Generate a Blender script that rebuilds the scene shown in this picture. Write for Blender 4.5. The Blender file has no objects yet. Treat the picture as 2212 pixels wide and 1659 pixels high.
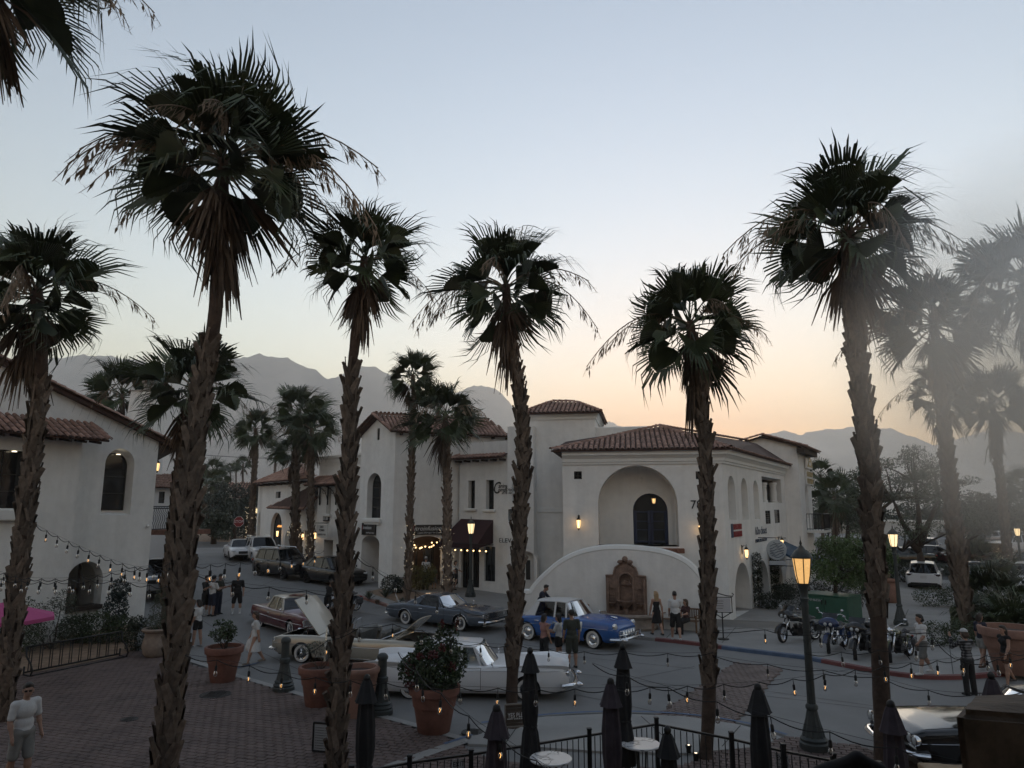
import bpy,bmesh,math,random
import numpy as np
from mathutils import Vector,Matrix,Euler
from mathutils.geometry import tessellate_polygon
R=math.radians
rnd=random.Random(7)
SC=bpy.context.scene
COL=SC.collection
# ------------------------------------------------------------------ camera, sky, light, exposure
CAM_H,CAM_P,FPX=5.1,R(9.9),1533.0
cam=bpy.data.cameras.new("camera")
cam.sensor_width=36.0
cam.lens=36.0*FPX/2212.0
cam.clip_start=0.05
cam.clip_end=30000
camo=bpy.data.objects.new("camera",cam)
COL.objects.link(camo)
camo.location=(0,0,CAM_H)
camo.rotation_euler=(R(90)+CAM_P,0,0)
SC.camera=camo
SUN_AZ,SUN_EL=R(13.0),R(-1.0)
wd=bpy.data.worlds.new("World")
SC.world=wd
wd.use_nodes=True
wn=wd.node_tree.nodes
wl=wd.node_tree.links
bg=wn["Background"]
sky=wn.new("ShaderNodeTexSky")
sky.sky_type='NISHITA'
sky.sun_disc=False
sky.sun_elevation=SUN_EL
sky.sun_rotation=SUN_AZ
sky.altitude=0
sky.air_density=1.0
sky.dust_density=1.0
sky.ozone_density=0.95
# the sun itself is already behind the mountains: compress the glow around it
def wmath(op,a,b):
 n=wn.new("ShaderNodeMath");n.operation=op
 for k,x in enumerate((a,b)):
  if isinstance(x,(int,float)):n.inputs[k].default_value=x
  else:wl.new(x,n.inputs[k])
 return n.outputs[0]
bw=wn.new("ShaderNodeRGBToBW")
wl.new(sky.outputs[0],bw.inputs[0])
LMAX=1.0
gain=wmath('DIVIDE',1.0,wmath('POWER',wmath('ADD',1.0,wmath('POWER',wmath('DIVIDE',bw.outputs[0],LMAX),2.0)),0.5))
cx=wn.new("ShaderNodeVectorMath");cx.operation='SCALE'
wl.new(sky.outputs[0],cx.inputs[0])
wl.new(gain,cx.inputs["Scale"])
hs_=wn.new("ShaderNodeHueSaturation")
hs_.inputs["Saturation"].default_value=1.0
wl.new(cx.outputs[0],hs_.inputs["Color"])
wl.new(hs_.outputs[0],bg.inputs[0])
bg.inputs[1].default_value=0.15
sun=bpy.data.lights.new("sun",'SUN')
sun.energy=0.02
sun.angle=R(25)
sun.color=(1.0,0.82,0.6)
suno=bpy.data.objects.new("sun",sun)
COL.objects.link(suno)
sd=Vector((math.sin(SUN_AZ)*math.cos(R(14)),math.cos(SUN_AZ)*math.cos(R(14)),math.sin(R(14))))
suno.rotation_euler=(-sd).to_track_quat('-Z','Y').to_euler()
suno.location=(0,0,60)
vs=SC.view_settings
vs.view_transform='Standard'
vs.look='None'
vs.exposure=3.92
vs.gamma=1.0
vs.use_curve_mapping=False
SC.render.engine='CYCLES'
cy=SC.cycles
cy.use_denoising=True
try:
 cy.denoiser='OPENIMAGEDENOISE'
except Exception:
 pass
cy.max_bounces=6
cy.diffuse_bounces=3
cy.glossy_bounces=3
cy.transmission_bounces=5
cy.transparent_max_bounces=12
cy.volume_bounces=1
cy.sample_clamp_indirect=4.0
cy.caustics_reflective=False
cy.caustics_refractive=False
# ------------------------------------------------------------------ helpers
_s,_c=math.sin(CAM_P),math.cos(CAM_P)
def ray(u,v):
 x=(u-1106)/FPX
 y=-(v-829.5)/FPX
 return x,_c-y*_s,_s+y*_c
def gp(u,v,z=0.0):
 x,y,w=ray(u,v)
 t=(z-CAM_H)/w
 return Vector((x*t,y*t,z))
def dp(u,v,Y):
 x,y,w=ray(u,v)
 t=Y/y
 return Vector((x*t,Y,CAM_H+w*t))
MATS={}
EM=2.0**-vs.exposure
def mat(name,col,rough=0.6,metal=0.0,var=0.0,vscale=4.0,bump=0.0,bscale=40.0,emit=None,estr=0.0,coat=0.0,spec=0.5,alpha=1.0,col2=None,sub=0.0):
 if name in MATS:
  return MATS[name]
 m=bpy.data.materials.new(name)
 m.use_nodes=True
 nt=m.node_tree
 b=nt.nodes["Principled BSDF"]
 b.inputs["Base Color"].default_value=(*col,1)
 b.inputs["Roughness"].default_value=rough
 b.inputs["Metallic"].default_value=metal
 b.inputs["Specular IOR Level"].default_value=spec
 b.inputs["Coat Weight"].default_value=coat
 b.inputs["Coat Roughness"].default_value=0.04
 b.inputs["Alpha"].default_value=alpha
 if emit:
  b.inputs["Emission Color"].default_value=(*emit,1)
  b.inputs["Emission Strength"].default_value=estr*EM
 if var or col2 or bump:
  tc=nt.nodes.new("ShaderNodeTexCoord")
 if var or col2:
  n=nt.nodes.new("ShaderNodeTexNoise")
  n.inputs["Scale"].default_value=vscale
  n.inputs["Detail"].default_value=5
  n.inputs["Roughness"].default_value=0.65
  nt.links.new(tc.outputs["Object"],n.inputs["Vector"])
  r=nt.nodes.new("ShaderNodeValToRGB")
  c2=col2 or tuple(min(1,c*(1+var))for c in col)
  c1=tuple(c*(1-var)for c in col)
  r.color_ramp.elements[0].position=0.3
  r.color_ramp.elements[1].position=0.7
  r.color_ramp.elements[0].color=(*c1,1)
  r.color_ramp.elements[1].color=(*c2,1)
  nt.links.new(n.outputs["Fac"],r.inputs[0])
  nt.links.new(r.outputs[0],b.inputs["Base Color"])
 if bump:
  n2=nt.nodes.new("ShaderNodeTexNoise")
  n2.inputs["Scale"].default_value=bscale
  n2.inputs["Detail"].default_value=4
  nt.links.new(tc.outputs["Object"],n2.inputs["Vector"])
  bp=nt.nodes.new("ShaderNodeBump")
  bp.inputs["Strength"].default_value=bump
  bp.inputs["Distance"].default_value=0.02
  nt.links.new(n2.outputs["Fac"],bp.inputs["Height"])
  nt.links.new(bp.outputs[0],b.inputs["Normal"])
 MATS[name]=m
 return m
def objrand(m,amt=0.35,sat=0.0):
 nt=m.node_tree
 b=nt.nodes["Principled BSDF"]
 oi=nt.nodes.new("ShaderNodeObjectInfo")
 mr=nt.nodes.new("ShaderNodeMapRange")
 mr.inputs[3].default_value=1-amt
 mr.inputs[4].default_value=1+amt
 nt.links.new(oi.outputs["Random"],mr.inputs[0])
 hs=nt.nodes.new("ShaderNodeHueSaturation")
 src=b.inputs["Base Color"]
 if src.is_linked:
  nt.links.new(src.links[0].from_socket,hs.inputs["Color"])
 else:
  hs.inputs["Color"].default_value=src.default_value
 nt.links.new(mr.outputs[0],hs.inputs["Value"])
 nt.links.new(hs.outputs[0],src)
 return m
def glassmat(name,tint=(0.6,0.65,0.65),tr=0.5,rough=0.03):
 if name in MATS:
  return MATS[name]
 m=bpy.data.materials.new(name)
 m.use_nodes=True
 nt=m.node_tree
 nt.nodes.remove(nt.nodes["Principled BSDF"])
 out=nt.nodes["Material Output"]
 t=nt.nodes.new("ShaderNodeBsdfTransparent")
 t.inputs[0].default_value=(*[c*tr for c in tint],1)
 g=nt.nodes.new("ShaderNodeBsdfGlossy")
 g.inputs["Roughness"].default_value=rough
 g.inputs[0].default_value=(0.9,0.9,0.9,1)
 f=nt.nodes.new("ShaderNodeFresnel")
 f.inputs[0].default_value=1.5
 mx=nt.nodes.new("ShaderNodeMixShader")
 nt.links.new(f.outputs[0],mx.inputs[0])
 nt.links.new(t.outputs[0],mx.inputs[1])
 nt.links.new(g.outputs[0],mx.inputs[2])
 nt.links.new(mx.outputs[0],out.inputs[0])
 MATS[name]=m
 return m
def tag(o,label=None,cat=None,group=None,kind=None):
 if label:o["label"]=label
 if cat:o["category"]=cat
 if group:o["group"]=group
 if kind:o["kind"]=kind
 return o
def empty(name,loc=(0,0,0),rz=0.0,label=None,cat=None,group=None):
 o=bpy.data.objects.new(name,None)
 o.empty_display_size=0.1
 COL.objects.link(o)
 o.location=loc
 o.rotation_euler=(0,0,rz)
 return tag(o,label,cat,group)
def link(name,me,parent=None,loc=None,rot=None,scale=None):
 o=bpy.data.objects.new(name,me)
 COL.objects.link(o)
 if parent:o.parent=parent
 if loc is not None:o.location=loc
 if rot is not None:o.rotation_euler=rot
 if scale is not None:o.scale=scale if hasattr(scale,'__len__')else(scale,)*3
 return o
def copy_tree(o,parent=None):
 c=o.copy()
 COL.objects.link(c)
 c.parent=parent
 for ch in o.children:
  copy_tree(ch,c)
 return c
class MB:
 def __init__(s):
  s.v=[];s.f=[];s.mi=[];s.cur=0
 def add(s,vs,fs,mi=None):
  k=len(s.v)
  s.v.extend([tuple(p)for p in vs])
  for f in fs:
   s.f.append([i+k for i in f])
   s.mi.append(s.cur if mi is None else mi)
  return s
 def box(s,c,d,rz=0.0,mi=None,M=None,ch=0.0):
  x,y,z=d[0]/2,d[1]/2,d[2]/2
  if ch:
   ch=min(ch,x*.9,y*.9,z*.9)
   vs=[];idx={}
   for sx in(-1,1):
    for sy in(-1,1):
     for sz in(-1,1):
      for a in range(3):
       p=[sx*(x-ch),sy*(y-ch),sz*(z-ch)]
       p[a]=(sx*x,sy*y,sz*z)[a]
       idx[(sx,sy,sz,a)]=len(vs);vs.append(p)
   fs=[]
   I=idx
   for a,(b,c2)in((0,(1,2)),(1,(2,0)),(2,(0,1))):
    for sg in(-1,1):
     q=[]
     for(p1,p2)in((-1,-1),(1,-1),(1,1),(-1,1)):
      k=[0,0,0];k[a]=sg;k[b]=p1;k[c2]=p2
      q.append(I[(*k,a)])
     fs.append(q if sg>0 else q[::-1])
   for a,b,c2 in((0,1,2),(1,2,0),(2,0,1)):
    for p1 in(-1,1):
     for p2 in(-1,1):
      k1=[0,0,0];k1[a]=p1;k1[b]=p2;k1[c2]=-1
      k2=list(k1);k2[c2]=1
      q=[I[(*k1,a)],I[(*k1,b)],I[(*k2,b)],I[(*k2,a)]]
      fs.append(q if p1*p2>0 else q[::-1])
   for sx in(-1,1):
    for sy in(-1,1):
     for sz in(-1,1):
      q=[I[(sx,sy,sz,a)]for a in range(3)]
      fs.append(q if sx*sy*sz>0 else q[::-1])
  else:
   vs=[(-x,-y,-z),(x,-y,-z),(x,y,-z),(-x,y,-z),(-x,-y,z),(x,-y,z),(x,y,z),(-x,y,z)]
   fs=[(0,3,2,1),(4,5,6,7),(0,1,5,4),(1,2,6,5),(2,3,7,6),(3,0,4,7)]
  if M is not None:
   vs=[M@Vector(p)for p in vs]
  elif rz:
   cr,sr=math.cos(rz),math.sin(rz)
   vs=[(p[0]*cr-p[1]*sr,p[0]*sr+p[1]*cr,p[2])for p in vs]
  return s.add([(p[0]+c[0],p[1]+c[1],p[2]+c[2])for p in vs],fs,mi)
 def bar(s,a,b,w,h=None,mi=None):
  a,b=Vector(a),Vector(b)
  d=b-a
  q=d.to_track_quat('Z','Y').to_matrix()
  return s.box((a+b)/2,(w,h or w,d.length),M=q,mi=mi)
 def tube(s,pts,r,n=6,mi=None,cap=True,closed=False,flat=1.0):
  pts=[Vector(p)for p in pts]
  m=len(pts)
  rs=r if hasattr(r,'__len__')else[r]*m
  vs=[];fs=[]
  t0=(pts[1]-pts[0]).normalized()
  up=Vector((0,0,1))if abs(t0.z)<.95 else Vector((1,0,0))
  nx=t0.cross(up).normalized()
  for i,p in enumerate(pts):
   if closed:t=pts[(i+1)%m]-pts[i-1]
   else:t=pts[min(i+1,m-1)]-pts[max(i-1,0)]
   if t.length<1e-9:t=t0
   t=t.normalized()
   nx=(nx-t*nx.dot(t))
   if nx.length<1e-6:nx=t.orthogonal()
   nx.normalize()
   ny=t.cross(nx)
   for k in range(n):
    a=2*math.pi*k/n
    vs.append(p+nx*(math.cos(a)*rs[i])+ny*(math.sin(a)*rs[i]*flat))
  for i in range(m if closed else m-1):
   j=(i+1)%m
   for k in range(n):
    l=(k+1)%n
    fs.append((i*n+k,i*n+l,j*n+l,j*n+k))
  if cap and not closed:
   fs.append(tuple(range(n-1,-1,-1)))
   fs.append(tuple((m-1)*n+k for k in range(n)))
  return s.add(vs,fs,mi)
 def lathe(s,prof,n=16,c=(0,0,0),M=None,mi=None,cap=True,rfun=None):
  vs=[];fs=[]
  for(r,z)in prof:
   for k in range(n):
    a=2*math.pi*k/n
    rr=r if rfun is None else r*rfun(a,z)
    p=Vector((rr*math.cos(a),rr*math.sin(a),z))
    if M is not None:p=M@p
    vs.append(p+Vector(c))
  m=len(prof)
  for i in range(m-1):
   for k in range(n):
    l=(k+1)%n
    fs.append((i*n+k,i*n+l,(i+1)*n+l,(i+1)*n+k))
  if cap:
   fs.append(tuple(range(n-1,-1,-1)))
   fs.append(tuple((m-1)*n+k for k in range(n)))
  return s.add(vs,fs,mi)
 def prism(s,poly,z0,z1,mi=None,T=None):
  n=len(poly)
  vs=[(p[0],p[1],z0)for p in poly]+[(p[0],p[1],z1)for p in poly]
  if T:vs=[T(*p)for p in vs]
  fs=[(i,(i+1)%n,n+(i+1)%n,n+i)for i in range(n)]
  fs+=[tuple(range(n-1,-1,-1)),tuple(range(n,2*n))]
  return s.add(vs,fs,mi)
 def quad(s,a,b,c,d,mi=None):
  return s.add([a,b,c,d],[(0,1,2,3)],mi)
 def grid(s,fn,nu,nv,mi=None,flip=False):
  vs=[fn(i/nu,j/nv)for j in range(nv+1)for i in range(nu+1)]
  fs=[]
  for j in range(nv):
   for i in range(nu):
    q=(j*(nu+1)+i,j*(nu+1)+i+1,(j+1)*(nu+1)+i+1,(j+1)*(nu+1)+i)
    fs.append(q[::-1]if flip else q)
  return s.add(vs,fs,mi)
 def sphere(s,c,r,n=10,m=6,mi=None):
  r=r if hasattr(r,'__len__')else(r,r,r)
  vs=[(c[0],c[1],c[2]-r[2])]
  for j in range(1,m):
   b=-math.pi/2+math.pi*j/m
   for k in range(n):
    a=2*math.pi*k/n
    vs.append((c[0]+r[0]*math.cos(b)*math.cos(a),c[1]+r[1]*math.cos(b)*math.sin(a),c[2]+r[2]*math.sin(b)))
  vs.append((c[0],c[1],c[2]+r[2]))
  fs=[(0,1+(k+1)%n,1+k)for k in range(n)]
  for j in range(m-2):
   for k in range(n):
    l=(k+1)%n
    fs.append((1+j*n+k,1+j*n+l,1+(j+1)*n+l,1+(j+1)*n+k))
  t=len(vs)-1
  fs+=[(t,1+(m-2)*n+k,1+(m-2)*n+(k+1)%n)for k in range(n)]
  return s.add(vs,fs,mi)
 def mesh(s,name,mats,smooth=False):
  me=bpy.data.meshes.new(name)
  me.from_pydata(s.v,[],s.f)
  for m in(mats if isinstance(mats,(list,tuple))else[mats]):
   me.materials.append(m)
  if isinstance(mats,(list,tuple))and len(mats)>1:
   me.polygons.foreach_set("material_index",s.mi)
  if smooth:
   me.polygons.foreach_set("use_smooth",[True]*len(s.f))
   if smooth is not True:
    me.set_sharp_from_angle(angle=R(smooth))
  me.update()
  return me
 def build(s,name,mats,parent=None,smooth=False,**k):
  return link(name,s.mesh(name,mats,smooth),parent,**k)
def joinmeshes(name,items,mats,parent=None,smooth=False):
 V=[];Fc=[];n=0
 for me,M in items:
  a=np.empty(len(me.vertices)*3);me.vertices.foreach_get("co",a)
  a=a.reshape(-1,3)
  m=np.array(M)
  V.append(a@m[:3,:3].T+m[:3,3])
  Fc.extend([[i+n for i in p.vertices]for p in me.polygons])
  n+=len(a)
 me=bpy.data.meshes.new(name)
 me.from_pydata(np.concatenate(V).tolist(),[],Fc)
 for m in(mats if isinstance(mats,(list,tuple))else[mats]):
  me.materials.append(m)
 if smooth:me.polygons.foreach_set("use_smooth",[True]*len(Fc))
 return link(name,me,parent)
def text_mesh(name,body,size,m,parent,loc,rot,shear=0.0,align='CENTER',ext=0.004,sx=1.0):
 cu=bpy.data.curves.new(name,'FONT')
 cu.body=body;cu.size=size;cu.shear=shear;cu.align_x=align;cu.align_y='CENTER'
 cu.extrude=ext;cu.resolution_u=3
 tmp=bpy.data.objects.new("tmp_text",cu)
 COL.objects.link(tmp)
 dg=bpy.context.evaluated_depsgraph_get()
 me=bpy.data.meshes.new_from_object(tmp.evaluated_get(dg))
 bpy.data.objects.remove(tmp)
 bpy.data.curves.remove(cu)
 me.materials.clear();me.materials.append(m)
 o=link(name,me,parent,loc,rot)
 o.scale=(sx,1,1)
 return o
def lerp(a,b,t):return a+(b-a)*t
def interp(xs,ys,x):
 return float(np.interp(x,xs,ys))
# ------------------------------------------------------------------ smooth bodies: union of rounded shapes turned into one skin
def sdf_mesh(name,prims,voxel,mats,clip=None,subdiv=False):
 lo=np.array([1e9]*3);hi=-lo
 for p in prims:
  if p[0]=='c':
   a,b=np.array(p[1],float),np.array(p[2],float);r=max(p[3],p[4])
   lo=np.minimum(lo,np.minimum(a,b)-r);hi=np.maximum(hi,np.maximum(a,b)+r)
  else:
   c=np.array(p[1],float);r=max(p[2]);lo=np.minimum(lo,c-r);hi=np.maximum(hi,c+r)
 lo-=voxel*3;hi+=voxel*3
 n=np.ceil((hi-lo)/voxel).astype(int)+1
 ax=[lo[i]+voxel*np.arange(n[i])for i in range(3)]
 D=np.full(n,9.0)
 for p in prims:
  k=p[5]if p[0]=='c' else p[3]
  if p[0]=='c':
   a,b=np.array(p[1],float),np.array(p[2],float);m=max(p[3],p[4])+k+voxel*2
   l_,h_=np.minimum(a,b)-m,np.maximum(a,b)+m
  else:
   c=np.array(p[1],float);m=max(p[2])+k+voxel*2;l_,h_=c-m,c+m
  i0=np.maximum(0,((l_-lo)/voxel).astype(int));i1=np.minimum(n,((h_-lo)/voxel).astype(int)+2)
  sl=tuple(slice(i0[i],i1[i])for i in range(3))
  X=ax[0][sl[0]][:,None,None];Y=ax[1][sl[1]][None,:,None];Z=ax[2][sl[2]][None,None,:]
  if p[0]=='c':
   d=b-a;dd=max(1e-9,d@d)
   t=np.clip(((X-a[0])*d[0]+(Y-a[1])*d[1]+(Z-a[2])*d[2])/dd,0,1)
   q=np.sqrt((X-a[0]-t*d[0])**2+(Y-a[1]-t*d[1])**2+(Z-a[2]-t*d[2])**2)-(p[3]+(p[4]-p[3])*t)
  else:
   x,y,z=X-c[0],Y-c[1],Z-c[2]
   if len(p)>4 and p[4]is not None:
    M=np.array(p[4]).T
    x,y,z=M[0][0]*x+M[0][1]*y+M[0][2]*z,M[1][0]*x+M[1][1]*y+M[1][2]*z,M[2][0]*x+M[2][1]*y+M[2][2]*z
   r=p[2]
   k0=np.sqrt((x/r[0])**2+(y/r[1])**2+(z/r[2])**2);k1=np.sqrt((x/r[0]**2)**2+(y/r[1]**2)**2+(z/r[2]**2)**2)
   q=k0*(k0-1)/np.maximum(k1,1e-6)
  S_=D[sl]
  hh=np.clip(.5+.5*(S_-q)/k,0,1)
  D[sl]=S_*(1-hh)+q*hh-k*hh*(1-hh)
 for(pt,nr)in(clip or()):
  X=ax[0][:,None,None];Y=ax[1][None,:,None];Z=ax[2][None,None,:]
  D=np.maximum(D,(X-pt[0])*nr[0]+(Y-pt[1])*nr[1]+(Z-pt[2])*nr[2])
 ins=D<0
 c8=[ins[dx:n[0]-1+dx,dy:n[1]-1+dy,dz:n[2]-1+dz]for dx in(0,1)for dy in(0,1)for dz in(0,1)]
 cnt=sum(c.astype(np.int8)for c in c8)
 act=(cnt>0)&(cnt<8)
 idx=np.full(act.shape,-1,int)
 cells=np.argwhere(act)
 if len(cells)==0:return bpy.data.meshes.new(name)
 idx[act]=np.arange(len(cells))
 P=np.zeros((len(cells),3));Cn=np.zeros(len(cells))
 corners=[(dx,dy,dz)for dx in(0,1)for dy in(0,1)for dz in(0,1)]
 vals={c:D[cells[:,0]+c[0],cells[:,1]+c[1],cells[:,2]+c[2]]for c in corners}
 for c1 in corners:
  for a_ in range(3):
   if c1[a_]==0:
    c2=list(c1);c2[a_]=1;c2=tuple(c2)
    v1,v2=vals[c1],vals[c2]
    m=(v1<0)!=(v2<0)
    t=np.where(m,v1/np.where(m,v1-v2,1),0)
    pt=np.array(c1,float)[None,:]+t[:,None]*(np.array(c2)-np.array(c1))[None,:]
    P+=np.where(m[:,None],pt,0);Cn+=m
 P=lo+voxel*(cells+P/np.maximum(Cn,1)[:,None])
 Fc=[]
 for a_ in range(3):
  b_,c_=(a_+1)%3,(a_+2)%3
  s0=[slice(None)]*3;s1=[slice(None)]*3
  s0[a_]=slice(0,n[a_]-1);s1[a_]=slice(1,n[a_])
  e=ins[tuple(s0)]!=ins[tuple(s1)]
  E_=np.argwhere(e)
  E_=E_[(E_[:,b_]>0)&(E_[:,c_]>0)&(E_[:,b_]<n[b_]-1)&(E_[:,c_]<n[c_]-1)]
  if len(E_)==0:continue
  def cid(db,dc):
   q=E_.copy();q[:,b_]-=db;q[:,c_]-=dc
   return idx[q[:,0],q[:,1],q[:,2]]
  Q=np.stack([cid(1,1),cid(0,1),cid(0,0),cid(1,0)],1)
  flip=~ins[E_[:,0],E_[:,1],E_[:,2]]
  Q[flip]=Q[flip][:,::-1]
  Fc.append(Q[(Q>=0).all(1)])
 Fc=np.concatenate(Fc)
 me=bpy.data.meshes.new(name)
 me.from_pydata(P.tolist(),[],Fc.tolist())
 for m in(mats if isinstance(mats,(list,tuple))else[mats]):me.materials.append(m)
 me.polygons.foreach_set("use_smooth",[True]*len(Fc))
 return me
# ------------------------------------------------------------------ setting: far ground, mountains
m_desert=mat("desert_ground",(0.17,0.15,0.12),.95,var=.35,vscale=.02)
def fbm(x,y,s=0):
 v=0;a=1;f=1
 for k in range(5):
  v+=a*math.sin(x*f*1.7+3.1*k+s+1.3*math.sin(y*f*1.1+k))*math.cos(y*f*1.3+1.7*k+s*2)
  a*=.5;f*=2.03
 return v
g=MB()
g.add([(-5200,-1200,-.03),(5200,-1200,-.03),(5200,5000,-.03),(-5200,5000,-.03)],[(0,1,2,3)])
tag(g.build("desert_floor",m_desert),kind="structure")
m_rock=mat("mountain_rock",(0.30,0.26,0.225),.95,var=.4,vscale=.004,bump=.0)
def ridge(name,prof,Y,depth,seed,amp):
 us=[p[0]for p in prof];vs_=[p[1]for p in prof]
 nu,nv=220,22
 vsx=[];fs=[]
 for j in range(nv+3):
  for i in range(nu+1):
   u=lerp(us[0],us[-1],i/nu)
   top=dp(u,interp(us,vs_,u),Y)
   hx=top.x
   t=j/nv
   if j<=nv:
    k=(1-t)**1.25
    spur=fbm(hx/260+seed,t*2.1,seed)*.5+.5*abs(math.sin(hx/170+seed+t*.8))
    zz=top.z*k+amp*math.sin(math.pi*min(1,t*1.6))*(spur-.4)*(1-t)
    jag=(fbm(hx/30,seed,1.0)*.008+fbm(hx/9,seed,2.0)*.004)*top.z if j==0 else 0
    y=Y-depth*t+amp*1.2*math.sin(math.pi*t)*spur*.7
    vsx.append((hx*(y/Y)if False else hx,y,max(zz+jag,-1)if t<1 else-5))
   else:
    q=j-nv
    vsx.append((hx,Y+depth*.5*q,top.z*(1-.5*q)-6))
 W=nu+1
 order=[nv+2,nv+1]+list(range(nv+1))
 for a,b in zip(order[:-1],order[1:]):
  for i in range(nu):
   fs.append((a*W+i,b*W+i,b*W+i+1,a*W+i+1))
 mb=MB();mb.add(vsx,fs)
 o=mb.build(name,m_rock,smooth=True)
 return tag(o,kind="structure")
ridge("mountain_range",[(-700,830),(-400,800),(-250,790),(-60,800),(60,790),(130,771),(200,767),(270,774),(330,786),(420,782),(480,778),(520,771),(560,767),(592,769),(620,776),(650,786),(680,800),(706,818),(740,811),(778,787),(805,794),(843,808),(880,830),(930,870),(990,925),(1080,1000),(1200,1095)],2600,900,1.0,120)
ridge("mountain_peak",[(800,1000),(880,905),(940,865),(998,843),(1020,835),(1043,832),(1062,838),(1080,847),(1095,861),(1112,885),(1135,918),(1170,960),(1260,1030),(1340,1095)],3300,900,4.0,90)
ridge("distant_peak",[(1180,1000),(1250,950),(1290,922),(1303,914),(1317,910),(1330,916),(1350,926),(1400,935),(1470,950),(1560,965),(1700,1000)],4300,900,2.0,80)
ridge("mountain_chain",[(1420,1060),(1500,1010),(1580,965),(1640,942),(1670,934),(1691,931),(1715,935),(1730,940),(1746,934),(1769,929),(1800,927),(1840,923),(1880,925),(1923,925),(1949,936),(1985,948),(2019,962),(2050,955),(2084,944),(2131,931),(2186,931),(2230,948),(2300,965),(2420,930),(2600,900),(2800,900)],3600,1100,6.0,100)
def build_haze():
 m=bpy.data.materials.new("haze_air");m.use_nodes=True
 nt=m.node_tree;nt.nodes.remove(nt.nodes["Principled BSDF"])
 pv=nt.nodes.new("ShaderNodeVolumePrincipled")
 pv.inputs["Color"].default_value=(0.98,0.975,0.97,1)
 pv.inputs["Density"].default_value=0.0003
 pv.inputs["Anisotropy"].default_value=0.6
 nt.links.new(pv.outputs[0],nt.nodes["Material Output"].inputs["Volume"])
 mb=MB();mb.box((0,1900,309),(10500,6300,622))
 return tag(mb.build("haze",m),"pale dusty evening haze in front of the mountains","haze",kind="stuff")
HAZE=build_haze()
# ------------------------------------------------------------------ near ground: level plaza, rising gently towards the back left
def gh(x,y):
 d=y-30-0.35*(x+5)
 d=max(0.0,d)
 d=d-2.0*(1-math.exp(-d/2.0))if d<60 else d-2.0
 return 0.046*min(d,36.0)
def ground(u,v,lift=0.0):
 z=0.0
 for k in range(40):
  p=gp(u,v,z)
  z=lerp(z,gh(p.x,p.y),.6)
 return Vector((p.x,p.y,z+lift))
def gz(x,y,lift=0.0):
 return Vector((x,y,gh(x,y)+lift))
m_road=mat("street_concrete",(0.185,0.183,0.18),.85,var=.16,vscale=.35,bump=.15,bscale=60)
m_asph=mat("street_asphalt",(0.10,0.10,0.102),.9,var=.2,vscale=.6,bump=.2,bscale=80)
m_walk=mat("sidewalk_concrete",(0.27,0.265,0.255),.85,var=.14,vscale=.7,bump=.12,bscale=60)
m_joint=mat("joint_dark",(0.05,0.048,0.045),.95)
m_paver=objrand(mat("paver_clay",(0.135,0.098,0.088),.85,var=.3,vscale=1.3,bump=.25,bscale=30),.22)
m_sand=mat("paver_sand",(0.075,0.062,0.055),.95,var=.2,vscale=2)
m_redp=mat("crosswalk_clay",(0.165,0.13,0.118),.85,var=.3,vscale=1.1,bump=.2,bscale=30)
m_mulch=mat("desert_mulch",(0.22,0.15,0.10),.95,var=.35,vscale=3,bump=.5,bscale=30)
m_lawn=mat("lawn_soil",(0.05,0.06,0.025),.95,var=.3,vscale=3)
g=MB()
xs=[-75+2.5*i for i in range(61)]
ys=[-14+2.0*i for i in range(80)]
g.add([(x,y,gh(x,y))for y in ys for x in xs],[(j*len(xs)+i,j*len(xs)+i+1,(j+1)*len(xs)+i+1,(j+1)*len(xs)+i)for j in range(len(ys)-1)for i in range(len(xs)-1)])
STREET=tag(g.build("street",m_road,smooth=True),kind="structure")
def sheet(name,poly,lift,m,kind="structure",curb=0.0,parent=None,cm=None):
 tris=tessellate_polygon([[Vector((p[0],p[1],0))for p in poly]])
 bm=bmesh.new()
 vs_=[bm.verts.new((p[0],p[1],gh(p[0],p[1])+lift))for p in poly]
 for t in tris:
  try:bm.faces.new([vs_[i]for i in t])
  except ValueError:pass
 bmesh.ops.triangulate(bm,faces=bm.faces[:])
 for _ in range(2):
  big=[e for e in bm.edges if e.calc_length()>4]
  if big:bmesh.ops.subdivide_edges(bm,edges=big,cuts=1,use_grid_fill=True)
 for v_ in bm.verts:v_.co.z=gh(v_.co.x,v_.co.y)+lift
 bmesh.ops.recalc_face_normals(bm,faces=bm.faces[:])
 if bm.faces and bm.faces[:][0].normal.z<0:
  bmesh.ops.reverse_faces(bm,faces=bm.faces[:])
 if curb:
  bed=[e for e in bm.edges if e.is_boundary]
  r=bmesh.ops.extrude_edge_only(bm,edges=bed)
  for v_ in[x for x in r["geom"]if isinstance(x,bmesh.types.BMVert)]:
   v_.co.z-=curb+.05
 me=bpy.data.meshes.new(name);bm.to_mesh(me);bm.free()
 me.materials.append(m)
 o=link(name,me,parent)
 if kind:tag(o,kind=kind)
 return o
def gpoly(*uv):
 return[(ground(u,v).x,ground(u,v).y)for u,v in uv]
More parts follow.
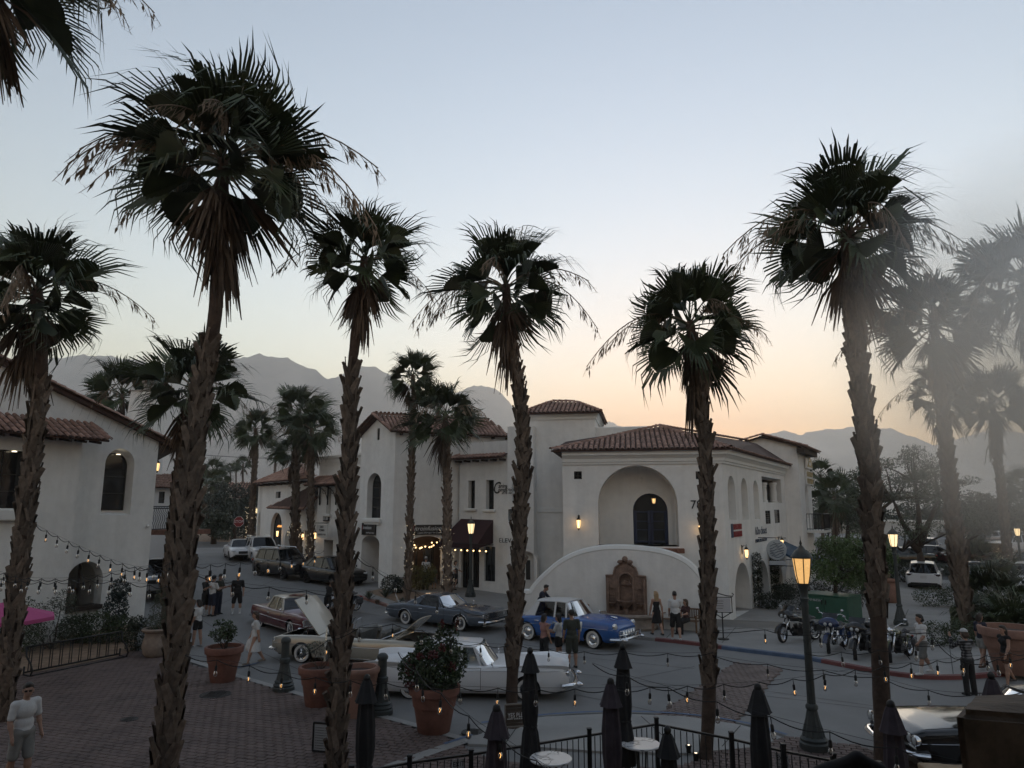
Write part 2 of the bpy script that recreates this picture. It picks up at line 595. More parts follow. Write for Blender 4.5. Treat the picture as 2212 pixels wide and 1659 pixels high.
# raised sidewalks (0.12 m) with their curbs
SW=0.12
def smooth_line(pts,n=6):
 out=[]
 P=[Vector((p[0],p[1]))for p in pts]
 for i in range(len(P)-1):
  a=P[max(i-1,0)];b=P[i];c=P[i+1];d=P[min(i+2,len(P)-1)]
  for k in range(n):
   t=k/n
   out.append(0.5*((2*b)+(c-a)*t+(2*a-5*b+4*c-d)*t*t+(3*b-a-3*c+d)*t**3))
 out.append(P[-1])
 return[(p.x,p.y)for p in out]
curb_n=smooth_line(gpoly((770,1290),(860,1318),(960,1332),(1090,1346),(1230,1362),(1350,1378),(1480,1392),(1600,1408),(1740,1425)))
curb_r=smooth_line(gpoly((1740,1425),(1820,1441),(1900,1456),(1990,1467),(2080,1468),(2160,1462),(2300,1452),(2500,1440)))
back_r=[(48,24),(52,44),(30,50),(12,52),(0,50),(-8,47),(-11.5,48.5)]
sheet("sidewalk",curb_n+curb_r[1:]+back_r,SW,m_walk,curb=SW)
m_curbred=mat("curb_paint_red",(0.16,0.05,0.05),.7,var=.25,vscale=3)
m_curbblue=mat("curb_paint_blue",(0.07,0.11,0.19),.7,var=.25,vscale=3)
m_curb=mat("curb_concrete",(0.25,0.24,0.23),.85,var=.15,vscale=2)
def curb_run(line,i0,i1,m,name):
 pts=[Vector((*p,0))for p in line[i0:i1+1]]
 mb=MB();vsx=[];fs=[]
 for i,p in enumerate(pts):
  t=(pts[min(i+1,len(pts)-1)]-pts[max(i-1,0)]).normalized()
  nrm=Vector((-t.y,t.x,0))
  z=gh(p.x,p.y)
  for q,zz in((-.012,-.02),(-.012,SW-.015),(.01,SW+.004),(.15,SW+.006),(.15,SW-.02)):
   vsx.append((p.x+nrm.x*q,p.y+nrm.y*q,z+zz))
 for i in range(len(pts)-1):
  for k in range(4):
   a=i*5+k
   fs.append((a,a+5,a+6,a+1))
 mb.add(vsx,fs)
 return tag(mb.build(name,m),kind="structure")
curb_run(curb_n,0,12,mat("curb_paint_faded",(0.2,0.1,0.08),.8,var=.3,vscale=2),"curb")
curb_run(curb_n,12,33,m_curb,"curb")
curb_run(curb_n,33,40,m_curbred,"curb")
curb_run(curb_n,40,48,m_curbblue,"curb")
curb_run(curb_r,0,3,m_curbblue,"curb")
curb_run(curb_r,3,len(curb_r)-1,m_curbred,"curb")
# the far cross street, sandy verge and its curb, and the parking lot on the right
sheet("cross_street",[(-75,70),(-17,62),(-13,70),(-75,86)],.012,m_asph)
sheet("verge",[(-75,86),(-13,70),(-10,90),(-75,130)],.016,m_mulch)
sheet("parking_lot",[(22,50),(60,44),(72,80),(30,84)],.016+SW,m_asph)
# paver plaza on the near side
plaza=gpoly((-420,1400),(60,1408),(300,1408),(420,1440),(560,1480),(700,1522),(860,1566),(990,1604),(1010,1626))+[(1.0,14.9),(3.3,15.2),(4.6,16.4),(6.3,17.1),(7.6,16.4),(8.3,15.0),(8.6,12.5),(8.0,6.0),(-12,6.0),(-24,14)]
sheet("plaza_bed",plaza,.004,m_sand)
def inside(p,poly):
 x,y=p;c=False;n=len(poly)
 for i in range(n):
  x1,y1=poly[i];x2,y2=poly[i-1]
  if(y1>y)!=(y2>y)and x<(x2-x1)*(y-y1)/(y2-y1)+x1:c=not c
 return c
def pavers(poly,L,Wd,rot,m,parent,keep,z0=.004,H=.035):
 mb=MB()
 a,b=L/2-.006,Wd/2-.006
 c=.008
 mb.add([(-a,-b,0),(a,-b,0),(a,b,0),(-a,b,0),(-a+c,-b+c,H),(a-c,-b+c,H),(a-c,b-c,H),(-a+c,b-c,H)],[(4,5,6,7),(0,1,5,4),(1,2,6,5),(2,3,7,6),(3,0,4,7)])
 me=mb.mesh("paver",m)
 cr,sr=math.cos(rot),math.sin(rot)
 xs_=[p[0]*cr+p[1]*sr for p in poly];ys_=[-p[0]*sr+p[1]*cr for p in poly]
 spots=[]
 j=0;y=min(ys_)
 while y<max(ys_):
  x=min(xs_)+(L/2 if j%2 else 0)
  while x<max(xs_):
   p=(x*cr-y*sr,x*sr+y*cr)
   if inside(p,poly):spots.append(p)
   x+=L
  y+=Wd;j+=1
 def seen(p):
  if p[1]<11.5:return 1e9
  u=1106+FPX*1.06*p[0]/p[1]
  return p[1]if-20<u<2230 else 1e9
 spots.sort(key=seen)
 r_=random.Random(3)
 def M(p):
  return Matrix.Translation((p[0],p[1],gh(*p)+z0-H*.55+r_.uniform(-.003,.003)))@Matrix.Rotation(rot+r_.uniform(-.02,.02),4,'Z')@Euler((r_.uniform(-.012,.012),r_.uniform(-.012,.012),0)).to_matrix().to_4x4()
 for p in spots[:keep]:
  o=link("paver",me,parent);o.matrix_local=M(p)
 rest=spots[keep:]
 if rest:
  base=np.array([v.co[:]for v in me.vertices]);F0=[list(p.vertices)for p in me.polygons]
  V=np.concatenate([base@np.array(M(p))[:3,:3].T+np.array(M(p))[:3,3]for p in rest])
  Fc=[[i+8*k for i in f]for k in range(len(rest))for f in F0]
  rm=bpy.data.meshes.new("paver_field");rm.from_pydata(V.tolist(),[],Fc);rm.materials.append(m)
  tag(link("paver_field",rm,parent),kind="stuff")
PAVE=tag(sheet("paver_plaza",plaza,.0075,m_sand),kind="structure")
pavers(plaza,.24,.16,R(-17),m_paver,PAVE,300,z0=.03)
cw=gpoly((1590,1432),(1690,1446),(1560,1594),(1400,1560))
CW=sheet("crosswalk",cw,.006,m_sand)
pavers(cw,.24,.12,R(35),m_redp,CW,0,z0=.026)
# concrete bands and the sidewalk apron by the fence
def band(pts,w,m,lift,name="concrete_band"):
 L=[Vector((*p,0))for p in smooth_line(pts,8)]
 mb=MB();vsx=[]
 for i,p in enumerate(L):
  t=(L[min(i+1,len(L)-1)]-L[max(i-1,0)]).normalized()
  nrm=Vector((-t.y,t.x,0))
  for q in(-w/2,w/2):
   vsx.append((p.x+nrm.x*q,p.y+nrm.y*q,gh(p.x,p.y)+lift))
 mb.add(vsx,[(2*i,2*i+2,2*i+3,2*i+1)[::-1]for i in range(len(L)-1)])
 return tag(mb.build(name,m),kind="structure")
band(gpoly((1012,1602),(900,1640),(700,1720),(500,1830)),.3,m_walk,.048)
band(gpoly((330,1402),(480,1452),(640,1500),(860,1560),(1000,1600)),.22,m_walk,.046)
apron=gpoly((1030,1572),(1180,1552),(1330,1545),(1480,1552),(1600,1570),(1690,1597),(1640,1618),(1480,1632),(1300,1628),(1120,1616),(1010,1612))
sheet("sidewalk_apron",apron,.05,m_walk,curb=.05)
band(gpoly((1040,1566),(1180,1548),(1330,1541),(1480,1547),(1610,1566),(1700,1592)),.11,m_curbblue,.056,"curb_stripe")
band(gpoly((455,1458),(500,1447),(560,1432)),.12,m_curbblue,.02,"curb_stripe")
band(gpoly((1020,1592),(960,1612)),.1,m_curbblue,.055,"curb_stripe")
# saw-cut joints in the street slab
def joint(u0,v0,u1,v1,w=.025,lift=.006):
 a,b=ground(u0,v0),ground(u1,v1)
 n_=max(2,int((b-a).length/3))
 band([(lerp(a.x,b.x,k/n_),lerp(a.y,b.y,k/n_))for k in range(n_+1)],w,m_joint,lift,"slab_joint")
for q in((420,1330,760,1500),(640,1232,420,1330),(1120,1440,2000,1545),(1240,1500,1900,1640),(1560,1480,2212,1570),(960,1390,1500,1445),(700,1395,1000,1520),(520,1285,820,1330),(1300,1480,1500,1440),(440,1225,520,1280)):
 joint(*q)
for q in((1385,1552,1462,1622),(1130,1556,1090,1614),(1600,1572,1560,1618)):
 joint(*q,lift=.054)
for q in((1735,1390,1940,1355),(1975,1290,1930,1400),(1600,1350,1560,1396),(1480,1345,1440,1385),(1380,1340,1300,1368),(2130,1400,2165,1460),(1865,1245,1750,1400),(2050,1390,2060,1465),(1890,1330,2040,1335),(1860,1370,2050,1378)):
 joint(*q,lift=SW+.006)
m_manhole=mat("manhole_iron",(0.045,0.043,0.042),.6,metal=.6,bump=.6,bscale=60)
for(u,v,r_)in((465,1504,.42),(279,1558,.2),(1020,1586,.25)):
 p=ground(u,v)
 mb=MB();mb.lathe([(r_,-.02),(r_,.006),(r_*.93,.012),(r_*.9,.006),(0.001,.009)],24)
 for k in range(7):
  mb.box((0,-r_*.6+k*r_*.2,.011),(r_*1.1,.02,.008))
 o=mb.build("manhole_cover",m_manhole,loc=(p.x,p.y,p.z+.046))
 tag(o,{465:"large round iron manhole cover in the plaza pavers near the terracotta pot",279:"small round iron cover in the middle of the paver plaza",1020:"small iron cover on the pale walk beside the red-flowering pot"}[u],"manhole cover")
# planting beds and lawn
def bed(name,uvs,m,lift):
 return sheet(name,gpoly(*uvs),lift,m)
bed("planting_bed",[(790,1283),(860,1307),(960,1320),(1000,1318),(985,1300),(900,1283),(840,1274)],m_mulch,SW+.008)
sheet("planting_bed",gpoly((-300,1480),(40,1462),(250,1422),(290,1408),(300,1350),(200,1350),(20,1400),(-300,1420)),.05,m_mulch)
# ------------------------------------------------------------------ buildings
m_stucco=mat("white_stucco",(0.78,0.775,0.755),.9,var=.055,vscale=.55,bump=.35,bscale=7)
m_trim=mat("stucco_trim",(0.72,0.72,0.70),.85,var=.04,vscale=1.0)
m_tile=objrand(mat("clay_roof_tile",(0.30,0.165,0.125),.85,var=.4,vscale=2.2,bump=.3,bscale=30,col2=(0.42,0.27,0.21)),.3)
m_pan=mat("roof_underlay",(0.07,0.04,0.032),.95,var=.3,vscale=3)
m_soffit=mat("dark_timber",(0.035,0.025,0.02),.8,var=.3,vscale=5)
m_wglass=mat("window_glass_dark",(0.012,0.014,0.017),.06,spec=.6)
m_wframe=mat("window_frame_bronze",(0.03,0.028,0.026),.5)
m_blue=mat("door_blue",(0.018,0.03,0.075),.4,var=.1,vscale=3)
m_wood=mat("old_wood",(0.10,0.055,0.032),.75,var=.35,vscale=4)
m_iron=mat("black_iron",(0.012,0.012,0.013),.5,metal=.3)
m_black=mat("flat_black",(0.010,0.010,0.011),.7)
m_opening_shade=mat("opening_shade",(0.03,0.027,0.026),.9)
m_lampglow=mat("lamp_glass_glow",(0.8,0.7,0.5),.4,emit=(1.0,0.66,0.30),estr=1.0)
m_bulbglow=mat("warm_bulb",(0.9,0.7,0.4),.4,emit=(1.0,0.62,0.26),estr=4.0)
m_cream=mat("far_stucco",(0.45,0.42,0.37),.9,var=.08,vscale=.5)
def weather(m):
 nt=m.node_tree;b=nt.nodes["Principled BSDF"];src=b.inputs["Base Color"].links[0].from_socket
 tc=nt.nodes.new("ShaderNodeTexCoord");mp=nt.nodes.new("ShaderNodeMapping");mp.inputs["Scale"].default_value=(2.6,2.6,.22)
 nt.links.new(tc.outputs["Object"],mp.inputs[0])
 last=src
 for(vec,sc_,lo,hi,p0,p1)in((mp.outputs[0],1.0,.93,1.0,.35,.6),(tc.outputs["Object"],2.8,.93,1.03,.3,.7),(tc.outputs["Object"],.16,.92,1.04,.3,.7)):
  n=nt.nodes.new("ShaderNodeTexNoise");n.inputs["Scale"].default_value=sc_;n.inputs["Detail"].default_value=6;n.inputs["Roughness"].default_value=.6;nt.links.new(vec,n.inputs["Vector"])
  mr=nt.nodes.new("ShaderNodeMapRange");mr.inputs[1].default_value=p0;mr.inputs[2].default_value=p1;mr.inputs[3].default_value=lo;mr.inputs[4].default_value=hi;nt.links.new(n.outputs["Fac"],mr.inputs[0])
  vm=nt.nodes.new("ShaderNodeVectorMath");vm.operation='SCALE';nt.links.new(last,vm.inputs[0]);nt.links.new(mr.outputs[0],vm.inputs["Scale"]);last=vm.outputs[0]
 nt.links.new(last,b.inputs["Base Color"])
weather(m_stucco)
def arch(s0,s1,zb,zt,rise=None,n=12):
 r=(s1-s0)/2
 rise=r if rise is None else rise
 pts=[(s0,zb),(s1,zb)]
 for k in range(n+1):
  a=math.pi*k/n
  pts.append(((s0+s1)/2+r*math.cos(a),zt-rise+rise*math.sin(a)))
 return pts
def rect(s0,s1,zb,zt):
 return[(s0,zb),(s1,zb),(s1,zt),(s0,zt)]
class Wall:
 def __init__(s,P0,P1):
  s.P0=Vector((P0[0],P0[1],0));s.P1=Vector((P1[0],P1[1],0))
  d=s.P1-s.P0
  s.len=d.length;s.t=d/s.len;s.n=Vector((s.t.y,-s.t.x,0))
  s.rz=math.atan2(s.t.y,s.t.x)
 def at(s,a,z,out=0.0):
  return s.P0+s.t*a+s.n*out+Vector((0,0,z))
 def s_of(s,u,v=1097):
  x,y,w=ray(u,v)
  det=s.t.x*(-y)-(-x)*s.t.y
  return((-s.P0.x)*(-y)-(-x)*(-s.P0.y))/det
 def z_of(s,u,v):
  p=s.at(s.s_of(u,v),0)
  x,y,w=ray(u,v)
  return CAM_H+w/y*p.y
 def build(s,mb,outline,holes=(),thick=0.0):
  rings=[[Vector((p[0],p[1],0))for p in outline]]
  for h in holes:
   rings.append([Vector((p[0],p[1],0))for p in h[0]])
  flat=[p for r_ in rings for p in r_]
  tris=tessellate_polygon(rings)
  vs_=[s.at(p.x,p.y)for p in flat]
  fs=[]
  for t in tris:
   a,b,c=(vs_[i]for i in t)
   nn=(b-a).cross(c-a)
   fs.append(tuple(t)if nn.dot(s.n)>0 else tuple(reversed(t)))
  mb.add(vs_,fs)
  for h in holes:
   poly,dep,back=h[0],h[1],h[2]
   tp=h[3]if len(h)>3 else 0.0
   n=len(poly)
   cx_=sum(p[0]for p in poly)/n;cz_=sum(p[1]for p in poly)/n
   hw=max(abs(p[0]-cx_)for p in poly);hh=max(abs(p[1]-cz_)for p in poly)
   inner=[(cx_+(p[0]-cx_)*(1-tp/hw),cz_+(p[1]-cz_)*(1-tp/hh))for p in poly]
   A=[s.at(p[0],p[1])for p in poly];B=[s.at(p[0],p[1],-dep)for p in inner]
   mb.add(A+B,[(i,(i+1)%n,n+(i+1)%n,n+i)for i in range(n)])
   if back:mb.add(B,[tuple(range(n))])
  return s
 def panel(s,name,poly,out,m,parent,thick=.03):
  mb=MB()
  n=len(poly)
  A=[s.at(p[0],p[1],out)for p in poly];B=[s.at(p[0],p[1],out-thick)for p in poly]
  mb.add(A+B,[tuple(range(n)),tuple(range(2*n-1,n-1,-1))]+[(i,n+i,n+(i+1)%n,(i+1)%n)for i in range(n)])
  return mb.build(name,m,parent)
 def bars(s,name,segs,out,w,m,parent,d=.04):
  mb=MB()
  for(a,b)in segs:
   A=s.at(a[0],a[1],out);B=s.at(b[0],b[1],out)
   mb.bar(A,B,w,d)
  return mb.build(name,m,parent)
 def frame(s,name,poly,out,w,m,parent):
  mb=MB();n=len(poly)
  mb.tube([s.at(p[0],p[1],out)for p in poly],w,4,closed=True)
  return mb.build(name,m,parent)
 def box(s,name,a0,a1,z0,z1,o0,o1,m,parent,ch=0.0):
  mb=MB()
  c=s.at((a0+a1)/2,(z0+z1)/2,(o0+o1)/2)
  mb.box(c,(a1-a0,abs(o1-o0),z1-z0),rz=s.rz,ch=ch)
  return mb.build(name,m,parent)
 def text(s,name,body,size,a,z,m,parent,out=.02,shear=0.0,sx=1.0,align='CENTER'):
  return text_mesh(name,body,size,m,parent,s.at(a,z,out),(R(90),0,s.rz),shear,align,.006,sx)
def _strokes(s,name,a0,a1,z0,z1,n,m,parent,out):
 r_=random.Random(int(a0*100));mb=MB();st=(a1-a0)/n;h=z1-z0
 def q(x0,x1,y0,y1):
  mb.box(s.at((x0+x1)/2,(y0+y1)/2,out),(abs(x1-x0),.02,abs(y1-y0)),rz=s.rz)
 for k in range(n):
  if r_.random()<.08:continue
  x=a0+k*st;w=st*.78;b=st*.26
  q(x,x+b,z0,z1)
  if r_.random()<.7:q(x+w-b,x+w,z0+h*r_.choice((0,.4)),z1)
  for zz_ in r_.sample((0,.42,.84),r_.choice((1,2))):
   q(x+b,x+w,z0+h*zz_,z0+h*(zz_+.17))
 return mb.build(name,m,parent)
Wall.strokes=_strokes
def window(w,parent,poly,dep,name="window",mull=1,rails=1,fm=None,gm=None):
 g_=w.panel(name,poly,-dep+.02,gm or m_wglass,parent,.02)
 w.frame("window_frame",poly,-dep+.035,.035,fm or m_wframe,g_)
 s0=min(p[0]for p in poly);s1=max(p[0]for p in poly);z0=min(p[1]for p in poly);z1=max(p[1]for p in poly)
 segs=[]
 for k in range(mull):
  a=lerp(s0,s1,(k+1)/(mull+1));segs.append(((a,z0),(a,z1-.03)))
 for k in range(rails):
  z=lerp(z0,z1,(k+1)/(rails+1.4));segs.append(((s0,z),(s1,z)))
 if segs:w.bars("glazing_bar",segs,-dep+.035,.03,fm or m_wframe,g_,.03)
 return g_
def make_tile():
 mb=MB();n=5;L=.44
 vsx=[]
 for(y,r,lift)in((0,.098,.012),(L,.083,-.006)):
  for rr in(r,r-.018):
   for k in range(n+1):
    a=math.pi*k/n
    vsx.append((rr*math.cos(a),y,rr*.82*math.sin(a)+lift))
 N=n+1
 fs=[]
 for k in range(n):
  fs.append((k,2*N+k,2*N+k+1,k+1))
  fs.append((k,k+1,N+k+1,N+k))
 mb.add(vsx,[f[::-1]for f in fs])
 return mb.mesh("tile",m_tile,smooth=40)
TILE=make_tile()
def tile_matrices(A,B,C,D,sp=.25,row=.37,lift=.03,jit=.012,rs=None):
 r_=rs or rnd
 A,B,C,D=map(Vector,(A,B,C,D))
 e=(B-A).normalized()
 w=(D-A)-e*(D-A).dot(e)
 if w.length<.01:w=(C-A)-e*(C-A).dot(e)
 w.normalize()
 nrm=e.cross(w).normalized()
 if nrm.z<0:nrm=-nrm
 P=[((p-A).dot(e),(p-A).dot(w))for p in(A,B,C,D)]
 smin=min(p[0]for p in P);smax=max(p[0]for p in P)
 out=[]
 s=smin+sp/2
 while s<smax:
  ts=[]
  for i in range(4):
   (s0,t0),(s1,t1)=P[i],P[(i+1)%4]
   if(s0<=s<s1)or(s1<=s<s0):
    ts.append(t0+(t1-t0)*(s-s0)/(s1-s0))
  if len(ts)>=2:
   t=min(ts)-.05;te=max(ts)
   while t<te-.1:
    y=w
    x=y.cross(nrm)
    M=Matrix((x,y,nrm)).transposed().to_4x4()
    p=A+e*(s+r_.uniform(-jit,jit))+w*(t+r_.uniform(-jit,jit))+nrm*lift
    M=Matrix.Translation(p)@M@Matrix.Rotation(r_.uniform(-.03,.03),4,'Z')
    out.append(M)
    t+=row
  s+=sp
 return out
def cap_matrices(a,b,row=.38,lift=.06,sc=1.25):
 a,b=Vector(a),Vector(b)
 d=(b-a);L=d.length;d.normalize()
 x=d.cross(Vector((0,0,1))).normalized();z=x.cross(d)
 M0=Matrix((x,d,z)).transposed().to_4x4()
 return[Matrix.Translation(a+d*(k*row)+z*lift)@M0@Matrix.Rotation(rnd.uniform(-.03,.03),4,'Z')@Matrix.Scale(sc,4)for k in range(int(L/row))]
def put_tiles(roof,Ms,keep=300):
 Ms=sorted(Ms,key=lambda M:(M.translation-Vector((0,0,CAM_H))).length)
 for M in Ms[:keep]:
  o=link("tile",TILE,roof);o.matrix_local=M
 if len(Ms)>keep:
  f=joinmeshes("tile_field",[(TILE,M)for M in Ms[keep:]],m_tile,roof,True)
  tag(f,kind="stuff")
def roof_sheet(parent,quads,name="roof",thick=.07):
 mb=MB()
 for q in quads:
  q=[Vector(p)for p in q]
  nrm=(q[1]-q[0]).cross(q[2]-q[0]).normalized()
  if nrm.z<0:nrm=-nrm
  n=len(q)
  lo=[p-nrm*thick for p in q]
  mb.add(q+lo,[tuple(range(n)),tuple(range(2*n-1,n-1,-1))]+[(i,n+i,n+(i+1)%n,(i+1)%n)for i in range(n)])
 return mb.build(name,m_pan,parent)
def molding(parent,line,prof,m,name="cornice",ext=None):
 P=[Vector((p[0],p[1],0))for p in line]
 mb=MB();vsx=[]
 for i,p in enumerate(P):
  d0=(P[i]-P[i-1]).normalized()if i else(P[1]-P[0]).normalized()
  d1=(P[i+1]-P[i]).normalized()if i<len(P)-1 else d0
  n0=Vector((d0.y,-d0.x,0));n1=Vector((d1.y,-d1.x,0))
  mtr=(n0+n1);mtr=mtr/max(.2,mtr.length_squared/2)
  for(o_,z)in prof:vsx.append(p+mtr*o_+Vector((0,0,z)))
 n=len(prof)
 fs=[(i*n+k,(i+1)*n+k,(i+1)*n+k+1,i*n+k+1)for i in range(len(P)-1)for k in range(n-1)]
 fs+=[tuple(range(n)),tuple((len(P)-1)*n+k for k in range(n-1,-1,-1))]
 mb.add(vsx,fs)
 return mb.build(name,m,parent)
def solid(parent,plan,z0,z1,m=None,name="wall"):
 mb=MB();mb.prism(plan,z0,z1)
 return mb.build(name,m or m_stucco,parent)
def wall_lantern(p,rz,label,h=.55,glow=8.0,mount='arm'):
 t=empty("wall_lantern",p,rz,label,"lantern","lit wall lanterns")
 mb=MB()
 mb.box((0,.0,h*.35),(.1,.03,h*.55),ch=.01)
 mb.tube([(0,0,h*.45),(0,-.1,h*.62),(0,-.19,h*.55),(0,-.2,h*.42)],.014,6)
 mb.build("bracket",m_iron,t)
 mb=MB();mb.lathe([(.02,h*.52),(.09,h*.40),(.115,h*.36),(.1,h*.345)],8,c=(0,-.2,0));mb.tube([(0,-.2,h*.5),(0,-.2,h*.66)],.012,6)
 mb.build("cap",m_iron,t,smooth=30)
 mb=MB();mb.lathe([(.055,-.12*h),(.075,.05*h),(.09,.34*h)],8,c=(0,-.2,0))
 mb.build("lamp_glass",mat("lantern_glass_%g"%glow,(.8,.6,.35),.4,emit=(1,.6,.25),estr=glow*.35),t,smooth=30)
 mb=MB()
 for k in range(6):
  a=math.pi*k/3
  c,s_=math.cos(a),math.sin(a)
  mb.tube([(c*.058,-.2+s_*.058,-.12*h),(c*.08,-.2+s_*.08,.05*h),(c*.096,-.2+s_*.096,.35*h)],.007,4)
 mb.lathe([(.005,-.26*h),(.03,-.2*h),(.062,-.12*h)],8,c=(0,-.2,0))
 mb.build("cage",m_iron,t)
 L=bpy.data.lights.new("lantern_light",'POINT');L.energy=glow*.2*EM;L.color=(1,.6,.28);L.shadow_soft_size=.07
 lo=link("lantern_light",L,t,(0,-.34,.06))
 return t
# ---------- corner building with the fountain wall
FL,BR,SF=(2.42,34.2),(9.74,33.0),(17.5,46.0)
B=empty("corner_building",(6,34,0),0,"white two-storey corner building with hipped tile roof and big arched niche","building")
def unpar(o,par):
 return o
B.location=(0,0,0)
Zs=SW-.3
wf=Wall(FL,BR);ws=Wall(BR,SF)
ZE=7.75
a0,a1=wf.s_of(1292),wf.s_of(1464);zt=wf.z_of(1378,1005);za=wf.z_of(1378,1180)
d0,d1=wf.s_of(1372),wf.s_of(1437)
zdt=wf.z_of(1404,1062)
mbw=MB()
niche=arch(a0,a1,za,zt,(a1-a0)/2*.98,20)
win_l=rect(wf.s_of(1241),wf.s_of(1258),wf.z_of(1250,1035),wf.z_of(1250,1018))
win_r=rect(wf.s_of(1506),wf.s_of(1524),wf.z_of(1515,1035),wf.z_of(1515,1018))
ND=1.5
wf.build(mbw,rect(0,wf.len,Zs,ZE),[(niche,ND,False),(win_l,.12,False),(win_r,.12,False)])
# back of the niche, with the door opening
wn_=Wall(wf.at(0,0,-ND)[:2],wf.at(wf.len,0,-ND)[:2])
dshift=0.10
dd0,dd1=wn_.s_of(1367),wn_.s_of(1442)
doorp=arch(dd0,dd1,za,zdt-.05)
wn_.build(mbw,[p for p in niche],[(doorp,.16,False)])
# niche floor
mbw.add([wf.at(a0-.02,za,0),wf.at(a1+.02,za,0),wf.at(a1+.02,za,-ND),wf.at(a0-.02,za,-ND)],[(0,1,2,3)])
# side wall with the slim blind arches and the colonnaded opening
def sp(u0,u1,v0,v1,rise=None,kind='arch'):
 s0,s1=ws.s_of(u0),ws.s_of(u1)
 um=(u0+u1)/2
 zb,zt_=ws.z_of(um,v1),ws.z_of(um,v0)
 return arch(s0,s1,zb,zt_,rise)if kind=='arch' else rect(s0,s1,zb,zt_)
sl=[sp(1574,1590,1028,1123),sp(1603,1616.5,1033,1123),sp(1629,1640.5,1038,1122)]
colo=sp(1649,1690,1033,1086,kind='rect')
lou=[sp(1652.5,1663.5,1103,1132,kind='rect'),sp(1672,1683.5,1101,1130,kind='rect')]
arcd=[sp(1578,1612,1217,1352),sp(1624,1652,1212,1330),sp(1660,1682,1215,1312),sp(1688,1704,1218,1302)]
for i,a in enumerate(arcd):
 arcd[i]=[(p[0],max(p[1],SW+.02))if k>1 else(p[0],SW+.02+gh(*ws.at(p[0],0)[:2]))for k,p in enumerate(a)]
ws.build(mbw,rect(0,ws.len,Zs,ZE),[(a,.35,True)for a in sl]+[(colo,.5,True)]+[(l_,.1,False)for l_ in lou]+[(a,1.6,True)for a in arcd])
# closing walls
mbw.add([wf.at(0,Zs),wf.at(0,ZE),wf.at(0,ZE,-9),wf.at(0,Zs,-9)],[(0,3,2,1)])
mbw.build("wall",m_stucco,B,smooth=35)
window(wf,B,win_l,.1,"window",1,1);window(wf,B,win_r,.1,"window",1,1)
for l_ in lou:window(ws,B,l_,.1,"louvre",0,5)
for k,(u,out)in enumerate(((1658,-.2),(1679,-.2))):
 s_=ws.s_of(u);zb=ws.z_of(u,1088);zt_=ws.z_of(u,1043)
 p=ws.at(s_,0,out)
 mb=MB();h_=zt_-zb
 mb.lathe([(.27,0),(.27,.08),(.23,.12),(.25,.17),(.2,.22),(.215,h_*.5),(.19,h_-.28),(.22,h_-.22),(.2,h_-.18),(.26,h_-.1),(.26,h_)],16,c=(p.x,p.y,zb))
 mb.build("column",m_trim,B,smooth=40)
ws.panel("painted_shade_panel",rect(ws.s_of(1650),ws.s_of(1689),ws.z_of(1668,1086),ws.z_of(1668,1036)),-.45,m_opening_shade,B)  # dark sheet standing in for the shade behind the columns
# blue double door in the niche
gd=wn_.panel("door_glass",doorp,-.13,mat("door_glass",(.03,.033,.036),.08,spec=.6),B,.02)
zspr=zdt-.05-(dd1-dd0)/2
mid=(dd0+dd1)/2
door=MB()
def dbar(s0,z0,s1,z1,w,d=.06):
 door.bar(wn_.at(s0,z0,-.09),wn_.at(s1,z1,-.09),w,d)
for(x0,x1)in((dd0+.05,mid-.01),(mid+.01,dd1-.05)):
 dbar(x0+.06,za,x0+.06,zspr,.12);dbar(x1-.06,za,x1-.06,zspr,.12)
 dbar(x0,zspr-.06,x1,zspr-.06,.12);dbar(x0,za+.15,x1,za+.15,.3)
 for k in(1,2):dbar(x0,lerp(za+.3,zspr-.1,k/3),x1,lerp(za+.3,zspr-.1,k/3),.035,.04)
do=door.build("door",m_blue,B)
mb=MB();mb.tube([wn_.at(p[0],p[1],-.09)for p in doorp[1:]+doorp[:1]],.05,4)
mb.build("door_frame",m_blue,do)
mb=MB()
for k in(-1,1):
 mb=MB();mb.sphere(wn_.at(mid+k*.07,za+1.0,-.03),.03,8,5);mb.build("door_handle",m_iron,do)
rim=arch(dd0-.2,dd1+.2,za,zdt+.17)
mb=MB();n_=len(rim)
outer=rim[1:]+rim[:1];inner=arch(dd0+.001,dd1-.001,za,zdt-.051);inner=inner[1:]+inner[:1]
V=[wn_.at(*p,.06)for p in outer]+[wn_.at(*p,.06)for p in inner]+[wn_.at(*p,0)for p in outer]
N=len(outer)
mb.add(V,[(i,N+i,N+i+1,i+1)for i in range(N-1)]+[(2*N+i,i,i+1,2*N+i+1)for i in range(N-1)])
mb.build("door_surround",m_trim,B,smooth=30)
# hanging lamp in the niche and the little camera dome
t=wn_.at(wn_.s_of(1412),wn_.z_of(1412,1085),.35)
wall_lantern((t.x,t.y,t.z),wn_.rz,"small lantern hanging before the blue arched door",.5,3.0)
mb=MB();p=wn_.at(wn_.s_of(1388),wn_.z_of(1388,1033),.08);mb.sphere(p,.05,8,6);mb.tube([p,p+Vector((0,-.02,-.22))],.02,6)
mb.build("camera_dome",m_trim,B)
# brick copings either side of the stair head
m_brick=mat("coping_brick",(0.20,0.095,0.065),.85,var=.35,vscale=6,bump=.3,bscale=25)
for(u0,u1,v0,v1)in((1287,1363,1178,1188),(1414,1474,1184,1196)):
 s0,s1=wf.s_of(u0),wf.s_of(u1);z1=wf.z_of((u0+u1)/2,v0);z0=z1-.2
 nb=7
 wf.box("coping",s0,s1,z0-.1,z0-.004,-.55,.45,m_stucco,B)
 for k in range(nb):
  wf.box("brick",lerp(s0,s1,k/nb)+.004,lerp(s0,s1,(k+1)/nb)-.004,z0,z1,-.55,.48,m_brick,B,.01)
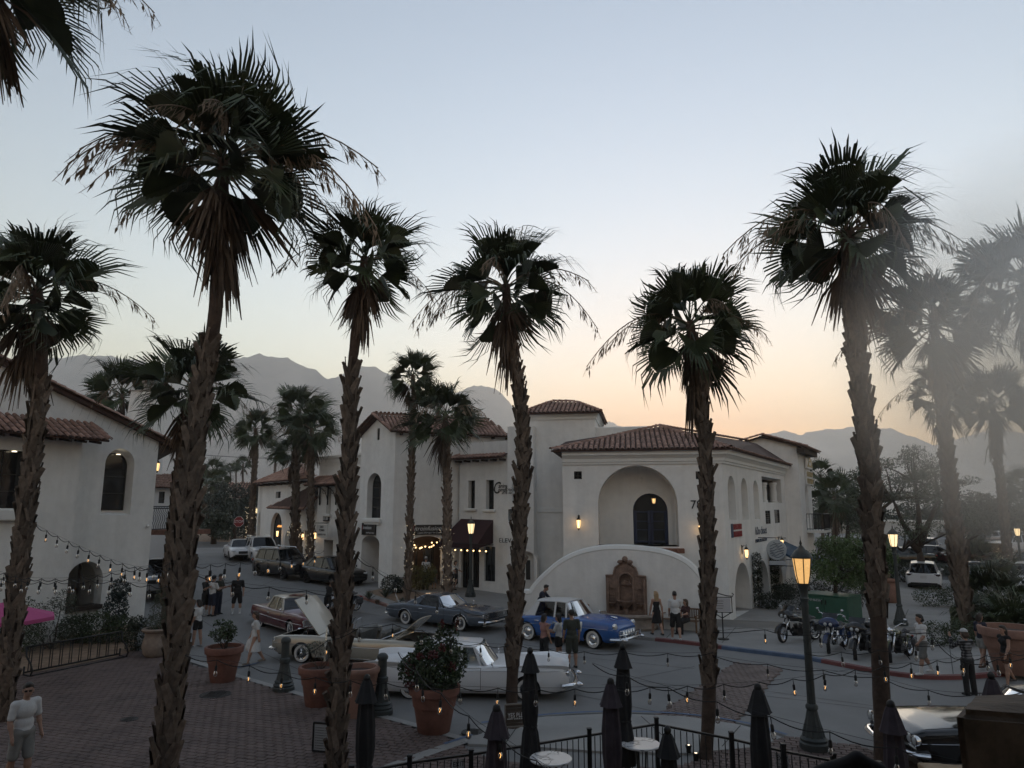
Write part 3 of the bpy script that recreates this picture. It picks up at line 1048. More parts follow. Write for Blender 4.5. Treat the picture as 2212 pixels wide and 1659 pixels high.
# cornice
molding(B,[wf.at(-.0,0)[:2],BR,SF],[(-.02,ZE-.62),(.06,ZE-.62),(.07,ZE-.52),(.12,ZE-.5),(.13,ZE-.36),(.26,ZE-.22),(.34,ZE-.2),(.36,ZE-.06),(.4,ZE),(-.1,ZE+.005)],m_trim)
# hipped roof
OV=.5
E1=wf.at(-OV,ZE+.03,OV);
nsum=(wf.n+ws.n);nsum=nsum/(nsum.length_squared/2)
E2=Vector((BR[0],BR[1],ZE+.03))+nsum*OV
E3=ws.at(ws.len+.1,ZE+.03,OV)
pk=dp(1425,922,38.2)
pk_l=wf.at(-.3,ZE+1.0,-5.5)
pk2=dp(1640,958,48.0)
bl=wf.at(-OV,ZE+.03,-9.5)
rf=roof_sheet(B,[(E1,E2,pk),(E1,pk,pk_l),(E2,E3,pk2,pk),(E1,pk_l,bl)])
Ms=tile_matrices(E1,E2,pk,pk)+tile_matrices(E2,E3,pk2,pk)
Ms+=cap_matrices(E2,pk)+cap_matrices(E1,pk)+cap_matrices(pk,pk2)
put_tiles(rf,Ms,300)
# numbers, signs, lanterns
wf.text("house_number","78",.56,wf.s_of(1491),wf.z_of(1500,1091),m_black,B,.03,align='LEFT')
m_redletter=mat("red_sign_letter",(0.26,0.02,0.025),.5)
m_blueletter=mat("blue_sign_letter",(0.03,0.05,0.10),.5)
zz=ws.z_of(1590,1141);s_=ws.s_of(1583)
ws.panel("sign_flag",rect(s_-.55,s_-.2,zz-.42,zz+.22),.03,m_blueletter,B)
ws.strokes("sign_letters",s_-.15,s_+1.45,zz-.06,zz+.2,12,m_redletter,B,.03)
ws.strokes("sign_letters",s_-.15,s_+1.45,zz-.4,zz-.14,13,m_redletter,B,.03)
ws.text("sign_letters","h2o closet",.58,ws.s_of(1628),ws.z_of(1638,1147),m_blueletter,B,.03,align='LEFT',sx=1.15)
ws.strokes("sign_letters",ws.s_of(1627),ws.s_of(1655),ws.z_of(1638,1171),ws.z_of(1638,1164),12,m_blueletter,B,.03)
for(w_,u,v,lab)in((wf,1250,1128,"lit iron lantern on the white wall left of the big niche"),(wf,1511,1140,"lit iron lantern half behind the palm right of the big niche"),(ws,1597,1193,"lit lantern above the first arcade arch of the corner building"),(ws,1676,1170,"lit lantern on the white wall above the blue awning")):
 p=w_.at(w_.s_of(u),w_.z_of(u,v+8),.03)
 wall_lantern(tuple(p),w_.rz,lab,.8)
# blue awning and the round hanging sign
m_awn=mat("awning_blue",(0.022,0.06,0.11),.8,var=.1,vscale=3)
aw0,aw1=ws.s_of(1652),ws.s_of(1690)
za1=ws.z_of(1652,1178);za0=za1-1.05
t=empty("awning",(0,0,0),0,"blue fabric awning jutting from the corner building's arcade","awning")
mb=MB()
A_,B_,C_,D_=ws.at(aw0,za1,.02),ws.at(aw1,za1,.02),ws.at(aw1,za0,2.3),ws.at(aw0,za0,2.3)
dn=Vector((0,0,-.22))
mb.add([A_,B_,C_,D_,C_+dn,D_+dn,A_-Vector((0,0,.05)),B_-Vector((0,0,.05))],[(0,3,2,1),(3,5,4,2),(0,6,3),(6,5,3),(1,2,7),(2,4,7)])
mb.build("canopy",m_awn,t)
mb=MB()
for q in(aw0+.02,aw1-.02):
 mb.tube([ws.at(q,za0-.05,.02),ws.at(q,za0-.05,2.25)],.02,5)
mb.tube([ws.at(aw0,za0-.02,2.27),ws.at(aw1,za0-.02,2.27)],.02,5)
mb.build("awning_frame",m_iron,t)
su,sv=ws.s_of(1634),ws.z_of(1634,1188)
t=empty("hanging_sign",(0,0,0),0,"round pale shop sign with wavy lines hanging beside the blue awning","sign")
pc=ws.at(su,sv,.9)
mb=MB();Mz=Matrix.Rotation(R(90),3,'X')
mb.lathe([(.001,-.03),(.5,-.03),(.53,0),(.5,.03),(.001,.03)],32,c=pc,M=Mz)
mb.build("sign_disc",mat("sign_pale",(.42,.45,.48),.6),t,smooth=30)
mb=MB()
for k in range(7):
 pts=[]
 for i in range(12):
  x=-.36+.72*i/11;z=-.34+k*.115+.05*math.sin(i*.8+k)
  if x*x+z*z<.2:pts.append((pc.x+x,pc.y-.04,pc.z+z))
 if len(pts)>2:mb.tube(pts,.014,4)
mb.build("sign_waves",m_blueletter,t)
mb=MB();mb.box((pc.x,pc.y,pc.z-.66),(.85,.05,.2));mb.build("sign_plate",mat("sign_pale2",(.45,.47,.5),.6),t)
mb=MB();mb.tube([ws.at(su,sv+.62,0),ws.at(su,sv+.62,1.4)],.02,6);mb.tube([pc+Vector((0,0,.5)),pc+Vector((0,0,.64))],.01,4);mb.tube([pc+Vector((0,0,-.5)),pc+Vector((0,0,-.58))],.01,4)
mb.build("bracket",m_iron,t)
# wooden door leaf of the first arch
q=arcd[0];s0=q[0][0]
mb=MB();base=gh(*ws.at(s0,0)[:2])+SW
for k in range(5):
 mb.box(ws.at(s0+.06,base+1.25,-.25-k*.15),(.04,.145,2.4),rz=ws.rz)
mb.build("door_leaf",m_wood,B)
# ---------- curved stair wall in front with the wall fountain
SWALL=Wall(ground(1120,1348)[:2],ground(1562,1372)[:2])
st=empty("stair_wall",(0,0,0),0,"low white stucco wall with a rounded sweeping top before the corner building","wall")
pts=[]
prof=[(1120,1345),(1130,1325),(1160,1283),(1180,1262),(1200,1243),(1225,1222),(1250,1207),(1280,1194),(1310,1187),(1345,1186),(1400,1190),(1440,1198),(1470,1212),(1490,1227),(1508,1246),(1522,1268),(1535,1295),(1546,1330)]
zs_=[SWALL.z_of(u,v)for u,v in prof];ss_=[SWALL.s_of(u,v)for u,v in prof]
low=SWALL.z_of(1150,1268)
out2=[]
for u,v in[(1116,1262),(1150,1262),(1160,1250),(1180,1232),(1200,1217),(1225,1203),(1250,1194),(1280,1188),(1310,1186),(1345,1186),(1400,1189),(1440,1196),(1470,1208),(1490,1222),(1508,1243),(1522,1266),(1535,1296),(1548,1340)]:
 out2.append((SWALL.s_of(u,v),SWALL.z_of(u,v)))
out2=[(SWALL.s_of(u,v),SWALL.z_of(u,v))for u,v in[(1135,1345),(1140,1300),(1150,1277),(1165,1257),(1185,1238),(1205,1221),(1230,1206),(1255,1196),(1285,1189),(1315,1186),(1350,1186),(1400,1190),(1440,1198),(1470,1210),(1490,1224),(1508,1244),(1522,1266),(1535,1296),(1545,1330)]]
out2=smooth_line(out2,4)
poly=[(out2[0][0]-.5,-.1)]+[(out2[0][0]-.5,SWALL.z_of(1125,1284))]+[(p[0],max(p[1],.0))for p in out2 if p[1]>SWALL.z_of(1150,1284)]+[(out2[-1][0]+.1,-.1)]
mb=MB();TH=.34;n_=len(poly)
tri=tessellate_polygon([[Vector((*p,0))for p in poly]])
Fv=[SWALL.at(*p)for p in poly];Bv=[SWALL.at(p[0],p[1],-TH)for p in poly]
fs=[]
for t3 in tri:
 a,b,c=(Fv[i]for i in t3)
 fs.append(tuple(t3)if(b-a).cross(c-a).dot(SWALL.n)>0 else tuple(reversed(t3)))
mb.add(Fv+Bv,fs+[tuple(n_+i for i in reversed(f))for f in fs]+[(i,n_+i,n_+(i+1)%n_,(i+1)%n_)for i in range(n_)])
mb.build("wall",m_stucco,st,smooth=30)
# raised rounded coping along the sweep
cl=[p for p in poly[1:-1]]
mb=MB();mb.tube([SWALL.at(p[0],p[1]+.0,-TH/2)for p in cl],TH*.56,8,flat=1.0);mb.build("coping",m_trim,st,smooth=40)
# fountain
ft=empty("wall_fountain",(0,0,0),0,"carved reddish stone wall fountain with a rounded basin of plants","fountain")
m_stone=mat("carved_stone",(0.20,0.135,0.105),.9,var=.35,vscale=5,bump=.6,bscale=18)
m_stone2=mat("basin_stone",(0.27,0.225,0.19),.9,var=.25,vscale=4,bump=.4,bscale=14)
s0,s1=SWALL.s_of(1307),SWALL.s_of(1392);sm=(s0+s1)/2
zb=SWALL.z_of(1350,1335);z_sh=SWALL.z_of(1350,1243);z_tp=SWALL.z_of(1350,1214)
hw=(s1-s0)/2
outl=[(s0,zb-.6),(s1,zb-.6),(s1,z_sh),(sm+hw*.62,z_sh+.02),(sm+hw*.58,z_sh+.14),(sm+hw*.5,z_sh+.34),(sm+hw*.36,z_sh+.42),(sm+hw*.2,z_tp-.02),(sm+.07,z_tp+.08),(sm,z_tp+.16),(sm-.07,z_tp+.08),(sm-hw*.2,z_tp-.02),(sm-hw*.36,z_sh+.42),(sm-hw*.5,z_sh+.34),(sm-hw*.58,z_sh+.14),(sm-hw*.62,z_sh+.02),(s0,z_sh)]
nich=arch(sm-hw*.36,sm+hw*.36,zb+.35,z_sh+.12)
side1=arch(s0+hw*.1,s0+hw*.52,zb+.35,zb+1.25);side2=arch(s1-hw*.52,s1-hw*.1,zb+.35,zb+1.25)
mb=MB()
wft=Wall(SWALL.at(0,0,.22)[:2],SWALL.at(SWALL.len,0,.22)[:2])
wft.build(mb,outl,[(nich,.16,True),(side1,.06,True),(side2,.06,True)])
N=len(outl);A_=[wft.at(*p)for p in outl];B_=[wft.at(p[0],p[1],-.2)for p in outl]
mb.add(A_+B_,[(i,N+i,N+(i+1)%N,(i+1)%N)for i in range(N)])
mb.build("back_panel",m_stone,ft)
mb=MB()
for line in(outl[2:],nich[1:]+nich[:1]):
 mb.tube([wft.at(p[0],p[1],.02)for p in line],.045,6)
for q in(s0+.09,s1-.09):
 mb.tube([wft.at(q,lerp(zb,z_sh-.1,k/14),.03+.012*(k%2))for k in range(15)],[.045+.02*(k%2)for k in range(15)],6)
mb.build("molding",m_stone,ft,smooth=40)
mb=MB()
for k in range(7):
 a=math.pi*(.1+.8*k/6)
 mb.tube([wft.at(sm,zb+1.35,-.1),wft.at(sm+hw*.3*math.cos(a),zb+1.35+hw*.3*math.sin(a),-.08)],[.02,.06],5)
mb.build("shell_carving",m_stone,ft,smooth=50)
mb=MB();mb.sphere(wft.at(sm,z_tp+.14,.05),(.13,.08,.13),10,6);mb.build("crest_carving",m_stone,ft,smooth=50)
for k in(-1,1):
 mb=MB();mb.sphere(wft.at(sm+k*.2,z_tp+.02,.04),(.14,.07,.09),8,5);mb.build("scroll_carving",m_stone,ft,smooth=50)
for sx_ in(s0+hw*.31,s1-hw*.31):
 for i in range(3):
  for j in range(3):
   mb=MB();mb.box(wft.at(sx_+(i-1)*.08,zb+.75+j*.11,-.03),(.06,.04,.06),M=(Matrix.Rotation(wft.rz,3,'Z')@Matrix.Rotation(R(45),3,'Y')));mb.build("lozenge_tile",m_stone,ft)
mb=MB();pc=wft.at(sm,zb+.42,.1)
mb.lathe([(.08,0),(.16,.1),(.36,.26),(.4,.34),(.35,.34),(.2,.26),(.01,.25)],18,c=pc,rfun=lambda a,z:1+.05*math.cos(a*10));mb.lathe([(.14,-.45),(.1,-.3),(.09,0)],12,c=pc)
for sx_ in(s0+hw*.31,s1-hw*.31):
 mb.lathe([(.04,0),(.14,.1),(.16,.16),(.02,.14)],12,c=wft.at(sx_,zb+.5,.06))
mb.build("bowl",m_stone,ft,smooth=40)
# basin
mb=MB()
bs0,bs1=SWALL.s_of(1298),SWALL.s_of(1412);bm_=(bs0+bs1)/2;bh=(bs1-bs0)/2
zg=gh(*SWALL.at(bm_,0)[:2])+SW
ring=[]
for k in range(25):
 a=math.pi*k/24
 ring.append((bm_-bh*math.cos(a),.05+1.0*math.sin(a)**.8))
prof=[(0,0),(.04,.1),(-.02,.18),(-.04,.42),(.06,.5),(.1,.56),(.06,.63),(-.12,.63),(-.16,.52),(-.16,.4)]
vsx=[]
for(a,o_)in ring:
 dx,do_=(a-bm_)/bh,(o_-.05)
 ln=max(.3,math.hypot(dx*1,do_))
 for(e,z)in prof:
  vsx.append(SWALL.at(a+dx/ln*e,zg+z,.02+o_+do_/ln*e))
n_=len(prof)
mb.add(vsx,[(i*n_+k,(i+1)*n_+k,(i+1)*n_+k+1,i*n_+k+1)[::-1]for i in range(24)for k in range(n_-1)])
mb.add([SWALL.at(a,zg+.45,o_)for a,o_ in ring],[tuple(range(25))[::-1]])
mb.build("basin",m_stone2,ft,smooth=40)
# ---------- right tower of the corner building
TW=empty("side_tower",(0,0,0),0,"white stucco tower with a low gabled tile roof beyond the corner building","building")
tl,tr,tb=(14.1,46.6),(18.4,45.85),(20.7,49.6)
w1=Wall(tl,tr);w2=Wall(tr,tb)
ze=w1.z_of(1730,964);zp=w1.z_of(1654,945)
sm_=w1.s_of(1654)
mbw=MB()
w1.build(mbw,[(0,-.2),(w1.len,-.2),(w1.len,ze),(sm_,zp),(0,ze)])
w2.build(mbw,rect(0,w2.len,-.2,ze),[(arch(w2.s_of(1741),w2.s_of(1748),w2.z_of(1745,1120),w2.z_of(1745,1049)),.3,True)])
mbw.add([w2.at(w2.len,-.2),w2.at(w2.len,ze),w1.at(0,ze,-5),w1.at(0,-.2,-5)],[(0,1,2,3)])
mbw.build("wall",m_stucco,TW)
ov=.35
axis=Vector((tb[0]-tr[0],tb[1]-tr[1],0)).normalized()
Er=w1.at(w1.len+.55,ze-.1,ov);El=w1.at(-.4,ze-.05,ov);Pk=w1.at(sm_,zp+.1,ov)
back=axis*5.2
rf=roof_sheet(TW,[(Er,Er+back,Pk+back,Pk),(El,El+back,Pk+back,Pk)])
Ms=tile_matrices(Er,Er+back,Pk+back,Pk)+cap_matrices(Er,Pk,sc=1.35)+cap_matrices(El,Pk,sc=1.35)+cap_matrices(Pk,Pk+back)
put_tiles(rf,Ms,120)
w2.box("fascia",-.35,w2.len+.3,ze-.45,ze-.14,.02,.5,m_soffit,TW)
# gold sign
m_gold=mat("gold_letter",(0.32,0.24,0.08),.4,metal=.5)
m_signw=mat("sign_white_rim",(0.75,0.75,0.75),.5)
t=empty("logo_sign",(0,0,0),0,"gold and white tower-shaped logo sign high on the side tower","sign")
cx0=w2.s_of(1737,1000);cw_=w2.s_of(1749,1000)-cx0
zt0,zt1=w2.z_of(1741,1012),w2.z_of(1741,985)
w2.panel("emblem",[(cx0,zt0),(cx0+cw_,zt0),(cx0+cw_,zt0+.6),(cx0+cw_*.75,zt0+.7),(cx0+cw_*.6,zt1+.1),(cx0+cw_*.45,zt1+.1),(cx0+cw_*.4,zt0+.75),(cx0,zt0+.7)],.16,m_signw,t,.12)
w2.panel("emblem_face",[(cx0+.1,zt0+.1),(cx0+cw_-.1,zt0+.1),(cx0+cw_*.85,zt0+.55),(cx0+cw_*.55,zt1-.05),(cx0+cw_*.35,zt0+.5)],.19,m_gold,t,.02)
for k in range(3):w2.panel("emblem_window",rect(cx0+cw_*(.3+.2*(k%2)),cx0+cw_*(.42+.2*(k%2)),zt0+.22+.3*(k//2),zt0+.42+.3*(k//2)),.21,m_signw,t,.02)
for k,z_ in enumerate((zt0-.38,zt0-.85)):
 w2.panel("sign_plate",rect(cx0-.1,cx0+cw_+.2,z_-.22,z_+.22),.12,m_signw,t,.1)
 w2.strokes("sign_letters",cx0,cx0+cw_+.1,z_-.17,z_+.17,9,m_gold,t,.14)
# balcony
t=empty("balcony",(0,0,0),0,"black iron balcony railing on the flank of the side tower","balcony")
zb_=w2.z_of(1745,1145);zr=w2.z_of(1745,1110)
bs=w2.s_of(1740);be=bs+2.6
mb=MB();mb.box(w2.at((bs+be)/2,zb_-.08,.55),(be-bs,1.1,.16),rz=w2.rz);mb.build("floor_slab",m_trim,t)
rl=MB()
path=[w2.at(bs,0,.02),w2.at(bs,0,1.05),w2.at(be,0,1.05),w2.at(be,0,.02)]
for i in range(3):
 a,b=path[i],path[i+1]
 for z in(zb_+.08,zr):rl.tube([a+Vector((0,0,z)),b+Vector((0,0,z))],.022,5)
for i in range(3):
 a,b=path[i],path[i+1]
 n_=max(3,int((b-a).length/.16))
 for k in range(n_+1):
  p=a.lerp(b,k/n_)
  mb=MB();mb.tube([p+Vector((0,0,zb_)),p+Vector((0,0,zr))],.014,5);mb.build("baluster",m_iron,t)
rl.build("rail",m_iron,t)
# ---------- tall block with hipped cap and the elevator wing
T=empty("tall_block",(0,0,0),0,"tall white stucco block with a small hipped tile roof behind the corner building","building")
t0,t1=(dp(1140,1097,40.9)),(dp(1289,1097,40.2))
wt=Wall(t0[:2],t1[:2])
zt_=wt.z_of(1220,893)
mbw=MB();wt.build(mbw,rect(0,wt.len,-.2,zt_))
mbw.add([wt.at(wt.len,-.2),wt.at(wt.len,zt_),wt.at(wt.len,zt_,-6),wt.at(wt.len,-.2,-6)],[(0,1,2,3)][::1])
mbw.add([wt.at(0,-.2),wt.at(0,zt_),wt.at(0,zt_,-6),wt.at(0,-.2,-6)],[(3,2,1,0)])
mbw.build("wall",m_stucco,T)
wt.box("parapet",wt.len-.5,wt.len+3.2,wt.z_of(1300,960),wt.z_of(1300,921),-3,-.3,m_stucco,T,.05)
molding(T,[wt.at(0,0,-6)[:2],wt.at(0,0)[:2],wt.at(wt.len,0)[:2],wt.at(wt.len,0,-6)[:2]],[(-.02,zt_-.35),(.06,zt_-.35),(.07,zt_-.22),(.2,zt_-.1),(.22,zt_),(-.1,zt_+.005)],m_trim)
o_=.35
a,b=wt.at(-o_,zt_,o_),wt.at(wt.len+o_,zt_,o_)
c,d=wt.at(wt.len+o_,zt_,-6),wt.at(-o_,zt_,-6)
zr_=wt.z_of(1200,868)+.35
r1,r2=wt.at(wt.len*.3,zr_,-2.4),wt.at(wt.len*.66,zr_-.05,-2.4)
rf=roof_sheet(T,[(a,b,r2,r1),(d,a,r1),(b,c,r2)])
put_tiles(rf,tile_matrices(a,b,r2,r1)+tile_matrices(d,a,r1,r1)+tile_matrices(b,c,r2,r2)+cap_matrices(a,r1)+cap_matrices(b,r2)+cap_matrices(r1,r2),240)
wt.box("string_course",wt.s_of(1150),wt.s_of(1230),wt.z_of(1180,1107),wt.z_of(1180,1097),0,.06,m_trim,T,.02)
# elevator wing
EV=empty("elevator_wing",(0,0,0),0,"narrow white stair and elevator wing half hidden behind the centre palm","building")
e0,e1=dp(1096,1097,40.35),dp(1153,1097,40.0)
we=Wall(e0[:2],e1[:2]);zt_=we.z_of(1110,921)
def ep(u0,u1,v0,v1,k='rect'):
 s0,s1=we.s_of(u0),we.s_of(u1);um=(u0+u1)/2
 return(rect if k=='rect' else arch)(s0,s1,we.z_of(um,v1),we.z_of(um,v0))
slot=ep(1115,1122,935,971);aw_=ep(1106,1134,1035,1088,'arch');rl_=ep(1098,1134,1100,1125);el_=ep(1082+14,1133,1190,1283,'arch')
el_=arch(we.s_of(1084)+.6,we.s_of(1084)+2.0,gh(0,40)+SW,we.z_of(1108,1190),.55)
mbw=MB()
we.build(mbw,rect(0,we.len,-.2,zt_),[(slot,.25,True),(aw_,.4,True),(rl_,.5,True),(el_,.7,True)])
mbw.add([we.at(0,-.2),we.at(0,zt_),we.at(0,zt_,-6),we.at(0,-.2,-6)],[(3,2,1,0)])
mbw.add([we.at(we.len,-.2),we.at(we.len,zt_),we.at(we.len,zt_,-3),we.at(we.len,-.2,-3)],[(0,1,2,3)])
mbw.add([we.at(0,zt_),we.at(we.len,zt_),we.at(we.len,zt_,-3),we.at(0,zt_,-6)],[(0,1,2,3)])
mbw.build("wall",m_stucco,EV)
mb=MB()
for k in range(12):
 q=lerp(rl_[0][0],rl_[1][0],k/11);mb.tube([we.at(q,rl_[0][1],-.1),we.at(q,rl_[2][1],-.1)],.014,4)
for z in(rl_[0][1]+.03,rl_[2][1]-.03):mb.tube([we.at(rl_[0][0],z,-.1),we.at(rl_[1][0],z,-.1)],.02,4)
mb.build("railing",m_iron,EV)
we.text("sign_letters","ELEVATOR",.34,we.s_of(1118)-.25,we.z_of(1105,1168),m_black,EV,.03)
we.box("notice_frame",we.s_of(1136),we.s_of(1145),we.z_of(1140,1252),we.z_of(1140,1210),.01,.06,m_iron,EV)
# ---------- middle building: gabled block with the ice cream parlour
C=empty("gabled_building",(0,0,0),0,"tall white gabled building with the ice cream parlour sign","building")
def at_depth(u,y):return dp(u,1097,y).xy
g0,g1,g2=at_depth(776,43.6),at_depth(850,41.0),at_depth(1100,44.0)
wg=Wall(g0,g1);wc=Wall(g1,g2)
ze=wg.z_of(850,933);zp=wg.z_of(813,903)
smid=wg.len/2
def poly_uv(w,u0,u1,v0,v1,kind='arch',rise=None):
 s0,s1=w.s_of(u0),w.s_of(u1);um=(u0+u1)/2
 return arch(s0,s1,w.z_of(um,v1),w.z_of(um,v0),rise)if kind=='arch' else rect(s0,s1,w.z_of(um,v1),w.z_of(um,v0))
gz0=gh(*g1)+.02
mbw=MB()
aw=poly_uv(wg,792,822,1022,1119)
slot=poly_uv(wg,809.5,815,926,951,'rect')
drs=arch(wg.s_of(784),wg.s_of(822),gz0,wg.z_of(800,1157),.45)
wg.build(mbw,[(0,-.2),(wg.len,-.2),(wg.len,ze),(smid,zp),(0,ze)],[(aw,.45,False),(slot,.15,False),(drs,1.3,True)])
shop=arch(wc.s_of(889),wc.s_of(957),gz0,wc.z_of(920,1158),.35)
wc.build(mbw,rect(0,wc.len,-.2,ze),[(shop,.3,False)])
# shop interior
q=[wc.at(shop[0][0]-1.0,0,-.3),wc.at(shop[1][0]+1.0,0,-.3)]
wi=Wall(wc.at(shop[0][0]-.9,0,-3.2)[:2],wc.at(shop[1][0]+.9,0,-3.2)[:2])
mbw.build("wall",m_stucco,C)
m_room=mat("shop_room",(.16,.12,.10),.9,var=.2,vscale=2)
mb=MB()
zt_=wc.z_of(920,1150)
a_,b_=shop[0][0]-.9,shop[1][0]+.9
mb.add([wc.at(a_,gz0,-.32),wc.at(b_,gz0,-.32),wc.at(b_,gz0,-3.2),wc.at(a_,gz0,-3.2),wc.at(a_,zt_,-.32),wc.at(b_,zt_,-.32),wc.at(b_,zt_,-3.2),wc.at(a_,zt_,-3.2)],[(0,1,2,3),(7,6,5,4),(3,2,6,7),(0,3,7,4),(1,5,6,2)])
mb.build("shop_room",m_room,C)
for k,f in enumerate((.12,.38,.62,.9)):
 s_=lerp(shop[0][0],shop[1][0],f)
 wc.box("door_post",s_-.05,s_+.05,gz0,gz0+2.5,-1.25,-1.15,m_black,C)
wc.panel("shop_glass",rect(lerp(shop[0][0],shop[1][0],.62),lerp(shop[0][0],shop[1][0],.9),gz0+.1,gz0+2.4),-1.2,m_wglass,C)
window(wg,C,aw,.45,"window",1,3);window(wg,C,slot,.12,"window",0,0)
wg.box("window_sill",aw[0][0]-.15,aw[1][0]+.15,aw[0][1]-.26,aw[0][1]-.02,-.02,.2,m_trim,C,.03)
wg.box("window_sill",aw[0][0]-.08,aw[1][0]+.08,aw[0][1]-.38,aw[0][1]-.26,-.02,.12,m_trim,C,.02)
# gabled roof
ov=.42
nb=wg.n*-11.0
Er=wg.at(wg.len+.35,ze-.02,ov);El=wg.at(-.35,ze-.02,ov);Pk=wg.at(smid,zp+.13,ov)
axis=wc.t
Er2=wc.at(wc.len,ze-.02,.35);Er=wc.at(-.35,ze-.02,.35)
Pk2=Pk+(Er2-Er)
El2=El+(Er2-Er)
rf=roof_sheet(C,[(Er,Er2,Pk2,Pk),(El,El2,Pk2,Pk)])
put_tiles(rf,tile_matrices(Er,Er2,Pk2,Pk)+tile_matrices(El,El2,Pk2,Pk)+cap_matrices(Er,Pk,sc=1.2)+cap_matrices(El,Pk,sc=1.2)+cap_matrices(Pk,Pk2),260)
for k in range(8):
 s_=.3+k*(wc.len-.5)/7
 wc.box("rafter_tail",s_-.06,s_+.06,ze-.2,ze-.08,0,.32,m_soffit,C)
# parlour signs
m_signblk=mat("sign_black",(.008,.009,.012),.35)
m_signwhite=mat("sign_letter_white",(.6,.6,.6),.5)
t=empty("shop_sign",(0,0,0),0,"wide black shop sign with white italic lettering over the parlour arch","sign")
r_=poly_uv(wc,887,957,1133.5,1155,'rect')
wc.panel("sign_board",r_,.1,m_signblk,t,.09)
cxs=(r_[0][0]+r_[1][0])/2;czs=(r_[0][1]+r_[2][1])/2;hh=r_[2][1]-r_[0][1];ww=r_[1][0]-r_[0][0]
wc.text("sign_letters","itroinfusions",hh*.62,r_[0][0]+ww*.1,czs+hh*.12,m_signwhite,t,.11,shear=.3,sx=1.02,align='LEFT')
wc.text("sign_initial","N",hh*.9,r_[0][0]+ww*.045,czs+hh*.08,m_redletter,t,.11,shear=.2,sx=.55)
wc.text("sign_letters","Liquid Nitrogen Ice Cream",hh*.24,r_[1][0]-ww*.04,czs-hh*.3,m_signwhite,t,.11,shear=.3,align='RIGHT',sx=1.0)
t=empty("shop_sign",(0,0,0),0,"smaller black shop sign above the gable-end doorway","sign")
r_=poly_uv(wg,786,814.5,1130,1156,'rect')
wg.panel("sign_board",r_,.1,m_signblk,t,.09)
ww=r_[1][0]-r_[0][0];hh=r_[2][1]-r_[0][1];czs=(r_[0][1]+r_[2][1])/2
wg.text("sign_letters","itroinfusions",hh*.42,r_[0][0]+ww*.1,czs+hh*.12,m_signwhite,t,.11,shear=.3,align='LEFT',sx=.62)
wg.text("sign_initial","N",hh*.6,r_[0][0]+ww*.05,czs+hh*.1,m_redletter,t,.11,shear=.2,sx=.5)
wg.text("sign_letters","Liquid Nitrogen Ice Cream",hh*.14,r_[1][0]-ww*.05,czs-hh*.3,m_signwhite,t,.11,shear=.3,align='RIGHT',sx=.8)
# giant cone sign
t=empty("ice_cream_cone_sign",(0,0,0),0,"giant ice cream cone sign sticking out beside the palm trunk","sign")
pc=wg.at(wg.s_of(773,1140),wg.z_of(773,1135),.6)
mb=MB();tip=pc+Vector((.28,0,-.95));ax=(pc-tip).normalized();Mx=ax.to_track_quat('Z','Y').to_matrix()
mb.lathe([(.02,0),(.27,.92),(.29,.98),(.2,.98)],14,c=tip,M=Mx);mb.build("cone",mat("waffle_cone",(.33,.29,.16),.8,bump=.6,bscale=16),t,smooth=30)
mb=MB();mb.sphere(pc+ax*.14,(.34,.34,.26),14,8);mb.build("scoop",mat("chocolate_scoop",(.05,.03,.022),.6,var=.3,vscale=4),t,smooth=True)
mb=MB();mb.tube([pc,pc+Vector((.0,.9,0))],.03,6);mb.build("bracket",m_iron,t)
# hanging lights in the parlour
t=empty("festoon_lights",(0,0,0),0,"cluster of warm bulbs strung inside the parlour arch","string lights")
r0=random.Random(5)
pts=[]
for k in range(15):
 f=k/14
 p=wc.at(lerp(shop[0][0]+.15,shop[1][0]-.1,f),wc.z_of(920,1170)-.5*math.sin(math.pi*f)*.5-r0.uniform(0,.12),-.5-r0.uniform(0,.9))
 pts.append(p)
 mb=MB();mb.sphere(p-Vector((0,0,.07)),.045,8,5);mb.build("bulb",m_bulbglow,t,smooth=True)
mb=MB();mb.tube(pts,.008,4);mb.build("cable",m_black,t)
L=bpy.data.lights.new("parlour_light",'POINT');L.energy=14*EM;L.color=(1,.66,.36);L.shadow_soft_size=.3
link("parlour_light",L,t,wc.at((shop[0][0]+shop[1][0])/2,wc.z_of(920,1180),-1.0))
# ---------- low wing between the gabled building and the elevator
W2=empty("low_wing",(0,0,0),0,"lower white wing with two tall windows under a tile roof and a maroon awning","building")
h0,h1=at_depth(992,42.45),at_depth(1097,40.4)
wh=Wall(h0,h1);zt_=wh.z_of(1040,1000)
zg_=gh(*h1)+SW
wins=[poly_uv(wh,1011,1025.5,1038,1098,'rect'),poly_uv(wh,1049.5,1066.5,1037,1100,'rect')]
door_=[rect(wh.s_of(998),wh.s_of(1016),zg_,zg_+2.5),rect(wh.s_of(1020),wh.s_of(1036),zg_+.2,zg_+2.4),rect(wh.s_of(1046),wh.s_of(1070),zg_+.6,zg_+2.5)]
mbw=MB();wh.build(mbw,rect(0,wh.len,-.2,zt_+1.2),[(w_,.4,False)for w_ in wins]+[(d_,.25,False)for d_ in door_])
mbw.build("wall",m_stucco,W2)
for w_ in wins:
 s1=w_[1][0];wv=w_[1][0]-w_[0][0]
 window(wh,W2,w_,.38,"window",0,2)
 wh.box("window_sill",w_[0][0]-.15,w_[1][0]+.15,w_[0][1]-.16,w_[0][1]-.01,-.02,.16,m_trim,W2,.03)
for d_ in door_:window(wh,W2,d_,.22,"shop_window",1,0)
E1,E2=wh.at(-.35,wh.z_of(992,993),.55),wh.at(wh.len-.02,wh.z_of(1092,981),.55)
E2.z=E1.z
R1,R2=wh.at(.9,E1.z+.95,-2.0),wh.at(wh.len-.02,E1.z+1.25,-2.2)
rf=roof_sheet(W2,[(E1,E2,R2,R1)])
put_tiles(rf,tile_matrices(E1,E2,R2,R1)+cap_matrices(E1,R1),160)
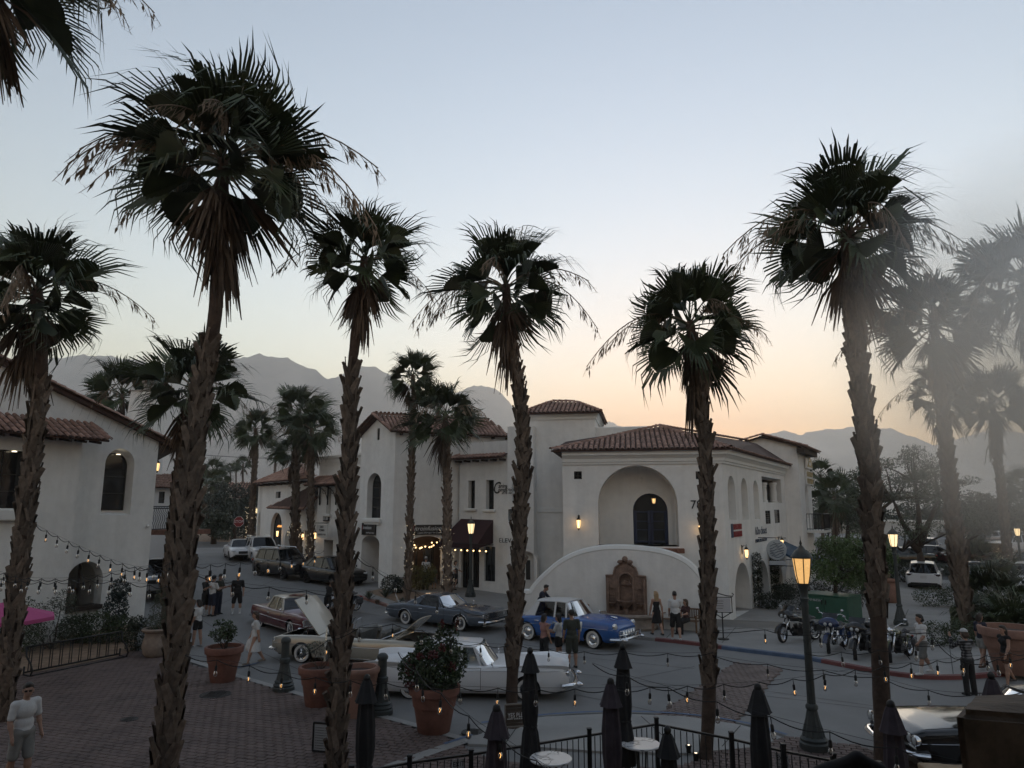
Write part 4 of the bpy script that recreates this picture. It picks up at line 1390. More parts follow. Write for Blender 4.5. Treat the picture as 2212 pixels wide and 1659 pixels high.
for k in range(6):
 s_=.1+k*(wh.len-.3)/5
 wh.box("rafter_tail",s_-.07,s_+.07,E1.z-.2,E1.z-.08,0,.48,m_soffit,W2)
wh.text("sign_letters","C",.95,wh.s_of(1072),wh.z_of(1076,1055),m_black,W2,.03,shear=.3,sx=.75)
wh.text("sign_letters","aring",.34,wh.s_of(1076.5),wh.z_of(1080,1050),m_black,W2,.03,shear=.3,align='LEFT')
wh.text("sign_letters","ompanions",.34,wh.s_of(1075.5),wh.z_of(1080,1058),m_black,W2,.03,shear=.3,align='LEFT',sx=.92)
wh.text("sign_letters","at Home",.2,wh.s_of(1084),wh.z_of(1080,1065),m_black,W2,.03,shear=.3,align='LEFT')
# maroon awning
t=empty("awning",(0,0,0),0,"dark maroon fabric awning over the shop windows of the low wing","awning")
m_mar=mat("awning_maroon",(0.035,0.012,0.015),.85,var=.15,vscale=2)
s0,s1=wh.s_of(994)+.1,wh.s_of(1066)
za1=wh.z_of(1030,1121);za0=wh.z_of(1010,1175)+.1
mb=MB()
P_=[wh.at(s0,za1,.02),wh.at(s1,za1-.05,.02),wh.at(s1+.05,za0,1.5),wh.at(s0-.5,za0,1.5)]
Q_=[p-Vector((0,0,.25))for p in P_[2:]]
mb.add(P_+Q_+[wh.at(s0,za0,.02),wh.at(s1,za0,.02)],[(0,3,2,1),(3,5,4,2),(0,6,5,3),(1,2,4,7)])
mb.build("canopy",m_mar,t)
mb=MB();mb.tube([P_[3],P_[2]],.025,5);mb.tube([wh.at(s0,za0-.1,0),P_[3]],.02,5);mb.tube([wh.at(s1,za0-.1,0),P_[2]],.02,5);mb.build("awning_frame",m_iron,t)
mbk=empty("festoon_lights",(0,0,0),0,"row of warm bulbs hung under the maroon awning","string lights")
for k in range(8):
 p=wh.at(lerp(s0-.3,s1+.4,k/7),za0-.38,1.2)
 mb=MB();mb.sphere(p,.045,8,5);mb.build("bulb",m_bulbglow,mbk,smooth=True)
mb=MB();mb.tube([wh.at(lerp(s0-.3,s1+.4,k/7),za0-.33+.04*(k%2),1.2)for k in range(8)],.008,4);mb.build("cable",m_black,mbk)
# ---------- flat-topped shopfront with the bracketed tile canopy
D2=empty("bracketed_shopfront",(0,0,0),0,"white flat-topped shopfront with a bracketed tile canopy and two slim windows","building")
k0,k1=at_depth(686,48.6),at_depth(792,44.6)
wk=Wall(k0,k1);zt_=wk.z_of(700,988);zg_=gh(*k0)-.1
wins=[poly_uv(wk,705,715,1052,1110,'rect'),poly_uv(wk,728,737.5,1052,1112,'rect')]
dr=[rect(wk.s_of(703),wk.s_of(723),zg_,wk.z_of(712,1166))]
mbw=MB();wk.build(mbw,rect(0,wk.len,-.2,zt_),[(w_,.3,True)for w_ in wins]+[(d_,1.0,False)for d_ in dr])
mbw.add([wk.at(0,-.2),wk.at(0,zt_),wk.at(0,zt_,-6),wk.at(0,-.2,-6)],[(3,2,1,0)])
mbw.add([wk.at(0,zt_),wk.at(wk.len,zt_),wk.at(wk.len,zt_,-6),wk.at(0,zt_,-6)],[(0,1,2,3)])
mbw.build("wall",m_stucco,D2)
wk.panel("door",dr[0],-.95,m_wood,D2)
for w_ in wins:wk.box("window_sill",w_[0][0]-.12,w_[1][0]+.12,w_[0][1]-.18,w_[0][1]-.01,-.02,.2,m_trim,D2,.03)
molding(D2,[wk.at(0,0,-6)[:2],wk.P0[:2],wk.P1[:2]],[(-.02,zt_-.55),(.05,zt_-.55),(.06,zt_-.4),(.12,zt_-.38),(.14,zt_-.2),(.25,zt_-.1),(.27,zt_+.03),(-.1,zt_+.035)],m_trim)
zc=wk.z_of(715,1048)
E1,E2=wk.at(-.2,zc,1.0),wk.at(wk.len*.8,zc,1.0)
R1,R2=wk.at(-.2,zc+.55,.03),wk.at(wk.len*.8,zc+.55,.03)
rf=roof_sheet(D2,[(E1,E2,R2,R1)],"canopy_roof")
put_tiles(rf,tile_matrices(E1,E2,R2,R1,row=.3),80)
for k in range(4):
 s_=.35+k*1.0
 mb=MB()
 mb.bar(wk.at(s_,zc-.06,.9),wk.at(s_,zc-.06,0),.09);mb.bar(wk.at(s_,zc-1.3,.08),wk.at(s_,zc-.1,.08),.08)
 cv=[wk.at(s_,zc-1.2+1.05*math.sin(a),.1+.75*(1-math.cos(a)))for a in[math.pi/2*i/8 for i in range(9)]]
 mb.tube(cv,.025,5)
 mb.tube([wk.at(s_,zc-.45+.12*math.sin(a),.35+.12*math.cos(a))for a in[2*math.pi*i/10 for i in range(10)]],.015,4,closed=True)
 mb.build("scroll_bracket",m_iron,D2)
wk.panel("sign_board",poly_uv(wk,701,713,1113,1126,'rect'),.08,m_signblk,D2,.07)
q=poly_uv(wk,702,712,1117,1123,'rect');wk.strokes("sign_letters",q[0][0],q[1][0],q[0][1],q[2][1],6,m_signwhite,D2,.09)
t=empty("hanging_sign",(0,0,0),0,"white hanging board lettered OLD TOWN beside the thick palm","sign")
r_=poly_uv(wk,712,735,1133,1158,'rect')
wk.panel("sign_board",[r_[0],((r_[0][0]+r_[1][0])/2,r_[0][1]-.12),r_[1],r_[2],r_[3]],.9,mat("sign_offwhite",(.5,.5,.48),.6),t,.05)
cxm=(r_[0][0]+r_[1][0])/2;hh=r_[2][1]-r_[0][1]
wk.text("sign_letters","OLD",hh*.28,cxm,r_[2][1]-hh*.2,m_black,t,.91);wk.text("sign_letters","TOWN",hh*.28,cxm,r_[2][1]-hh*.48,m_black,t,.91)
wk.strokes("sign_letters",r_[0][0]+.12,r_[1][0]-.12,r_[0][1]+hh*.1,r_[0][1]+hh*.24,8,mat("sign_grey",(.2,.2,.2),.6),t,.91)
mb=MB();mb.tube([wk.at(r_[0][0],r_[2][1]+.1,0),wk.at(r_[0][0],r_[2][1]+.1,1.0),wk.at(r_[1][0],r_[2][1]+.1,.9)],.02,5);mb.build("bracket",m_iron,t)
m_hv=mat("blue_lantern_frame",(.02,.04,.09),.5)
for(u,v,lab)in((690,1152,"lit lantern at the left corner of the bracketed shopfront"),):
 p=wk.at(wk.s_of(u),wk.z_of(u,v+8),.03);wall_lantern(tuple(p),wk.rz,lab,.8,9)
# ---------- round-cornered building with the big hipped roof
HB=empty("hipped_building",(0,0,0),0,"white building with a broad hipped tile roof and arched shop window at the far corner","building")
c0,c1,c2=at_depth(556,66),at_depth(566,60.5),at_depth(694,50.5)
wl_,wr_=Wall(c0,c1),Wall(c1,c2)
ze=wr_.z_of(600,1041);zb_=.5
aw=poly_uv(wr_,678-70+0,632,1107,1183)
aw=poly_uv(wr_,596-9,612-1,1107,1183)
sq=poly_uv(wr_,594,604.5,1062,1076,'rect')
arcs=[poly_uv(wr_,640,657,1139,1200),poly_uv(wr_,662,680,1142,1204),poly_uv(wr_,619,634,1145,1195)]
al=poly_uv(wl_,558,565,1106,1180)
mbw=MB();wr_.build(mbw,rect(0,wr_.len,zb_,ze),[(aw,.35,False),(sq,.3,False)]+[(a,.8,True)for a in arcs])
wl_.build(mbw,rect(0,wl_.len,zb_,ze),[(al,.3,True)])
mbw.build("wall",m_stucco,HB)
window(wr_,HB,aw,.33,"shop_window",1,1);window(wr_,HB,sq,.28,"window",0,0)
nsum=wl_.n+wr_.n;nsum=nsum/(nsum.length_squared/2)
o_=.7
Ea=wl_.at(0,ze,o_);Eb=Vector((*c1,ze))+nsum*o_;Ec=wr_.at(wr_.len,ze,o_)
pk=dp(648,1003,60)
rf=roof_sheet(HB,[(Ea,Eb,pk),(Eb,Ec,pk)])
put_tiles(rf,tile_matrices(Eb,Ec,pk,pk,sp=.3,row=.45)+tile_matrices(Ea,Eb,pk,pk,sp=.3,row=.45)+cap_matrices(Eb,pk),0)
for k in range(9):
 s_=.2+k*wr_.len/9
 wr_.box("rafter_tail",s_-.1,s_+.1,ze-.28,ze-.1,0,.6,m_soffit,HB)
zc=wr_.z_of(650,1098)
E1,E2=wr_.at(wr_.s_of(609),zc,1.2),wr_.at(wr_.s_of(690),zc-.1,1.2)
R1,R2=wr_.at(wr_.s_of(626),zc+.8,.02),wr_.at(wr_.s_of(690),zc+1.9,.02)
rf=roof_sheet(HB,[(E1,E2,R2,R1)],"porch_roof");put_tiles(rf,tile_matrices(E1,E2,R2,R1,sp=.3,row=.45),0)
for(u,v,lab)in((609,1150,"lit lantern beside the arched shop window of the hipped building"),(664,1157,"lit lantern between the far arcade arches, left of the thin palm")):
 p=wr_.at(wr_.s_of(u),wr_.z_of(u,v+6),.05);wall_lantern(tuple(p),wr_.rz,lab,.9,9)
# warm pendant lamps behind the arched shop window
t=empty("pendant_lamps",(0,0,0),0,"two orange pendant lamps glowing in the far arched shop window","lamp")
for k in(-1,1):
 p=wr_.at((aw[0][0]+aw[1][0])/2+k*.25+.25,wr_.z_of(605,1138),-.24)
 mb=MB();mb.lathe([(.03,.12),(.14,.04),(.17,-.04),(.02,-.05)],10,c=p);mb.build("lamp_shade",mat("amber_shade",(.5,.25,.08),.5,emit=(1,.4,.1),estr=1.2),t,smooth=True)
# ---------- left building with the sloping gable
LB=empty("left_building",(0,0,0),0,"white stucco building with a sloping tiled gable edge and deep arched window at left","building")
lc=ground(310,1345).xy
l0=Vector(ground(30,1398).xy)
ldir=(Vector(lc)-l0).normalized()
lstart=Vector(lc)-ldir*12
wL=Wall(lstart,lc)
def zL(u,v):return wL.z_of(u,v)
def sL(u,v=1097):return wL.s_of(u,v)
sc=wL.len
# roof edge line along the wall: through (115, 832) and (345, 946)
sA,zA=sL(118,842),zL(118,842);sB,zB=sc,zL(346,952)
sl_=(zB-zA)/(sB-sA)
def zr(s):return zB+sl_*(s-sB)
win=arch(sL(218),sL(282),zL(250,1112),zL(250,968),None,14)
wing=arch(sL(222),sL(281),zL(250,1096),zL(250,982),None,14)
bay_s=sL(145)
gate=arch(sL(160),sL(237),gh(*lc)+1.0,zL(200,1212),None,14)
mbw=MB()
wL.build(mbw,[(0,-.2),(sc,-.2),(sc,zB),(0,zr(0))],[(win,.45,False,.1),(gate,.5,False)])
# return wall at the corner
back=Vector((-ldir.y,ldir.x))*9
cn=Wall(lc,Vector(lc)+back)
cn.build(mbw,rect(0,cn.len,-.2,zB))
mbw.build("wall",m_stucco,LB,smooth=30)
window(wL,LB,[(lerp((win[0][0]+win[1][0])/2,p[0],.86),lerp(zL(250,1040),p[1],.86))for p in win],.42,"window",0,2)
mb=MB();p=wL.at((win[0][0]+win[1][0])/2,zL(250,976)-.1,-.18);mb.lathe([(.09,0),(.07,.03),(.001,.03)],12,c=p);mb.build("recessed_light",mat("downlight",(.9,.9,.8),.4,emit=(1,.85,.6),estr=2.5),LB)
# bay projecting to the left with its own tiled roof
bo=.55
wb_=Wall(wL.at(0,0,bo)[:2],wL.at(bay_s,0,bo)[:2])
zbt=wb_.z_of(60,940)
bw=rect(sL(-60),wb_.s_of(55),wb_.z_of(30,1098),wb_.z_of(30,972))
mbw=MB();wb_.build(mbw,rect(0,wb_.len,-.2,zbt),[(bw,.5,False)])
mbw.add([wb_.at(wb_.len,-.2),wb_.at(wb_.len,zbt),wL.at(bay_s,zbt),wL.at(bay_s,-.2)],[(0,3,2,1)])
mbw.build("bay_wall",m_stucco,LB)
window(wb_,LB,bw,.46,"window",1,2)
wb_.box("window_sill",bw[0][0]-.2,bw[1][0]+.25,bw[0][1]-.45,bw[0][1]-.02,-.02,.3,m_trim,LB,.05)
p=wb_.at(wb_.s_of(25),bw[2][1]-.02,-.25);mb=MB();mb.lathe([(.09,-.03),(.07,0),(.001,0)],12,c=p);mb.build("recessed_light",MATS["downlight"],LB)
ze0=wb_.z_of(100,944)
E1,E2=wb_.at(0,ze0,.75),wb_.at(wb_.s_of(212,950),ze0,.75)
zrt=ze0+.72
R1,R2=wL.at(0,zrt,.03),wL.at(sL(195)-.3,zrt,.03)
rf=roof_sheet(LB,[(E1,E2,R2,R1)],"bay_roof")
put_tiles(rf,tile_matrices(E1,E2,R2,R1,sp=.27,row=.34)+cap_matrices(E2,R2,sc=1.1),300)
mb=MB()
for k in range(14):
 s_=wb_.s_of(205,950)-.2-k*.6
 if s_>0:mb.bar(wb_.at(s_,ze0-.12,.7),wb_.at(s_,ze0-.02,.0),.09,.1)
mb.build("rafter_tails",m_soffit,LB)
# main roof: rake edge tiles, soffit and eave overhang past the corner
ovr=.95
Ra=wL.at(0,zr(0)+.1,.25);Rb=wL.at(sc+ovr,zr(sc+ovr)+.1,.25)
Rc,Rd=Rb+Vector((*back,0)),Ra+Vector((*back,0))
rf=roof_sheet(LB,[(Ra,Rb,Rc,Rd)],"roof",.16)
mst=cap_matrices(Rb,Ra,row=.42,lift=.02,sc=1.45)
e_=Rc-Rb
mst+=tile_matrices(Rb,Rb+e_*.35,Ra+e_*.35,Ra,sp=.3,row=.4)
put_tiles(rf,mst,120)
mb=MB();mb.add([wL.at(sc,zB-.9,.02),wL.at(sc+ovr,zr(sc+ovr)-.05,.02),wL.at(sc,zB,.02),wL.at(sc,zB-.9,-.2),wL.at(sc+ovr,zr(sc+ovr)-.05,-.2),wL.at(sc,zB,-.2)],[(0,1,2),(5,4,3),(0,3,4,1)]);mb.build("eave_bracket",m_soffit,LB)
# shadow lines of painted-over tile ends below the rake, drawn in greyer stucco
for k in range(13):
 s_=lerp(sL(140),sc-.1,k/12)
 wL.bars("rake_shadow_line",[((s_,zr(s_)-.12),(s_-.12,zr(s_)-.5))],.004,.018,mat("stucco_shadow_line",(.5,.5,.49),.9),LB,.012)
# chimney
chp=dp(313,870,39)
mb=MB();zc0=dp(313,905,39).z;zc1=dp(313,846,39).z
mb.add([(chp.x-.95,38.6,zc0-3),(chp.x+.8,38.6,zc0-3),(chp.x+.8,40,zc0-3),(chp.x-.95,40,zc0-3),(chp.x-.72,38.8,zc1),(chp.x+.72,38.8,zc1),(chp.x+.72,39.8,zc1),(chp.x-.72,39.8,zc1)],[(0,1,5,4),(1,2,6,5),(2,3,7,6),(3,0,4,7),(4,5,6,7)])
ch=mb.build("chimney",m_stucco,LB)
mb=MB();mb.box((chp.x,39.3,zc1+.03),(1.56,1.12,.07));mb.lathe([(.27,0),(.27,.42),(.36,.44),(.38,.5),(.38,.66),(.3,.68)],16,c=(chp.x,39.3,zc1+.05));mb.build("chimney_cap",mat("chimney_metal",(.3,.28,.26),.6,metal=.4),ch,smooth=30)
mb=MB();mb.sphere(cn.at(.1,zL(320,1138),-.1),.09,8,6);p=wL.at(sc-.25,zL(305,1137),.08);mb.sphere(p,.07,10,6);mb.build("security_camera",m_trim,LB,smooth=True)
p=cn.at(.55,0,0);zz=dp(345,1000,p.y+.6).z
t_=wL.at(sc+.02,dp(350,1012,lc[1]).z,-.3)
wall_lantern((t_.x+.03,t_.y,t_.z),wL.rz+R(90),"lit black scroll-arm lantern at the corner of the left building",.75,5)
# room seen through the arched opening
mb=MB();g0_,g1_=gate[0][0]-.4,gate[1][0]+.4
zf,zc_=gh(*lc)+.6,zL(200,1205)
mb.add([wL.at(g0_,zf,-.51),wL.at(g1_,zf,-.51),wL.at(g1_,zf,-3.5),wL.at(g0_,zf,-3.5),wL.at(g0_,zc_,-.51),wL.at(g1_,zc_,-.51),wL.at(g1_,zc_,-3.5),wL.at(g0_,zc_,-3.5)],[(0,1,2,3),(7,6,5,4),(3,2,6,7),(0,3,7,4),(1,5,6,2)])
mb.build("porch_room",mat("porch_plaster",(.6,.58,.55),.9,var=.1,vscale=1),LB)
wL.bars("glazing_bar",[((lerp(gate[0][0],gate[1][0],.5),gate[0][1]),(lerp(gate[0][0],gate[1][0],.5),gate[8][1]))],-.4,.09,m_soffit,LB,.09)
wL.box("counter",gate[0][0],gate[1][0],gate[0][1]-.15,gate[0][1]+.02,-.5,.15,m_soffit,LB)
# ---------- far houses
FB=empty("far_house",(0,0,0),0,"white house with a grey tile roof seen between the left building and the palm","building")
f0,f1=at_depth(318,52),at_depth(420,56)
wF=Wall(f0,f1);z1=wF.z_of(345,1053)
wsq=[poly_uv(wF,341,354,1062,1087,'rect'),poly_uv(wF,369,384,1063,1071,'rect')]
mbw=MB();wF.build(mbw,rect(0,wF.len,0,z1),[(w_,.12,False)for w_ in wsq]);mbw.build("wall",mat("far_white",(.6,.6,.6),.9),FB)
for w_ in wsq:window(wF,FB,w_,.1,"window",0,1)
E1,E2=wF.at(-.3,z1,.5),wF.at(wF.len,z1,.5);R1,R2=wF.at(-.3,z1+1.1,-2.2),wF.at(wF.len,z1+1.1,-2.2)
rf=roof_sheet(FB,[(E1,E2,R2,R1)]);put_tiles(rf,tile_matrices(E1,E2,R2,R1,sp=.3,row=.5),0)
bt=empty("balcony_railing",(0,0,0),0,"black bellied iron balcony railing beside the left building","railing")
b0,b1=Vector((*at_depth(331,36.5),0)),Vector((*at_depth(392,38.5),0))
zb0,zb1=dp(350,1143,37).z,dp(350,1094,37).z
mb=MB();mb.box(((b0+b1)/2+Vector((0,1.0,zb0-.18))),((b1-b0).length+.3,2.6,.25),rz=math.atan2((b1-b0).y,(b1-b0).x));mb.build("floor_slab",m_brick,bt)
rl=MB()
for z in(zb0,zb1-.1,zb1):rl.tube([b0+Vector((0,0,z)),b1+Vector((0,0,z))],.025,5)
for k in range(18):
 c_=b0.lerp(b1,(k+.5)/18);rl.tube([c_+Vector((.04*math.cos(a),0,zb1-.05+.04*math.sin(a)))for a in[2*math.pi*i/8 for i in range(8)]],.01,4,closed=True)
rl.build("rail",m_iron,bt)
for k in range(17):
 c_=b0.lerp(b1,k/16)
 mb=MB();mb.tube([c_+Vector((0,-.3*math.sin(math.pi*min(1,(1-f)*1.15))**1.5*(1 if f<.8 else .5),zb0+(zb1-zb0-.1)*f))for f in[i/10 for i in range(11)]],.017,4)
 mb.build("baluster",m_iron,bt)
GH=empty("far_house",(0,0,0),0,"small cream gabled house with red roof far behind the stop sign","building")
wG=Wall(at_depth(482,95),at_depth(505,88));zg_=2.0
zt_,zpk=wG.z_of(490,1075),wG.z_of(493,1045)
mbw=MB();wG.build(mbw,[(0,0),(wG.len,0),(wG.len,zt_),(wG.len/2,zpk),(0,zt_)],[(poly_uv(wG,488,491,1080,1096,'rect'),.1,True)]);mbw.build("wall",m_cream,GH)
axis=Vector((10,1.5,0))
Pk=wG.at(wG.len/2,zpk+.1,.2);E_=wG.at(wG.len+.2,zt_-.1,.2)
rf=roof_sheet(GH,[(E_,E_+axis,Pk+axis,Pk)]);put_tiles(rf,tile_matrices(E_,E_+axis,Pk+axis,Pk,sp=.35,row=.6),0)
mbw=MB();q0,q1=E_-Vector((.2,0,0)),E_+axis;mbw.add([(q0.x,q0.y,0),(q1.x,q1.y,0),(q1.x,q1.y,q1.z),(q0.x,q0.y,q0.z)],[(0,1,2,3)]);mbw.build("side_wall",m_cream,GH)
# low white shops beyond the parking lot on the right
RB=empty("far_shops",(0,0,0),0,"low white shops with brown awnings beyond the car park at right","building")
wR=Wall(at_depth(1860,92),at_depth(2260,84));z1=wR.z_of(2050,1128)
def pr(u0,u1,v0,v1,k='arch'):return poly_uv(wR,u0,u1,v0,v1,k)
ar=[pr(1905,1935,1150,1183),pr(1960,1985,1148,1183),pr(2020,2034,1150,1176,'rect'),pr(2060,2085,1150,1182,'rect'),pr(2110,2130,1150,1182,'rect')]
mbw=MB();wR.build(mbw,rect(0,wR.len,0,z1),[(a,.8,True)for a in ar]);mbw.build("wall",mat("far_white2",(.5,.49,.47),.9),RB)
wR.box("parapet_cap",0,wR.len,z1,z1+.25,-.4,.15,m_trim,RB)
mb=MB();s0,s1=wR.s_of(2035),wR.s_of(2150);zA_=wR.z_of(2090,1133);mb.add([wR.at(s0,zA_,0),wR.at(s1,zA_,0),wR.at(s1,zA_-1.6,2.2),wR.at(s0,zA_-1.6,2.2)],[(0,3,2,1)]);mb.build("awning",mat("awning_brown",(.11,.055,.04),.85),RB)
q=pr(1940,1962,1141,1146,'rect');wR.strokes("sign_letters",q[0][0],q[1][0],q[0][1],q[2][1],8,m_trim,RB,.05)
RC=empty("far_building",(0,0,0),0,"pale building with dark windows beyond the tower balcony","building")
wR2=Wall(at_depth(1775,100),at_depth(1880,96));z1=wR2.z_of(1800,1108)
ws_=[pr and poly_uv(wR2,1790+18*k,1798+18*k,1120,1140,'rect')for k in range(4)]
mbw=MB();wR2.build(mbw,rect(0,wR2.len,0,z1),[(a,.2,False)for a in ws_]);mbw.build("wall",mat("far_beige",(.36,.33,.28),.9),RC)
for w_ in ws_:window(wR2,RC,w_,.18,"window",0,0)
# ---------- the building the picture is taken from: wall and parapet behind and beside the balcony
HM=empty("balcony_building",(0,0,0),0,"building with the balcony the view is taken from, its rough brown pier at lower right","building")
mb=MB();mb.box((0,-2.2,4.5),(34,1.0,9.2));mb.box((0,0.2,3.1),(34,3.8,.3));mb.build("wall",mat("balcony_stucco",(.42,.38,.33),.9,var=.1,vscale=1),HM)
mb=MB();mb.box((0,-.4,9.2),(34,4.6,.25));mb.build("porch_roof",m_soffit,HM)
# ------------------------------------------------------------------ fan palms
m_frond=objrand(mat("palm_leaf_green",(0.032,0.052,0.024),.5,var=.35,vscale=2.5,col2=(0.055,0.075,0.03)),.35)
m_dead=objrand(mat("palm_leaf_dead",(0.085,0.058,0.042),.85,var=.4,vscale=3,col2=(0.14,0.10,0.07)),.4)
m_flower=objrand(mat("palm_flower_stalk",(0.21,0.16,0.115),.85,var=.3,vscale=4),.25)
m_boot=objrand(mat("palm_leaf_base",(0.115,0.083,0.062),.9,var=.4,vscale=4,bump=.4,bscale=25,col2=(0.185,0.142,0.11)),.4)
m_trunk=mat("palm_trunk",(0.06,0.04,0.03),.95,var=.45,vscale=5,bump=.9,bscale=16)
m_trunk2=mat("palm_trunk_smooth",(0.10,0.072,0.055),.95,var=.35,vscale=5,bump=.7,bscale=22)
def make_frond(seed,nseg=34,span=112,L=1.12,pet=.62,droop=.35,fold=.25,tip=.5):
 r_=random.Random(seed)
 mb=MB()
 arc=-.10*r_.uniform(.6,1.6)
 mb.tube([(0,0,0),(0,pet*.5,.03),(0,pet,arc*.2)],[.028,.018,.013],4,cap=False)
 hub=Vector((0,pet,arc*.2))
 def dirv(a):
  x,y=math.sin(a),math.cos(a)
  return Vector((x,y,fold*abs(x)**1.2-.10*abs(y)))
 angs=[R(lerp(-span,span,i/nseg))for i in range(nseg+1)]
 split=.56
 ins=[]
 V=[hub]
 for i,a in enumerate(angs):
  rr=L*split*(1-.34*(a/R(span))**2)*r_.uniform(.93,1.05)
  V.append(hub+dirv(a)*rr+Vector((0,0,-.10*droop*rr)))
 for i in range(nseg):
  a=(angs[i]+angs[i+1])/2
  rr=L*split*.97*(1-.34*(a/R(span))**2)
  V.append(hub+dirv(a)*rr+Vector((0,0,-.035-.10*droop*rr)))
 F_=[]
 for i in range(nseg):
  F_.append((0,1+i,nseg+2+i));F_.append((0,nseg+2+i,2+i))
 mb.add(V,F_)
 for i,a in enumerate(angs):
  d=dirv(a);base=V[1+i]
  side=Vector((math.cos(a),-math.sin(a),0))
  Lr=L*(1-.30*(a/R(span))**2)*r_.uniform(.82,1.08)
  tl=max(.1,Lr-L*split)*(1+tip*.6)
  w=.024
  dd=droop*r_.uniform(.5,1.5)
  kink=r_.uniform(-.15,.15)
  p1=base+d*tl*.55+side*kink*tl*.3+Vector((0,0,-dd*tl*.25))
  p2=base+d*tl*(1.0-dd*.3)+side*kink*tl+Vector((0,0,-dd*tl*.95))
  mb.add([base-side*w*1.1-Vector((0,0,.008)),base+side*w*1.1-Vector((0,0,.008)),p1+side*w*.75,p1-side*w*.75,p2],[(0,1,2,3),(3,2,4)])
 return mb.mesh("frond",m_frond)
def make_dead(seed,L=1.25,pet=.55,n=22,spread=.2):
 r_=random.Random(seed)
 mb=MB()
 mb.tube([(0,0,0),(0,pet,.06)],[.03,.018],4,cap=False)
 for i in range(n):
  a=r_.gauss(0,spread);b=r_.gauss(0,spread)
  d=Vector((a,1,b)).normalized()
  side=Vector((1,-a,0)).normalized()if i%2 else Vector((0,-b,1)).normalized()
  w=r_.uniform(.018,.04)
  l_=L*r_.uniform(.6,1.1)
  p0=Vector((0,pet*r_.uniform(.85,1.0),.06))
  p1=p0+d*l_*.45+Vector((r_.uniform(-.03,.03),0,r_.uniform(-.03,.03)))
  p2=p1+Vector((d.x*.4,1,d.z*.4)).normalized()*l_*.55
  mb.add([p0-side*w*.6,p0+side*w*.6,p1+side*w,p1-side*w,p2+side*w*.25,p2-side*w*.25],[(0,1,2,3),(3,2,4,5)])
 return mb.mesh("dead_frond",m_dead)
def make_flower(seed,L=2.3,arch_=.9):
 r_=random.Random(seed)
 mb=MB()
 P=[]
 for i in range(11):
  t=i/10
  P.append(Vector((.08*math.sin(t*3+seed),L*(t-.18*t*t),arch_*(1.05*t-2.3*t*t))))
 mb.tube(P,[.02-.0012*i for i in range(11)],4,cap=False)
 for i in range(3,11):
  for q in range(3):
   p=P[i-1].lerp(P[i],r_.random())
   ln=r_.uniform(.22,.6)*(1 if i<9 else .7)
   o=Vector((r_.uniform(-.3,.3),r_.uniform(-.05,.3),-1)).normalized()
   e=p+o*ln
   mb.tube([p,p+o*ln*.5+Vector((r_.uniform(-.03,.03),0,0)),e],[.006,.005,.003],3,cap=False)
   for k in range(3):
    if r_.random()<.6:
     b0=p.lerp(e,r_.uniform(.1,.8));sd=Vector((r_.uniform(-1,1),r_.uniform(-1,1),0)).normalized()*r_.uniform(.012,.026)
     bl_=Vector((r_.uniform(-.06,.06),r_.uniform(-.06,.06),-r_.uniform(.1,.24)))
     mb.add([b0,b0+bl_*.4+sd,b0+bl_,b0+bl_*.4-sd],[(0,1,2,3)])
   for k in range(7):
    b0=p.lerp(e,r_.uniform(.2,1));tv=Vector((r_.uniform(-1,1),r_.uniform(-1,1),r_.uniform(-1.2,.5)))*.12
    mb.add([b0,b0+Vector((.004,0,.004)),b0+tv],[(0,1,2)])
 return mb.mesh("flower_stalk",m_flower)
def make_boot(seed):
 r_=random.Random(seed)
 mb=MB()
 w0,w1,L=.115*r_.uniform(.85,1.2),.045*r_.uniform(.7,1.3),r_.uniform(.36,.5)
 out=r_.uniform(.015,.06)
 bend=r_.uniform(-.03,.03)
 V=[]
 for(t,w,o,th)in((0,w0,.0,.02),(.5,lerp(w0,w1,.62),out*.5,.022),(1,w1,out,.016)):
  x=bend*t*t
  V+=[(x-w,-o,t*L),(x,-o-th,t*L),(x+w,-o,t*L)]
 F_=[]
 for i in(0,3):
  F_+=[(i,i+1,i+4,i+3),(i+1,i+2,i+5,i+4)]
 k=len(V)
 V+=[(V[6][0],V[6][1]+.03,V[6][2]-.03),(V[8][0],V[8][1]+.03,V[8][2]-.03)]
 F_+=[(6,7,8,k+1,k)]
 mb.add(V,F_)
 return mb.mesh("leaf_base",m_boot)
FROND=[make_frond(1,nseg=28,span=52,L=1.3,droop=.5,fold=.9),make_frond(2,nseg=30,span=62,L=1.22,droop=.8,fold=1.2),make_frond(3,nseg=26,span=44,L=1.36,droop=.7,fold=1.0),make_frond(4,nseg=28,span=58,L=1.2,droop=1.1,fold=.7),make_frond(5,nseg=22,span=34,L=1.42,droop=.5,fold=.8,tip=.7),make_frond(8,nseg=30,span=70,L=1.12,droop=.9,fold=1.1)]
FROND_LO=[make_frond(6,nseg=16,span=75,L=1.25,droop=.7,fold=.4),make_frond(7,nseg=14,span=62,L=1.3,droop=.9,fold=.3)]
DEAD=[make_dead(11),make_dead(12,1.4,.5,26,.14),make_dead(13,1.1,.6,20,.28),make_dead(14,1.3,.5,24,.1)]
FLOW=[make_flower(21),make_flower(22,1.9,.7),make_flower(23,2.5,1.1)]
BOOT=[make_boot(k)for k in range(31,37)]
def orient(d,roll=0.0):
 y=Vector(d).normalized()
 x=y.cross(Vector((0,0,1)))
 if x.length<1e-3:x=Vector((1,0,0))
 x.normalize();z=x.cross(y)
 return Matrix((x,y,z)).transposed().to_4x4()@Matrix.Rotation(roll,4,'Y')
